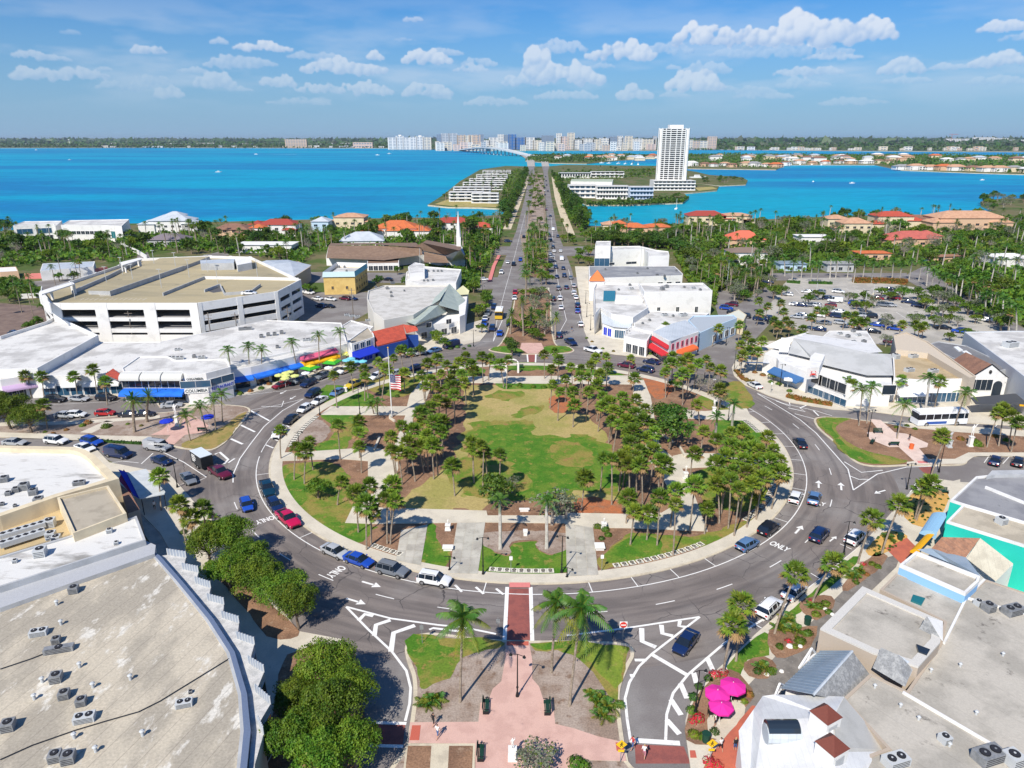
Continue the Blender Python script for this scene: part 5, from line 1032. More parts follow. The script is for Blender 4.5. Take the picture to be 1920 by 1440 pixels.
def bus(x, y, hx, L, wd, ht, top, side, stripe, label, z=ZR, sc=1.0):
 c = G(x, y, ht/2); d = G(hx[0], hx[1], ht/2)-c; t = empty('bus', (c.x, c.y, z), atan2(d.y, d.x)); tag(t, label, 'bus'); t.scale = (sc,)*3
 f = lambda nm, mb: setattr(mb.build(nm), 'parent', t)
 b = MB(); b.box((0,0,.35), (L,wd,ht*.30), side); b.box((0,0,.35+ht*.30), (L-.1,wd-.06,ht*.28), m_glass); b.box((0,0,.35+ht*.58), (L,wd,ht*.10), side, taper=.98); f('body', b)
 b = MB(); b.box((0,0,.35+ht*.681), (L-.05,wd-.05,.12), top); f('roof', b)
 b = MB(); b.box((L*.12,0,.35+ht*.05), (L*.4,wd+.03,ht*.14), stripe); b.box((L*.5-.02,0,.35+ht*.32), (.08,wd-.3,ht*.3), m_glass); f('livery_band', b)
 for i in range(6):
  for s_ in (-1,1): b = MB(); b.box((-L*.42+i*L*.155, s_*(wd/2-.02), .35+ht*.30), (.12,.05,ht*.28), side); f('window_post', b)
 b = MB(); b.box((-L*.2,0,.35+ht*.72), (1.8,1.4,.25), top); f('roof_unit', b)
 for xx in (-L*.3, L*.32):
  for s_ in (-1,1): w_ = link('wheel', CP['suv']['wheel'], t, (xx, s_*(wd/2-.1), .48)); w_.scale = (1.25,1.2,1.25)
 return t
bus(1762,778,(1710,780),11.2,2.6,4.2,m_wpl,mat('bus_white',(.74,.76,.80),.35),mat('bus_blue',(.03,.09,.34),.3),'white and blue city bus stopped by the east shops')
bus(936,585,(933,596),7.6,2.5,3.8,m_wpl,mat('bus_yellow',(.60,.38,.03),.4),m_blk,'yellow minibus with a white roof on the avenue')
# ---------------------------------------------------------------- buildings
m_wall = mat('white_wall', (.76,.75,.73), .8, (.66,.65,.63), .35, .5, .7, fine=.04); m_cream = mat('cream_wall', (.70,.60,.42), .85, (.60,.51,.36), .4, fine=.04); m_greyw = mat('grey_wall', (.46,.47,.48), .85, (.38,.39,.40), .4, fine=.05); m_tanw = mat('tan_wall', (.44,.37,.30), .85, fine=.05)
m_rw = mat('white_membrane', (.68,.665,.63), .7, (.47,.455,.43), .16, .42, .62, (.20,.19,.18), .6, .60, .76, fine=.07, seam=(2.6,-20,.14), detail=6); m_rd = mat('dirty_roof', (.52,.46,.36), .85, (.37,.33,.265), .22, .42, .60, (.68,.65,.58), .55, .56, .66, fine=.14, fsc=4, seam=(1.9, 17, .45), stretch=(1,.5,17), detail=8)
m_rs = mat('stained_white_roof', (.66,.65,.62), .8, (.28,.27,.25), .30, .54, .66, (.45,.43,.40), .8, .56, .68, fine=.08, stretch=(.3,1,20), detail=6); m_rt = mat('tan_roof', (.42,.37,.29), .85, (.33,.29,.225), .3, .42, .62, (.5,.46,.38), 1.1, .6, .7, fine=.08)
m_rg = mat('grey_flat_roof', (.48,.445,.385), .85, (.36,.335,.29), .16, .42, .60, (.10,.09,.08), .42, .585, .72, fine=.07, fsc=5, seam=(3.2, -35, .20), detail=6); m_rk = mat('dark_grey_roof', (.17,.17,.18), .8, (.22,.22,.225), .12, .45, .6, (.12,.12,.13), .6, .6, .7, fine=.08)
m_deck = mat('car_park_deck', (.42,.355,.22), .9, (.33,.285,.185), .06, .42, .60, (.47,.42,.31), .5, .58, .7, fine=.06, stretch=(.4,1.6,35)); m_dkin = mat('inner_concrete', (.34,.33,.33), .9, fine=.05)
m_win = mat('window_glass', (.022,.032,.045), .08, fine=0, spec=.8); m_winb = mat('blue_glass', (.03,.09,.16), .1, fine=0, spec=.8); m_wint = mat('teal_glass', (.02,.16,.18), .12, fine=0, spec=.7)
m_acg = mat('ac_metal', (.30,.31,.32), .5, (.22,.23,.24), 2, metal=.2, fine=.08); m_acl = mat('ac_pale', (.50,.52,.53), .5, fine=.06); m_grl = mat('grille_dark', (.03,.03,.035), .6, fine=0)
m_blue = mat('blue_canvas', (.02,.17,.72), .75, (.015,.13,.6), .6, fine=.04); m_blued = mat('royal_canvas', (.015,.04,.50), .75, fine=.04); m_yelc = mat('yellow_canvas', (.78,.40,.01), .75, fine=.05); m_redc = mat('red_canvas', (.55,.03,.04), .75, fine=.05); m_pinkc = mat('pink_canvas', (.68,.12,.22), .75, fine=.05); m_orc = mat('orange_canvas', (.70,.14,.04), .75, fine=.05); m_grc = mat('green_canvas', (.02,.28,.10), .75, fine=.05); m_wc = mat('white_canvas', (.74,.75,.76), .75, fine=.04); m_lilac = mat('lilac_canvas', (.50,.36,.55), .75, fine=.04)
m_tr = mat('red_tile_roof', (.48,.085,.05), .8, (.38,.07,.045), .8, fine=.14, fsc=3, seam=(.9, 30, .25)); m_to = mat('orange_tile_roof', (.60,.16,.055), .8, (.48,.13,.05), .7, fine=.14, fsc=3, seam=(.9, 10, .2)); m_tb = mat('brown_tile_roof', (.26,.14,.095), .85, (.20,.11,.08), .6, fine=.15, fsc=3, seam=(.9, 80, .2)); m_tp = mat('peach_tile_roof', (.56,.33,.21), .85, (.46,.26,.16), .6, fine=.1, fsc=3); m_shg = mat('grey_shingle', (.24,.245,.25), .85, (.33,.335,.335), 1.6, .45, .6, fine=.2, fsc=6); m_shb = mat('brown_shingle', (.205,.135,.095), .85, (.25,.17,.12), .6, fine=.12, fsc=4)
m_met = mat('blue_grey_metal', (.34,.42,.50), .4, (.28,.36,.44), .4, fine=.04, metal=.3); m_metg = mat('green_grey_metal', (.42,.47,.41), .5, (.36,.41,.36), .4, fine=.05, seam=(.8, -35, .2)); m_metl = mat('pale_metal', (.52,.56,.60), .45, (.45,.49,.53), .3, fine=.04, seam=(.7, 15, .2)); m_turq = mat('turquoise_wall', (.02,.50,.40), .7, fine=.03); m_lblue = mat('light_blue_wall', (.26,.48,.76), .75, fine=.03); m_yw = mat('yellow_wall', (.66,.47,.17), .8, (.58,.40,.14), .5, fine=.04); m_pinkw = mat('pink_wall', (.66,.22,.20), .85, fine=.05); m_peach = mat('peach_wall', (.62,.42,.28), .85, fine=.05)
def V3(t): return G(t[0], t[1], t[2])
def root_at(name, pts, label, cat, group=None, z=0.0):
 c = sum((Vector((p.x, p.y, 0)) for p in pts), Vector())/len(pts); o = empty(name, (c.x, c.y, z)); tag(o, label, cat, group); return o
WM = {}; FP = {}
def snap(root, a, b):
 """move a wall line onto the nearest parallel edge of the building's footprint"""
 a = Vector((a[0], a[1], 0)); b = Vector((b[0], b[1], 0)); pts = FP.get(root.name); best = None
 if not pts: return a, b
 m = (a+b)/2; d = (b-a).normalized()
 for i in range(len(pts)):
  p = Vector((*pts[i-1][:2], 0)); q = Vector((*pts[i][:2], 0)); e = (q-p).normalized()
  if abs(e.cross(d).z) > .3: continue
  t = max(0, min((q-p).length, (m-p).dot(e))); ds = (p+e*t-m).length
  if best is None or ds < best[0]: best = (ds, p, e)
 if best and best[0] < 4: _, p, e = best; return p+e*(a-p).dot(e), p+e*(b-p).dot(e)
 return a, b
def win_mesh(w_, h_, g, fr, mull=1):
 k = (round(w_,1), round(h_,1), g.name, fr.name, mull)
 if k not in WM:
  b = MB(); t = .08; b.box((0,.04,0), (w_,.10,h_), g)
  b.box((0,.07,-t), (w_+2*t,.14,t), fr); b.box((0,.06,h_), (w_+2*t,.12,t), fr)
  for s_ in (-1,1): b.box((s_*(w_/2+t/2),.06,0), (t,.12,h_), fr)
  for j in range(1, mull+1):
   if mull: b.box((-w_/2+w_*j/(mull+1),.065,0), (.05,.10,h_), fr)
  WM[k] = b.mesh('window')
 return WM[k]
def windows(root, a, b, rows, cols, w_, h_, z, dz=3.2, g=None, fr=None, m0=.5, m1=.5, name='window', mull=1, out=None):
 a, b = snap(root, a, b); d = b-a; L = d.length; d.normalize(); n_ = Vector((-d.y, d.x, 0))
 ctr = Vector((root.location.x, root.location.y, 0)) if out is None else out
 if n_.dot((a+b)/2-ctr) < 0: n_ = -n_;
 rz = atan2(n_.y, n_.x)-pi/2; me = win_mesh(w_, h_, g or m_win, fr or m_wall, mull)
 for i in range(cols):
  p = a+d*(m0+(L-m0-m1)*((i+.5)/cols))
  for j in range(rows):
   link(name, me, root, (p.x-root.location.x, p.y-root.location.y, z+j*dz-root.location.z), rz)
def wall_loop(mb, pts, z0, z1, th, m):
 n = len(pts); ar = sum(pts[i].x*pts[(i+1)%n].y-pts[(i+1)%n].x*pts[i].y for i in range(n)); s_ = 1 if ar > 0 else -1; ins = []
 for i in range(n):
  e1 = (pts[i]-pts[i-1]); e2 = (pts[(i+1)%n]-pts[i]); e1.z = e2.z = 0; e1.normalize(); e2.normalize()
  n1 = Vector((-e1.y, e1.x, 0))*s_; n2 = Vector((-e2.y, e2.x, 0))*s_; bi = (n1+n2);
  if bi.length < .1: bi = n1
  bi.normalize(); ins.append(Vector((pts[i].x, pts[i].y, 0))+bi*th/max(.35, bi.dot(n1)))
 for i in range(n):
  j = (i+1)%n; o0, o1, i0, i1 = pts[i], pts[j], ins[i], ins[j]
  q_ = [[(o0.x,o0.y,z0),(o1.x,o1.y,z0),(o1.x,o1.y,z1),(o0.x,o0.y,z1)], [(i1.x,i1.y,z0),(i0.x,i0.y,z0),(i0.x,i0.y,z1),(i1.x,i1.y,z1)], [(o0.x,o0.y,z1),(o1.x,o1.y,z1),(i1.x,i1.y,z1),(i0.x,i0.y,z1)]]
  for f in q_: mb.face(f if s_ > 0 else f[::-1], m)
 return ins
def bld(name, label, px, h, wall=None, roof=None, par=.5, cat='building', th=.3, group=None, z0=0.0, capm=None, pxz=None, par_px=None):
 """flat-roofed block: px = corners of its top edge in the photo at height h+par"""
 wall = wall or m_wall; roof = roof or m_rw; pts = P(px, (pxz if pxz is not None else h+par)); root = root_at(name, pts, label, cat, group, 0); FP[root.name] = pts
 b = MB(); b.prism(pts, z0, h-.01, wall); b.build('wall', root)
 b = MB(); ins = wall_loop(b, pts, h-.01, h+par, th, capm or wall); b.build('parapet', root)
 b = MB(); b.prism(ins, h-.01, h+.02, roof); b.build('roof', root)
 return root, pts
def solid(name, root, faces, m, under=.0):
 b = MB()
 for f in faces: b.face([V3(t) if not isinstance(t, Vector) else t for t in f], m)
 return b.build(name, root)
def ac(x, y, h, s=1.0, pale=False, rz=.3, kind=0):
 s *= .58 if kind == 1 else .74
 c = G(x, y, h+.5*s); o = empty('air_conditioner', (c.x, c.y, h), rz); m = m_acl if pale else m_acg
 later(o, ('pale' if pale else 'dark')+' rooftop cooling unit', 'air conditioner', 'rooftop cooling units', c)
 b = MB(); sz = (1.2*s,1.2*s,1.0*s) if kind == 0 else ((2.4*s,1.3*s,.9*s) if kind == 1 else (3.2*s,.9*s,.7*s)); b.box((0,0,0), sz, m)
 for k in range(4): b.box((0,-sz[1]/2-.012,.12*s+k*.2*s), (sz[0]*.85,.03,.05*s), m_grl)
 w_ = b.build('housing'); w_.parent = o
 for k in range(1 if kind != 1 else 2):
  b = MB(); b.cyl(((k-.5)*1.1*s*(kind == 1), 0, sz[2]), .42*s, .08, m_blk, 12); b.cyl(((k-.5)*1.1*s*(kind == 1), 0, sz[2]+.08), .36*s, .02, m_grl, 12); b.cyl(((k-.5)*1.1*s*(kind == 1), 0, sz[2]+.1), .1*s, .03, m, 6); f_ = b.build('fan'); f_.parent = o
 return o
def vent(x, y, h, r=.15, ht=.6):
 c = G(x, y, h); b = MB(); b.cyl((0,0,0), r, ht, m_acl, 8); b.cyl((0,0,ht), r*1.7, .12, m_acl, 8, r*.8); o = b.build('roof_vent'); o.location = (c.x, c.y, h); later(o, 'small round roof vent', 'vent', 'roof vents', c)
def awning(name, root, a, b, z1, z0, out, m, barrel=False, side=None, n=None):
 """canopy from wall line a-b (world) at z1 sloping out to z0"""
 a, b = snap(root, a, b); d = (b-a).normalized(); n_ = Vector((-d.y, d.x, 0));
 if n_.dot((a+b)/2-Vector(root.location)) < 0: n_ = -n_
 mb = MB(); K = 6 if barrel else 1; prof = []
 for i in range(K+1):
  t = i/K
  if barrel: prof.append((out*sin(t*pi/2), z0+(z1-z0)*cos(t*pi/2)))
  else: prof.append((out*t, z1+(z0-z1)*t))
 for i in range(K):
  (u0, w0), (u1, w1) = prof[i], prof[i+1]
  mb.face([(a.x+n_.x*u0, a.y+n_.y*u0, w0), (b.x+n_.x*u0, b.y+n_.y*u0, w0), (b.x+n_.x*u1, b.y+n_.y*u1, w1), (a.x+n_.x*u1, a.y+n_.y*u1, w1)], m)
 u1, w1 = prof[-1]; mb.face([(a.x+n_.x*u1, a.y+n_.y*u1, w1), (b.x+n_.x*u1, b.y+n_.y*u1, w1), (b.x+n_.x*u1, b.y+n_.y*u1, w1-.3), (a.x+n_.x*u1, a.y+n_.y*u1, w1-.3)], m)
 for e in (a, b): mb.face([(e.x+n_.x*u, e.y+n_.y*u, w_) for u, w_ in prof]+[(e.x, e.y, z0-.1)], m)
 return mb.build(name, root)
def shopfront(root, a, b, n, z0=.3, ht=2.5, g=None, fr=None, m0=.3, m1=.3):
 L = (Vector((b[0],b[1],0))-Vector((a[0],a[1],0))).length; windows(root, a, b, 1, n, (L-m0-m1)/n-.5, ht, z0, g=g, fr=fr, m0=m0, m1=m1, name='shop_window', mull=2)

# ===== bottom left: the big curved store
S1, h1 = bld('store_building', 'huge low store with stained beige roof and zigzag street front', [(0,1142),(290,1040),(333,1090),(390,1160),(430,1222),(452,1300),(457,1370),(450,1440),(435,1540),(-260,1540),(-260,1230)], 6.0, m_greyw, m_rd, .15)
gut = P([(290,1036),(300,1042),(342,1090),(400,1160),(440,1222),(463,1300),(470,1370),(463,1440),(448,1540)], 6.25); gi = P([(285,1036),(291,1042),(333,1090),(390,1160),(430,1222),(452,1300),(457,1370),(450,1440),(436,1540)], 6.25)
b = MB(); b.prism([Vector(p) for p in gut]+gi[::-1], 5.9, 6.28, mat('gutter_blue', (.13,.17,.26), .6)); b.build('gutter', S1)
zz = [(315,1040),(349,1045),(343,1067),(372,1073),(367,1093),(395,1102),(390,1125),(420,1133),(417,1158),(448,1168),(445,1197),(477,1208),(467,1243),(495,1260),(480,1297),(507,1320),(485,1357),(494,1377),(478,1433),(470,1540)]
zp = P(zz, 5.6); b = MB(); b.prism(zp+gut[::-1], .1, 5.6, m_greyw, mat('speckled_ledge', (.56,.55,.53), .9, (.42,.42,.41), 1.2, fine=.15)); b.build('zigzag_wall', S1)
for i in range(0, len(zz)-2, 2):                      # glazed bay faces and the pale rail over each
 a, c2 = zp[i], zp[i+1]; d = (c2-a); nn = Vector((-d.y, d.x, 0)).normalized();
 b = MB(); b.beam((a.x,a.y,5.6), (c2.x,c2.y,5.6), .12, .9, mat('frosted_rail', (.30,.34,.40), .3, fine=0));
 for k in range(7): p = a.lerp(c2, k/6); b.box((p.x, p.y, 5.6), (.14,.14,.95), m_acl)
 b.build('railing', S1)
 if i+2 < len(zp): windows(S1, zp[i+1], zp[i+2], 1, 1, max(.5, (zp[i+2]-zp[i+1]).length-.7), 4.2, .6, g=m_win, fr=m_greyw, name='shop_window', mull=1, out=Vector((-80,80,0)))
for x, y, s, k in ((138,1105,1.15,0),(72,1185,1.25,1),(105,1200,.9,0),(105,1270,1.2,0),(120,1302,1.05,0),(152,1315,1.0,0),(158,1345,1.3,1),(345,1318,1.1,1),(357,1297,.4,0),(15,1360,1.2,0),(103,1418,1.1,0),(128,1420,1.2,0),(110,1215,1.2,2)): ac(x, y, 6.0, s, k == 1, rz=.28, kind=k)
for x, y in ((107,1135),(115,1172),(150,1252),(65,1312),(80,1280),(175,1290),(180,1410),(140,1385),(245,1275),(268,1380)): vent(x, y, 6.0)
pp = P([(0,1425),(60,1398),(140,1370),(200,1352),(260,1335),(300,1315),(430,1235)], 6.1)
pp += [None]+P([(0,1255),(60,1235),(85,1225)], 6.1)
for u, v in zip(pp, pp[1:]):
 if u and v: pb = MB(); pb.beam(u, v, .07, .07, m_grl); pb.build('roof_pipe', S1)
S2, h2 = bld('store_annex', 'long white stained roof strip between the stores on the left', [(-250,1105),(0,1043),(256,967),(273,1012),(0,1100),(-260,1180)], 7.2, m_greyw, m_rs, .25)
b = MB(); b.prism(P([(0,1104),(274,1014),(292,1022),(290,1038),(0,1140),(-260,1215),(-260,1184)], 6.6), .1, 6.6, m_greyw, mat('grey_ledge', (.42,.43,.45), .8)); b.build('ledge', S2)
for x, y, s, k in ((75,1035,1.5,0),(90,1010,.5,0),(205,995,.8,0),(28,1052,.6,0),(218,1018,.6,0)): ac(x, y, 7.2, s, True, kind=k)
S3, h3 = bld('tan_block', 'square tan flat roof between cream store and white strip', [(107,933),(203,910),(237,962),(137,1000)], 8.2, m_cream, m_rt, .35)
S4, h4 = bld('cream_store', 'cream store with curved parapet and weathered white roof on the left edge', [(-260,838),(0,835),(140,838),(160,843),(177,853),(200,875),(223,897),(107,931),(0,968),(-260,1040)], 7.6, m_cream, m_rs, .8, th=1.1)
b = MB(); b.prism(P([(0,970),(107,935),(135,1000),(0,1042),(-250,1100),(-250,1040)], 6.2), .1, 6.2, m_cream, mat('ochre_roof', (.52,.40,.22), .85, (.45,.35,.2), .4)); b.build('lower_roof', S4)
for x, y, s, k in ((8,898,1.2,0),(45,912,1.4,0),(62,922,1.2,0),(72,938,1.3,0),(30,918,1.0,0),(15,925,.8,0),(148,905,1.2,1),(28,948,.5,0),(4,945,.6,0)): ac(x, y, 7.6, s, False, kind=k)
for x, y, s in ((93,980,1.5),(95,1003,1.3),(105,1010,1.2)): ac(x, y, 6.2, s, True)
for i in range(2):
 a = G(0, 1010+i*16, 6.6); c2 = G(85, 985+i*14, 6.6); b = MB(); b.beam(a, c2, 1.2, .7, m_acl)
 for k in range(6): p = a.lerp(c2, (k+.5)/6); b.box((p.x,p.y,7.3), (.5,.5,.08), m_grl)
 o = b.build('roof_duct'); tag(o, ['rear','front'][i]+' pale roof duct beside the tan block on the left', 'duct')
b = MB(); pts = P([(240,963),(262,955),(245,925),(222,905)], 5.6); b.prism(pts, .1, 5.6, m_tanw, m_tb); o = b.build('side_roof'); tag(o, 'small brown tiled roof wing at the corner of the tan block', 'roof')
# sidewalk cafe: grey fabric roof on posts over the pavement
c = sum(P([(237,885),(275,880),(310,925),(262,935)], 3.2), Vector())/4
caf = empty('cafe_canopy', (c.x, c.y, ZK)); tag(caf, 'grey-white fabric canopy over the sidewalk cafe beside the cream store', 'canopy')
b = MB(); b.prism(P([(238,886),(274,879),(310,922),(308,926),(262,935)], 3.3), 3.15, 3.3, mat('grey_fabric', (.56,.59,.60), .8, (.48,.51,.53), .6)); b.build('fabric', caf)
for x, y in ((240,888),(273,882),(307,924),(265,934)): p = G(x, y, 3.2); b = MB(); b.tube([(p.x,p.y,ZK),(p.x,p.y,3.2)], .07, m_blk, 5); b.build('post', caf)
b = MB(); b.prism(P([(222,880),(237,885),(262,935),(250,928)], 3.0), 2.9, 3.0, m_blued); o = b.build('blue_awning'); tag(o, 'blue awning strip between the cafe canopy and the cream store', 'awning')
b = MB(); b.prism(P([(222,899),(245,925),(250,905),(232,880)], 2.7), 2.6, 2.7, mat('plum_canvas', (.30,.02,.10), .8)); o = b.build('plum_awning'); tag(o, 'plum coloured awning at the corner of the cream store', 'awning')

# ===== west shops row
bld('corner_store', 'white roofed store with grey parapet wall on the left edge', [(-120,700),(-80,640),(0,630),(85,603),(105,592),(184,628),(70,690),(0,692)], 6.5, m_wall, m_rw, .9)
S5, h5 = bld('shop_block', 'long white flat roof shop block west of the restaurants', [(40,697),(190,641),(300,641),(500,600),(640,605),(650,640),(560,655),(470,676),(380,700),(230,700),(70,705)], 5.2, m_wall, m_rw, .2)
sp = P([(70,705),(230,700)], 5.4); windows(S5, sp[0], sp[1], 1, 6, 2.6, 2.4, .4, g=m_winb, name='shop_window')
for k in range(4): a = sp[0].lerp(sp[1], .02+k*.25); c2 = sp[0].lerp(sp[1], .20+k*.25); awning('awning', S5, (a.x,a.y,0), (c2.x,c2.y,0), 3.6, 2.9, 1.1, m_wc, True)
b5, q5 = bld('lilac_shop', 'small shop with a lilac awning on the left edge', [(-60,700),(0,692),(70,690),(75,700),(0,712),(-60,715)], 5.2, m_wall, m_rw, .3); sp = P([(0,712),(75,700)], 5.4); awning('awning', b5, (sp[0].x,sp[0].y,0), (sp[1].x,sp[1].y,0), 3.8, 3.0, 1.6, m_lilac, True); windows(b5, sp[0], sp[1], 1, 3, 2.6, 2.2, .4, g=m_win)
for x, y, s, k in ((143,632,1.0,0),(158,629,1.2,1),(322,671,1.4,1),(337,671,1.4,1),(364,668,1.0,0),(378,670,1.3,1),(333,655,1.1,1),(490,630,1.2,0),(503,627,1.2,0),(515,626,1.2,0),(528,623,1.2,0),(573,637,1.2,1),(583,636,1.2,1),(60,660,1.2,0),(30,665,1.0,0),(65,630,.8,0),(100,640,.8,0),(460,615,1.6,2),(520,650,1.0,0)): ac(x, y, 5.2, s, k == 1, kind=k)
# restaurant with two storeys and blue awnings
S6, h6 = bld('restaurant', 'two-storey white restaurant with open upper gallery and bright blue awning', [(228,690),(260,668),(315,668),(330,675),(425,672),(432,688),(386,700),(350,702),(340,697),(231,697)], 7.2, m_wall, m_rw, .25, th=.3)
fr_ = P([(231,697),(345,700)], 7.2); fz = [(228,722),(340,722)]
A0 = G(231,697,7.2); A1 = G(345,700,7.2); A2 = G(388,700,7.2); A3 = G(432,688,7.2); dF = (A1-A0); dF.z = 0; nF = Vector((dF.y, -dF.x, 0)).normalized()
for k in range(3):
 a = A0.lerp(A1, k/3+.01); c2 = A0.lerp(A1, (k+1)/3-.01); awning('roof_canopy', S6, (a.x,a.y,0), (c2.x,c2.y,0), 7.4, 6.2, 2.0, mat('grey_canvas', (.58,.58,.55), .8, fine=.05), True)
windows(S6, A0, A1, 1, 3, 6.0, 2.0, 3.6, g=m_win, name='gallery_opening', mull=3); windows(S6, A0, A1, 1, 4, 4.4, 2.2, .4, g=m_win, name='shop_window'); windows(S6, A1, A2, 1, 1, 6.5, 1.6, 4.2, g=m_winb); windows(S6, A2, A3, 1, 1, 6.2, 1.6, 4.2, g=m_winb)
awning('blue_awning', S6, (A0.x+nF.x*.2,A0.y,0), (A1.x,A1.y,0), 3.5, 2.7, 3.0, m_blue, True)
def sign(txt, a, b, z, ht, bg, fg, root, label=None, out=.12, size=None):
 a, b = snap(root, a, b); d = (b-a); L = d.length; d.normalize(); n_ = Vector((d.y,-d.x,0))
 if n_.y > 0: n_ = -n_;
 c = (a+b)/2+n_*out; rz = atan2(d.y, d.x) if d.x > 0 else atan2(-d.y, -d.x)
 if bg: mb = MB(); mb.box((0,0,0), (L,.12,ht), bg); o = mb.build('sign_board'); o.location = (c.x-root.location.x, c.y-root.location.y, z); o.rotation_euler = (0,0,rz); o.parent = root
 cu = bpy.data.curves.new('t', 'FONT'); cu.body = txt; cu.size = size or ht*.9; cu.align_x = 'CENTER'; cu.align_y = 'CENTER'; cu.extrude = .02; cu.offset = .012
 t = bpy.data.objects.new('t', cu); COL.objects.link(t); bpy.context.view_layer.update(); me = bpy.data.meshes.new_from_object(t.evaluated_get(bpy.context.evaluated_depsgraph_get())); bpy.data.objects.remove(t); me.materials.clear(); me.materials.append(fg)
 wtxt = max(v.co.x for v in me.vertices)*2; o = link('sign_lettering', me, root, (c.x+n_.x*.09-root.location.x, c.y+n_.y*.09-root.location.y, z+ht/2), 0); o.rotation_euler = (pi/2, 0, rz); s_ = min(1.0, L*.94/wtxt); o.scale = (s_, 1, 1)
sign('COLUMBIA', A1, A2, 2.9, 1.1, m_wpl, mat('sign_dark', (.03,.05,.06), .6), S6); sign('RESTAURANT', A2, A3, 2.9, 1.1, m_wpl, m_blued, S6); sign('COLUMBIA', A1, A2, 5.9, .8, None, mat('sign_dark'), S6)
b = MB(); b.prism([A0+nF*.1+Vector((0,0,0)), A0+nF*1.8, G(205,696,6.0)+nF*1.5, G(212,690,6.0)], 5.6, 5.9, m_tr); b.build('side_canopy', S6)
# row of restaurants curving towards the avenue
S7, h7 = bld('restaurant_row', 'curving white roofed row of restaurants with coloured awnings north-west of the circle', [(425,676),(470,655),(560,628),(640,611),(658,600),(700,612),(668,640),(560,666),(470,688),(432,694)], 4.8, m_wall, m_rw, .3)
FR = P([(432,694),(470,688),(560,666),(632,650)], 5.0)
for (i, t0, t1, m_, nm) in ((0,.0,1.0,m_blue,'blue_awning'),(1,0,1.0,m_blue,'blue_awning'),(2,0,1.0,m_yelc,'yellow_awning')):
 a = FR[i].lerp(FR[i+1], t0); c2 = FR[i].lerp(FR[i+1], t1); d = (c2-a).normalized(); n_ = Vector((d.y,-d.x,0)); a2 = a+n_*1.2; c3 = c2+n_*1.2
 awning(nm, S7, (a2.x,a2.y,0), (c3.x,c3.y,0), 3.1, 2.5, 1.9, m_, True)
 windows(S7, a, c2, 1, max(1, int((c2-a).length/4)), 3.2, 2.6, .3, g=m_win, fr=m_blk, name='shop_window', mull=1)
a = FR[2].lerp(FR[3], .0); c2 = FR[2].lerp(FR[3], .98); awning('pink_awning', S7, (a.x,a.y,0), (c2.x,c2.y,0), 4.7, 3.9, 1.3, m_pinkc)
S8, h8 = bld('blue_shop', 'shop with royal blue awning and tan roof edge beside the red roofed shop', [(650,640),(690,612),(700,625),(702,632),(660,645)], 5.8, m_wall, m_rt, .3)
a, c2 = G(657,645,6.1), G(702,634,6.1); awning('royal_awning', S8, (a.x,a.y,0), (c2.x,c2.y,0), 3.9, 2.7, 2.6, m_blued); windows(S8, a, c2, 1, 3, 1.6, 1.5, 4.2, g=m_winb); shopfront(S8, a, c2, 2, g=m_blued)
R9 = [V3((696,622,6.2)), V3((756,608,6.6)), V3((782,612,6.2)), V3((784,620,5.0)), V3((762,625,4.6)), V3((765,634,4.2)), V3((708,648,4.0))]
S9 = root_at('red_roofed_shop', R9, 'corner shop with a big bright red tiled roof and blue upper wall', 'building'); b = MB(); b.prism([Vector((p.x,p.y,0)) for p in R9], 0, 3.7, mat('deep_blue_wall', (.02,.07,.30), .7)); b.build('wall', S9)
b = MB(); mid = [V3((696,622,6.2)), V3((756,608,6.6)), V3((762,634,4.2)), V3((708,648,4.0))]; b.face(mid, m_tr); b.face([R9[1],R9[2],R9[3],R9[4]], m_tr); b.face([mid[0],mid[3],Vector((mid[3].x,mid[3].y,3.6)),Vector((mid[0].x,mid[0].y,3.6))], m_tr); b.face([mid[3],mid[2],Vector((mid[2].x,mid[2].y,3.6)),Vector((mid[3].x,mid[3].y,3.6))], m_tr); b.build('roof', S9)
# cluster up to the avenue (NW)
S10, h10 = bld('cream_block', 'cluster block of pale flat roofs with rooftop fans left of the avenue', [(690,545),(720,535),(845,535),(838,560),(800,575),(775,590),(720,600),(700,585),(688,560)], 7.4, mat('bone_wall', (.66,.63,.57), .85, fine=.04), mat('bone_roof', (.58,.56,.52), .85, (.48,.46,.42), .3, .45, .6, (.36,.34,.31), .9, .6, .7), .4)
S11, h11 = bld('white_annex', 'white roofed annex with rows of roof fans behind the green-grey metal roofs', [(762,510),(780,498),(865,505),(855,530),(785,532),(760,525)], 6.4, m_wall, m_rw, .3)
bb, _ = bld('stair_tower', 'small white stair tower on the annex roof', [(765,500),(778,492),(796,495),(796,510),(768,512)], 9.0, m_wall, m_rw, .1)
S12 = root_at('green_metal_building', P([(780,600),(860,590),(870,560)], 0), 'building with large green-grey metal gable roofs facing the avenue', 'building')
b = MB(); b.prism(P([(778,612),(862,600),(872,570),(850,540),(790,570)], 4.2), 0, 4.0, m_wall); b.build('wall', S12)
solid('metal_roof', S12, [[(780,580,6.5),(815,558,7.4),(843,532,9.2),(825,562,9.0),(800,578,6.8)], [(843,532,9.2),(872,562,6.0),(864,584,5.0),(822,572,8.2)], [(752,600,5.2),(775,578,6.4),(822,572,8.0),(778,609,7.0)], [(778,609,7.0),(822,572,8.0),(838,585,5.0),(808,600,4.9)]], m_metg)
solid('gable_wall', S12, [[(778,609,7.0),(808,600,4.9),(808,603,0),(782,615,0),(775,612,4.8)]], m_wall);
a, c2 = G(782,616,4), G(862,602,4); windows(S12, a, c2, 1, 4, 2.0, 2.0, .5, g=m_win); windows(S12, a, c2, 1, 2, 1.8, 1.4, 3.8, g=m_win)
solid('yellow_gable', S12, [[(855,545,7.2),(868,535,7.8),(880,545,7.2),(878,552,6.6),(860,553,6.6)]], mat('pale_yellow', (.62,.60,.36), .8))
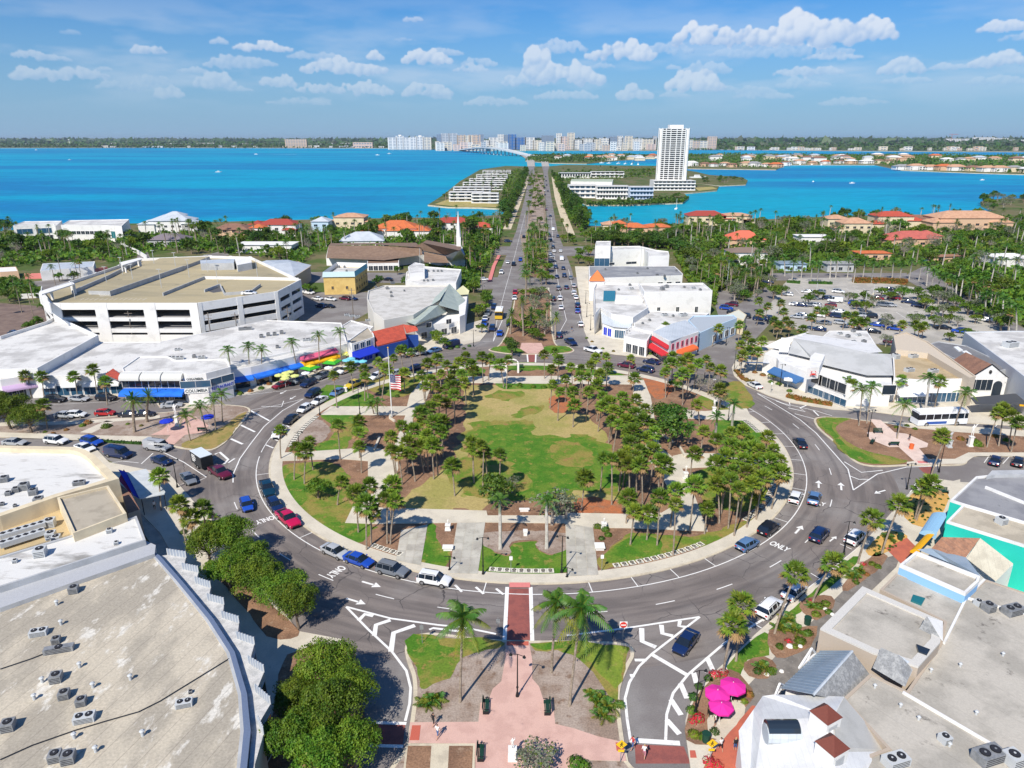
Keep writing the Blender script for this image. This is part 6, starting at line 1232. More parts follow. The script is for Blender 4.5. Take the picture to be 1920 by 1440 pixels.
b = MB(); p = P([(858,550),(880,550),(878,600),(862,605)], 0); b.prism(P([(858,556),(878,552),(872,600),(862,604)], 4), 0, 5.8, m_wall); b.build('side_wall', S12)
for x, y, s, k in ((705,538,.9,0),(726,540,1.2,0),(735,530,1.1,0),(738,530,1.0,0),(733,548,.9,0),(734,555,1.0,0),(758,545,.7,0)): ac(x, y, 7.4, s, False)
for x, y in ((793,508),(803,508),(813,508),(821,508),(828,508),(795,526),(802,526),(812,525)): ac(x, y, 6.4, .9, False)
for x, y, k in ((650,590,1),(660,592,1),(670,593,1),(690,600,1),(715,605,0),(725,610,0)): ac(x, y, 4.9, 1.1, True, kind=k)
# yellow building with the teal sloping parapet
S13, h13 = bld('yellow_building', 'yellow two-storey building with a teal sloping parapet', [(606,519),(665,518),(688,502),(632,500)], 7.0, m_yw, m_rw, .1)
e = P([(604,505),(664,505),(687,489),(633,489)], 9.2); q_ = P([(606,519),(665,518),(688,502),(632,500)], 7.1); b = MB()
for i in range(4): j = (i+1)%4; a0 = q_[i]+(q_[i]-Vector(S13.location)).normalized()*.6; a1 = q_[j]+(q_[j]-Vector(S13.location)).normalized()*.6; a0.z = a1.z = 7.0; i0 = q_[i].copy(); i1 = q_[j].copy(); i0.z = i1.z = 9.0; b.face([a0,a1,i1,i0], mat('teal_metal', (.10,.42,.52), .5) if i == 1 else mat('pale_teal_metal', (.50,.64,.66), .5)); b.face([i1,i0,Vector((i0.x,i0.y,7)),Vector((i1.x,i1.y,7))], m_wall)
b.build('sloping_parapet', S13); windows(S13, q_[1], q_[2], 2, 5, 1.4, 1.2, 1.2, 3.0, g=m_win, fr=m_yw); windows(S13, q_[0], q_[1], 1, 2, .8, 1.1, 2.2, g=m_win, fr=m_yw)
for x, y in ((636,500),(646,500),(650,508)): ac(x, y, 7.1, 1.0, False)
# church
S14 = root_at('church', P([(850,490),(780,480)], 0), 'white church with brown shingle roofs and a tall thin steeple', 'church')
solid('roof', S14, [[(792,455,10),(863,470,11.5),(835,478,6),(772,466,6)],[(792,455,10),(863,470,11.5),(866,462,7),(800,450,6)],[(795,472,6),(835,480,5.6),(842,493,3.8),(795,492,3.8)]], m_shb)
b = MB(); b.prism(P([(772,475),(838,490),(872,488),(866,470),(800,460)], 3), 0, 5.5, m_wall); b.build('wall', S14); solid('gable', S14, [[(835,480,5.8),(863,468,12),(873,482,6.4),(872,492,0),(840,497,0)]], m_wall)
b = MB(); p = G(861,490); b.box((p.x,p.y,0), (2.2,2.2,12), m_wall); b.tube([(p.x,p.y,12),(p.x,p.y,24.5)], [1.3,.05], m_wall, 6); b.build('steeple', S14)
S15 = root_at('church_hall', P([(640,490),(740,490)], 0), 'long brown shingled church hall with white arcade', 'building'); solid('roof', S15, [[(616,461,7.5),(700,460,8),(790,466,8),(792,478,5),(720,488,4.2),(612,484,4.2)],[(616,461,7.5),(700,458,8),(790,464,8),(780,455,5),(620,456,5)]], m_shb)
b = MB(); b.prism(P([(612,490),(720,494),(800,484),(792,470),(616,470)], 2), 0, 4.0, m_wall); b.build('wall', S15); a, c2 = G(690,500,2), G(745,500,2); windows(S15, G(640,492,3), G(730,494,3), 1, 9, 2.2, 2.2, .5, g=m_win)
S16, _ = bld('arcade_wing', 'white arcade wing with dark arches below the church hall', [(688,494),(748,493),(748,484),(690,484)], 3.4, m_wall, m_shb, .1); windows(S16, G(688,494,3.5), G(748,493,3.5), 1, 6, 1.9, 2.0, .3, g=m_win)

# ===== multi-storey car park
GH = 11.0
top = dict(A=(77,545),A2=(97,568),B=(370,568),C=(497,551),C2=(520,546),D=(563,524),E=(470,481),F=(394,479),G_=(262,484))
gp = {k: G(x, y, GH+1.1) for k, (x, y) in top.items()}
gr = root_at('car_park', list(gp.values()), 'multi-storey car park with tan decks and white banded facades', 'car park')
out_ = [gp[k] for k in ('A','A2','B','C2','D','E','F','G_')]; cc = sum(out_, Vector())/8
for lv in range(4):
 z = [0.05, 2.9, 4.3, 7.7][lv]; b = MB(); ins = [p.lerp(Vector((cc.x,cc.y,p.z)), .025) for p in out_]; b.prism(ins, z-.3 if lv else z-.03, z, m_dkin, bottom=True); b.build('floor_slab', gr)
b = MB(); b.prism([p.lerp(Vector((cc.x,cc.y,p.z)), .006) for p in out_], GH-.35, GH, m_deck, bottom=True); b.build('top_deck', gr)
def facade(a, b_, bays, pier=2.0, bands=((0,2.4),(3.1,4.3),(6.6,7.7),(10.1,12.1)), th=.35, thin=False):
 a = Vector((a.x,a.y,0)); b_ = Vector((b_.x,b_.y,0)); L = (b_-a).length; d = (b_-a).normalized()
 for z0, z1 in bands: m = MB(); m.beam((a.x,a.y,z0),(b_.x,b_.y,z0),th,z1-z0,m_wall); m.build('spandrel', gr)
 n_ = Vector((-d.y,d.x,0));
 if n_.dot((a+b_)/2-Vector((cc.x,cc.y,0))) < 0: n_ = -n_
 for k in range(bays+1):
  p = a+d*(L*k/bays); wd = pier if 0 < k < bays else pier*.7
  p = p+d*(wd/2 if k == 0 else (-wd/2 if k == bays else 0))+n_*.06; m = MB(); q0 = p-d*wd/2; q1 = p+d*wd/2; m.beam((q0.x,q0.y,0),(q1.x,q1.y,0),.42,12.13,m_wall); m.build('pier', gr)
 for k in range(bays):                             # thin rails in each opening
  q0 = a+d*(L*k/bays); q1 = a+d*(L*(k+1)/bays); m = MB()
  for z in (4.4,7.0): m.beam((q0.x,q0.y,z),(q1.x,q1.y,z),.05,.05,m_acl)
  m.build('rail', gr)
facade(gp['A2'], gp['B'], 3, 3.6); facade(gp['B'], gp['C2'], 2, 1.6, ((0,2.4),(3.3,5.2),(6.5,8.3),(9.6,12.1))); facade(gp['C2'], gp['D'], 2, 1.4, ((0,2.4),(3.3,5.2),(6.5,8.3),(9.6,12.1))); facade(gp['A'], gp['A2'], 1, 1.2, ((0,1.0),(3.0,3.9),(5.9,6.8),(8.7,12.1)))
for a, c2 in (('D','E'),('E','F'),('F','G_'),('G_','A')): facade(gp[a], gp[c2], 4 if a == 'G_' else 2, 1.2, ((0,2.2),(2.9,4.4),(5.7,7.2),(8.6,12.0)))
def wallseg(px, z0, z1, m=None, th=.3, nm='deck_wall'):
 pts = [G(x, y, z1) for x, y in px]; b = MB()
 for a, c2 in zip(pts, pts[1:]): b.beam((a.x,a.y,z0),(c2.x,c2.y,z0),th,z1-z0,m or m_greyw)
 return b.build(nm, gr)
wallseg([(205,546),(345,498)], 11, 12.6); wallseg([(305,549),(383,518)], 11, 12.0); wallseg([(383,518),(470,519),(560,521)], 11, 12.0, m_wall); wallseg([(383,543),(412,532),(420,548)], 11, 11.9); wallseg([(420,549),(470,545),(488,532)], 11, 11.9); wallseg([(262,486),(205,515),(135,545)], 11, 12.2)
b = MB(); b.prism(P([(383,544),(411,533),(420,546),(400,549)], GH), GH-.0, GH+.012, mat('ramp_shadow_floor', (.10,.10,.11), .9)); b.build('ramp_shade_sheet', gr)  # dark sheet on the solid deck paints the ramp's shade
up = P([(205,545),(345,497),(393,480),(262,485),(150,545)], GH+1.0);
b = MB(); b.prism(P([(207,546),(345,499),(393,481),(300,484),(165,545)], GH+1.2), GH, GH+1.2, m_greyw, m_deck); b.build('upper_ramp', gr)
for k in range(18):
 a = G(205,546,GH).lerp(G(345,499,GH), .25+k*.04); b = MB(); b.box((a.x+.1,a.y-.25,GH+.25), (.45,.12,.75), m_grl); b.build('slit_opening', gr)
# roof structures
b = MB(); pts = P([(73,547),(135,528),(140,532),(78,552)], GH+3.4); b.prism(pts, GH+3.1, GH+3.4, m_wall, bottom=True)
for x, y in ((75,550),(95,543),(133,530),(138,533)): p = G(x, y, GH+3.2); b.box((p.x,p.y,GH), (.6,.5,3.2), m_wall)
b.build('stair_canopy', gr); wallseg([(75,551),(93,568)], GH, GH+3.2, m_wall, nm='stair_wall')
b = MB(); b.prism(P([(224,492),(262,483),(266,486),(230,497)], GH+3.2), GH+2.9, GH+3.2, m_wall, bottom=True)
for x, y in ((228,495),(234,496),(262,486),(258,484)): p = G(x, y, GH+3.0); b.box((p.x,p.y,GH), (.5,.5,3.0), m_wall)
b.build('lift_canopy', gr)
b = MB(); b.prism(P([(375,488),(440,485),(438,493),(376,494)], GH+2.6), GH, GH+2.6, m_greyw, m_metl); b.build('plant_room', gr); b = MB(); b.prism(P([(440,486),(470,481),(472,492),(445,497)], GH+2.6), GH, GH+2.6, m_wall, m_wall); b.build('stair_head', gr)
for k, (x, y) in enumerate(((141,560),(201,535),(250,530),(303,540),(290,500),(355,520),(408,530),(230,515),(330,505),(483,520),(390,510))):
 p = G(x, y, GH); o = empty('deck_lamp', (p.x,p.y,GH)); later(o, 'slim roof lamp mast', 'lamp post', 'deck lamp masts', p); b = MB(); b.tube([(0,0,0),(0,0,6.2)], .09, m_acl, 5); b.build('mast').parent = o; b = MB(); b.box((0,0,6.2), (1.4,.3,.12), m_acl); b.build('lamp').parent = o
for k in range(7): a = G(197-k*3,551+k*1.2,GH+.015); c2 = G(203-k*3,555+k*1.2,GH+.015)
mk2 = MB()
for k in range(9): line([G(183+k*3,550-k*.2,GH), G(190+k*3,556-k*.2,GH)], .12, z=GH+.02, mb=mk2)
for k in range(14): line([G(150+k*9,563,GH), G(158+k*9,559,GH)], .1, z=GH+.02, mb=mk2)
mk2.build('bay_lines', gr)
windows(gr, gp['A'].lerp(gp['A2'],.15), gp['A'].lerp(gp['A2'],.9), 4, 1, 1.6, 2.0, .6, 2.85, g=m_wint, mull=1)
# grey hip roofed building right of the car park
S17 = root_at('hip_building', P([(540,520),(470,500)], 0), 'two-storey building with grey hipped metal roofs behind the car park', 'building')
b = MB(); b.prism(P([(495,520),(550,520),(582,500),(560,490),(470,498)], 6), 0, 6.0, m_tanw); b.build('wall', S17); solid('roof', S17, [[(490,518,6),(552,518,6),(545,492,8.2),(520,494,8.2)],[(552,518,6),(584,497,6),(545,492,8.2)],[(584,497,6),(540,487,6),(545,492,8.2)],[(545,492,8.2),(520,494,8.2),(490,518,6),(460,500,6.3),(500,488,7.4),(540,487,6)]], m_metl); windows(S17, G(552,520,5), G(582,502,5), 2, 4, 1.2, 1.2, 1.0, 2.8, g=m_win, fr=m_tanw)

# ===== NE block
def b_(name, label, px, h, wall=None, roof=None, par=.5, **k): return bld(name, label, px, h, wall, roof, par, **k)
S20, q20 = b_('white_office', 'white modern office block with a raised corner tower behind the grey roof', [(1116,470),(1207,466),(1216,474),(1216,480),(1255,479),(1253,471),(1232,469),(1200,461),(1145,462),(1116,461)], 9.6, m_wall, m_rw, .4)
windows(S20, G(1118,480,9.6), G(1140,480,9.6), 1, 1, 6.5, 3.6, 5.0, g=m_winb, mull=2, out=G(1180,440)); windows(S20, G(1120,478,9.6), G(1207,474,9.6), 1, 1, 10, 1.8, 1.2, g=m_winb, mull=4, out=G(1180,440)); windows(S20, G(1120,478,9.6), G(1207,474,9.6), 2, 2, 5.0, 1.0, 1.5, 3.4, g=m_win, mull=1, out=G(1180,440))
b_('corner_tower', 'small raised corner tower on the white office block', [(1116,461),(1145,461),(1145,452),(1118,452)], 12.0, m_wall, m_rw, .3)
S21, _ = b_('grey_roof_shop', 'long building with a dark grey flat roof behind the orange pyramid', [(1105,518),(1130,521),(1280,516),(1280,513),(1265,499),(1104,499)], 6.0, m_wall, mat('slate_roof', (.24,.245,.26), .8, (.32,.325,.33), .2, .45, .6, (.17,.17,.18), .7, .62, .72), .1); windows(S21, G(1225,517,5.9), G(1278,515,5.9), 1, 3, 2.0, 1.4, 2.2, g=m_win)
for x, y, k in ((1135,505,0),(1195,512,0),(1214,503,0),(1232,515,1),(1246,517,0),(1268,507,0)): ac(x, y, 6.0, .9, False, kind=k)
S22 = root_at('pyramid_tower', P([(1122,540)], 0), 'square white tower with a bright orange pyramid roof', 'tower'); p4 = P([(1106,527),(1133,527),(1131,521),(1108,521)], 7.6); cpt = sum(p4, Vector())/4; b = MB(); b.prism(p4, 0, 7.6, m_wall); b.build('wall', S22); b = MB(); ap = Vector((cpt.x,cpt.y,11.2)); e4 = [cpt+(p-cpt)*1.12 for p in p4]
for i in range(4): b.face([e4[i], e4[(i+1)%4], ap], mat('orange_roof', (.66,.19,.06), .7, fine=.1))
b.build('roof', S22)
S23, q23 = b_('mall_block', 'tall plain white flat roofed box on the right of the white corner block', [(1199,532),(1318,530),(1336,545),(1208,547)], 8.0, m_wall, m_rw, .5)
S24, q24 = b_('front_block', 'white block with canted corner and teal skylight beside the avenue', [(1116,588),(1113,540),(1118,530),(1197,531),(1204,547),(1216,576),(1187,595),(1146,588),(1126,576)], 6.2, m_wall, m_rw, .6)
S29, q29 = b_('side_block', 'low white wing between the canted block and red awning shop', [(1187,599),(1214,582),(1330,587),(1322,592),(1314,606),(1255,610),(1225,622),(1190,616)], 4.6, m_wall, m_rw, .3)
solid('metal_eave', S24, [[(1126,578,6.0),(1146,590,6.0),(1150,613,3.9),(1129,606,3.9)],[(1146,590,6.0),(1187,597,6.0),(1182,616,3.9),(1150,613,3.9)]], m_metl); b = MB(); b.prism(P([(1130,606),(1150,612),(1181,615),(1187,600),(1150,592),(1128,585)], 3.9), 0, 3.85, m_wall); b.build('ground_floor', S24)
FP[S24.name] = P([(1130,606),(1150,612),(1181,615),(1187,600)], 3.9); windows(S24, G(1130,606,3.9), G(1150,612,3.9), 1, 2, 1.5, 2.4, .5, g=m_blued, name='arch_window'); windows(S24, G(1150,612,3.9), G(1181,615,3.9), 1, 3, 1.3, 2.4, .5, g=m_winb, name='shop_window')
b = MB(); b.prism(P([(1132,545),(1154,545),(1153,563),(1131,563)], 6.6), 6.2, 6.6, m_wint); b.build('skylight', S24)
b = MB(); b.prism(P([(1155,553),(1200,554),(1205,563),(1153,563)], 7.3), 6.2, 7.3, m_wall); b.build('roof_step', S24)
for k in range(12): p = G(1156+k*4.1, 565, 6.3); b = MB(); b.box((p.x,p.y,6.22), (.12,.3,.8), m_acl); b.build('roof_fin', S24)
for x, y, z, s, k in ((1184,541,6.2,1.3,1),(1181,534,6.2,1.0,0),(1160,543,6.2,.8,0),(1242,541,8.0,1.5,0),(1250,537,8.0,1.4,0),(1300,540,8.0,1.3,1),(1313,543,8.0,.9,0),(1283,538,8.0,.8,0),(1246,590,4.6,1.5,1),(1281,590,4.6,1.9,1),(1262,592,4.6,.8,0),(1218,600,4.6,.8,0),(1205,606,4.6,.7,0)): ac(x, y, z, s, k == 1, kind=k)
b = MB(); p = G(1268,566,4.6);
for k in range(2): b.tube([(p.x+k*.5,p.y,4.6),(p.x+k*.5,p.y,8.6)], .05, m_acl, 4)
b.build('wall_ladder', S23); windows(S23, G(1215,560,6), G(1330,560,6), 1, 3, 1.0, 2.0, 1.0, g=m_win)
S25, q25 = b_('corner_cafe', 'low white cafe with a teal panel and dark parasol at the corner', [(1172,620),(1185,610),(1222,625),(1213,640),(1170,630)], 4.4, m_wall, m_rw, .3); a, c2 = G(1172,632,4.5), G(1213,641,4.5); shopfront(S25, a, c2, 3, g=m_win)
S26 = root_at('red_awning_shop', P([(1225,650),(1265,660),(1310,645)], 0), 'two-storey corner shop with bright red awnings and a pale hip roof', 'building')
b = MB(); b.prism(P([(1224,622),(1255,640),(1310,622),(1285,605),(1240,608)], 6.4), 0, 6.4, m_wall); b.build('wall', S26)
solid('roof', S26, [[(1224,622,6.4),(1258,640,6.4),(1262,606,7.6)],[(1258,640,6.4),(1312,620,6.4),(1285,600,7.6),(1262,606,7.6)]], m_metl)
FP[S26.name] = P([(1224,622),(1255,640),(1310,622),(1285,605),(1240,608)], 6.4); a, c2, d2 = G(1224,622,6.4), G(1256,640,6.4), G(1310,621,6.4)
awning('red_awning', S26, (a.x,a.y,0), (c2.x,c2.y,0), 5.3, 4.4, .5, m_redc); awning('red_awning', S26, (a.x,a.y,0), (c2.x,c2.y,0), 3.2, 2.5, 1.8, m_redc); e1 = c2.lerp(d2, .25); e2 = c2.lerp(d2, .8); awning('orange_awning', S26, (e1.x,e1.y,0), (e2.x,e2.y,0), 3.2, 2.4, 1.9, m_orc, True); windows(S26, c2, d2, 1, 6, .9, 1.5, 3.8, g=m_win, fr=m_pinkc); shopfront(S26, a, c2, 3, g=m_win);
S27, q27 = b_('blue_cornice_shop', 'pale blue shop with a flat grey roof right of the red awning shop', [(1313,624),(1340,612),(1382,596),(1375,590),(1300,592),(1290,600)], 5.2, mat('pale_blue_wall', (.48,.62,.74), .8), mat('pale_grey_roof', (.40,.44,.48), .7), .3); a, c2 = G(1313,624,5.5), G(1382,596,5.5); windows(S27, a, c2, 1, 6, 2.2, 2.0, .8, g=m_win)
S28, q28 = b_('cream_tent_roof', 'small building with a cream ridged roof behind the pale blue shop', [(1362,590),(1395,600),(1400,590),(1385,580)], 4.8, m_cream, mat('cream_roof', (.62,.62,.52), .8), .1)
# ===== east: crab restaurant
def crab():
 r_ = root_at('seafood_restaurant', P([(1450,690),(1560,720),(1660,740)], 0), 'large white restaurant with long grey membrane roof and a red crab sign', 'building')
 pts = P([(1434,651),(1458,658),(1462,664),(1534,690),(1585,708),(1675,708),(1671,662),(1490,634),(1465,634)], 7.0)
 b = MB(); b.prism(pts, 0, 5.2, m_wall); b.build('wall', r_)
 FP[r_.name] = pts
 solid('roof', r_, [[(1478,662,6.0),(1488,634,8.4),(1540,643,8.4),(1631,662,8.4),(1626,704,6.0),(1535,682,6.0),(1520,672,6.0)],[(1631,662,8.4),(1671,664,8.0),(1675,704,6.0),(1626,704,6.0)]], mat('grey_membrane', (.46,.465,.46), .8, (.40,.405,.40), .25, .42, .6, (.52,.52,.51), .9, .6, .7, fine=.05))
 solid('wing_roof', r_, [[(1434,650,5.6),(1462,636,7.4),(1518,622,7.4),(1505,628,7.0),(1462,655,5.8)],[(1460,660,6.0),(1465,633,8.3),(1484,634,8.3),(1478,661,6.0)]], m_wall)
 solid('roof_back', r_, [[(1488,634,8.4),(1631,662,8.4),(1655,660,6),(1640,645,6),(1505,625,6)]], m_wall)
 b = MB(); b.prism(P([(1520,668),(1528,661),(1547,665),(1537,688),(1514,690)], 7.8), 5.0, 7.8, m_wall); b.build('sign_wall', r_)
 a, c2 = G(1535,692,6.0), G(1600,716,6.0); windows(r_, a, c2, 1, 4, 3.0, 2.3, 3.2, g=m_win, mull=0); windows(r_, a, c2, 1, 2, 6.5, 1.6, .4, g=m_winb, mull=3); a2, c3 = G(1600,716,6), G(1675,708,6); windows(r_, G(1655,712,6), G(1672,712,6), 1, 1, 3.0, 2.2, 3.0, g=m_win, mull=0)
 a, c2 = G(1470,680,4.0), G(1533,700,4.0); awning('blue_awning', r_, (a.x,a.y,0), (c2.x,c2.y,0), 3.4, 2.4, 2.2, mat('steel_blue_canvas', (.05,.14,.32), .8)); a, c2 = G(1405,675,4), G(1460,676,4); awning('blue_awning', r_, (a.x,a.y,0), (c2.x,c2.y,0), 3.2, 2.5, 3.2, mat('steel_blue_canvas'))
 a, c2 = G(1605,716,4.0), G(1672,716,4.0); awning('green_awning', r_, (a.x,a.y,0), (c2.x,c2.y,0), 3.0, 2.2, 1.5, m_grc)
 a, c2 = G(1497,690,2.6), G(1530,700,2.6); sign('CRAB & FIN', (a.x,a.y), (c2.x,c2.y), 2.7, 1.0, None, m_wpl, r_, out=2.4)
 a = G(1525,689,7.8); a.z = 6.4; rd = mat('sign_red', (.6,.04,.03), .6); cb = empty('crab_sign', (a.x-r_.location.x, a.y-r_.location.y-.5, 6.3)); cb.parent = r_; b = MB(); b.ball((0,0,0), .7, rd, .6, 8, 5)
 for s_ in (-1,1):
  for k in range(3): b.tube([(s_*.5,0,-.1-.1*k),(s_*1.0,0,.1-.25*k),(s_*1.2,0,-.35-.2*k)], .07, rd, 4)
  b.tube([(s_*.5,0,.2),(s_*1.0,0,.6),(s_*.7,0,1.0)], .1, rd, 4); b.ball((s_*.7,0,1.1), .22, rd, 1, 6, 4)
 b.build('crab').parent = cb; cb.scale = (.62,.3,.62)
 return r_
crab()
bk, _ = b_('service_yard_roof', 'cluttered white service roof behind the crab restaurant', [(1530,642),(1555,620),(1625,620),(1648,655),(1640,662)], 5.4, m_wall, m_rw, .1)
for x, y, k in ((1575,625,1),(1590,630,0),(1600,640,1),(1585,645,0),(1610,628,1),(1620,640,0),(1567,640,0),(1600,620,0),(1630,650,1)): ac(x, y, 5.4, 1.1, k == 1, kind=k)
S31, q31 = b_('tan_roof_shop', 'shop block with a sandy tan flat roof and grey units', [(1674,668),(1676,708),(1720,712),(1818,710),(1730,658),(1690,660)], 5.6, m_wall, mat('sandy_roof', (.47,.37,.23), .85, (.38,.29,.17), .25, .42, .6, (.55,.48,.36), .9, .6, .7), .3)
a, c2 = G(1680,712,5.6), G(1818,711,5.6); windows(S31, a, c2, 1, 7, 2.3, 2.2, .4, g=m_winb, name='shop_window'); e1 = a.lerp(c2,.0); e2 = a.lerp(c2,.42); awning('white_awning', S31, (e1.x,e1.y,0), (e2.x,e2.y,0), 3.4, 2.5, 1.3, m_wc);
b = MB(); e1 = a.lerp(c2,.14); e2 = a.lerp(c2,.42); b.beam((e1.x,e1.y-.3,4.0),(e2.x,e2.y-.3,4.0),.15,1.2,m_greyw); b.build('sign_board', S31)
for x, y, k in ((1713,667,1),(1705,693,1),(1750,695,1),(1680,668,0)): ac(x, y, 5.6, 1.6, True, kind=k)
S32, q32 = b_('slate_roof_shop', 'narrow shop block with a slate grey sloping roof and cream parapet', [(1675,628),(1700,622),(1740,640),(1830,705),(1818,708),(1740,662),(1680,655)], 6.8, mat('beige_wall', (.56,.48,.38), .85), mat('beige_wall'), .3)
S33, q33 = b_('long_slate_roof', 'long slate grey roof with white skylights in the east block', [(1745,650),(1740,645),(1760,640),(1812,648),(1900,690),(1850,700),(1820,688)], 6.2, m_greyw, m_rk, .2)
b = MB()
for k in range(2): b.prism(P([(1788+k*16,650+k*8),(1796+k*16,649+k*8),(1806+k*16,656+k*8),(1798+k*16,658+k*8)], 6.5), 6.2, 6.5, m_wpl)
b.build('skylight', S33)
S34 = root_at('bell_gable_shop', P([(1825,740),(1885,740)], 0), 'white shop front with a pointed bell gable and arched window', 'building'); a, c2 = G(1822,707,5.6), G(1887,707,5.6); b = MB(); b.prism([a, c2, c2+Vector((0,10,0)), a+Vector((0,10,0))], 0, 5.6, m_wall); b.build('wall', S34)
am = (a+c2)/2; b = MB(); pk_ = Vector((am.x,am.y,8.6))
for yy in (0, .4): b.face([(a.x,a.y+yy-.02,5.6),(c2.x,c2.y+yy-.02,5.6),(pk_.x,pk_.y+yy,8.6)][::1 if yy == 0 else -1], m_wall)
b.build('gable', S34); b = MB();
for e in (a, c2):
 dd = pk_-Vector((e.x,e.y,5.6)); b.tube([(e.x-(.4 if e is a else -.4),e.y-.1,5.45),(pk_.x,pk_.y-.1,8.75)], .12, m_blk, 4); b.face([(e.x,e.y,5.62),(pk_.x,pk_.y,8.66),(pk_.x,pk_.y+10,8.66),(e.x,e.y+10,5.62)], m_tb)
b.build('roof', S34); b = MB(); b.ball((am.x,am.y-.1,6.9), .35, m_blk, 1.3, 8, 5); b.build('bell_niche', S34)
windows(S34, a, a.lerp(c2,.62), 1, 1, 5.2, 2.6, 2.4, g=m_win, mull=3); ar = MB(); ac_ = a.lerp(c2,.8); ar.tube([(0,-.06,0),(0,.06,0)], 1.05, m_win, 16); o = ar.build('arch_window'); o.location = (ac_.x-S34.location.x, ac_.y-S34.location.y-.03, 3.6); o.parent = S34; b = MB(); b.box((ac_.x,ac_.y-.05,.4), (2.1,.1,3.2), m_win); b.build('doorway', S34)
S35, q35 = b_('brown_roof_shop', 'white shop with a brown tiled strip roof beside the bell gable', [(1887,707),(1884,690),(1908,690),(1920,712)], 5.0, m_wall, m_tb, .1)
S36, q36 = b_('white_hall', 'big white walled hall with a large air handler at the right edge', [(1808,622),(1900,690),(1990,760),(2120,700),(2000,622),(1900,620)], 7.6, mat('hall_wall', (.52,.54,.57), .8, fine=.03), m_rw, .3); ac(1895,645,7.6,2.6,True,kind=1)
b = MB(); b.prism(P([(1820,745),(1900,738),(1990,740),(1990,765),(1900,755),(1830,757)], 3.2), 3.0, 3.2, mat('charcoal_canvas', (.07,.075,.085), .8)); o = b.build('charcoal_canopy'); tag(o, 'charcoal fabric canopy along the pavement right of the bus', 'canopy')
b = MB(); b.prism(P([(1910,752),(1990,755),(1990,762),(1912,760)], 3.0), 2.8, 3.0, m_yelc); o = b.build('yellow_canopy'); tag(o, 'bright yellow canopy at the right edge beside the charcoal one', 'canopy')

# ===== south-east buildings
m_turqd = m_turq
S40, q40 = b_('turquoise_building', 'turquoise building with a beige roof and dark grey roof behind', [(1782,937),(1806,945),(1775,977),(1920,1022),(2150,1090),(2200,960),(1960,880),(1830,893)], 6.6, m_turq, mat('charcoal_roof', (.22,.22,.235), .8, (.29,.29,.30), .12, .45, .6, (.15,.15,.16), .5, .6, .72, fine=.07), .35, capm=m_wall)
b = MB(); b.prism(P([(1806,948),(1920,981),(2140,1045),(2140,1085),(1920,1020),(1780,978)], 6.9), 6.62, 6.72, mat('beige_flat', (.50,.44,.34), .85, (.40,.35,.27), .3, .42, .6, (.26,.22,.16), .8, .62, .72)); b.build('front_roof', S40)
a, c2 = G(1806,945,6.95), G(1925,980,6.95); b = MB(); b.beam((a.x,a.y,6.6),(c2.x,c2.y,6.6),.3,.42,m_wall); b.build('parapet', S40); a, c2 = G(1848,912,6.95), G(1925,943,6.95); b = MB(); b.beam((a.x,a.y,6.6),(c2.x,c2.y,6.6),.3,.42,m_wall); b.build('parapet', S40)
ac(1878,976,6.7,1.3,True)
b = MB(); b.prism(P([(1850,893),(1860,882),(1990,880),(1990,888),(1866,890)], 7.2), 6.6, 7.2, m_greyw); b.build('roof_kerb', S40)
S41 = root_at('tile_roof_shop', P([(1790,1070)], 0), 'shop with a brown tile slope and a cream roof between turquoise and blue walls', 'building'); b = MB(); b.prism(P([(1745,1030),(1765,1008),(1838,1010),(1900,1058),(1867,1082),(1812,1048)], 4.5), 0, 4.4, m_wall); b.build('wall', S41)
solid('tile_slope', S41, [[(1745,1030,4.6),(1766,1007,6.4),(1838,1009,6.8),(1811,1045,4.9),(1777,1043,4.6)]], mat('brown_tiles', (.33,.17,.105), .85, (.25,.13,.085), 1.2, fine=.14, fsc=4, seam=(.55, -38, .45))); solid('cream_slope', S41, [[(1838,1009,6.8),(1900,1057,5.6),(1867,1090,4.6),(1812,1047,4.9)]], mat('cream_slope', (.60,.56,.44), .85, (.50,.46,.36), .5, seam=(.8, 20, .15)))
solid('metal_slope', S41, [[(1720,1030,4.2),(1745,1028,4.8),(1811,1045,5.0),(1840,1082,4.6),(1780,1055,4.2)]], m_met)
a, c2 = G(1712,1030,3.6), G(1745,995,3.6)
o = empty('yellow_awning', ((a.x+c2.x)/2,(a.y+c2.y)/2,0)); tag(o, 'bright yellow barrel awning over the pavement beside the tile roof shop', 'awning'); o.location.x += 3; awning('canvas', o, (a.x+1,a.y,0), (c2.x+1,c2.y,0), 3.5, 2.6, 1.2, m_yelc, True)
a, c2 = G(1757,1000,3.8), G(1778,965,3.8); o = empty('blue_canopy', ((a.x+c2.x)/2+3,(a.y+c2.y)/2,0)); tag(o, 'sky blue curved canopy against the turquoise wall', 'awning'); awning('canvas', o, (a.x,a.y,0), (c2.x,c2.y,0), 4.0, 2.9, 2.2, mat('sky_canvas', (.28,.50,.72), .7), True)
S42, q42 = b_('light_blue_building', 'building with a light blue side wall and a white parapet', [(1687,1058),(1718,1033),(1838,1080),(1835,1090),(1811,1112)], 6.4, m_lblue, m_rg, .45, capm=m_wall)
S43, q43 = b_('flat_roof_shops', 'big pale grey flat roof block filling the lower right', [(1650,1105),(1680,1075),(1815,1118),(1845,1085),(1920,1110),(2200,1190),(2200,1600),(1560,1600),(1560,1440),(1663,1402),(1580,1310),(1632,1262),(1700,1295),(1762,1205),(1770,1165)], 5.3, m_tanw, m_rg, .12)
for px in (((1693,1297),(1920,1430)),((1770,1205),(1812,1120),(1846,1086)),((1812,1120),(1920,1150))):
 pp = P(px, 5.5); b = MB(); [b.beam((u.x,u.y,5.3),(v.x,v.y,5.3),.25,.25,m_wall) for u, v in zip(pp, pp[1:])]; b.build('roof_joint', S43)
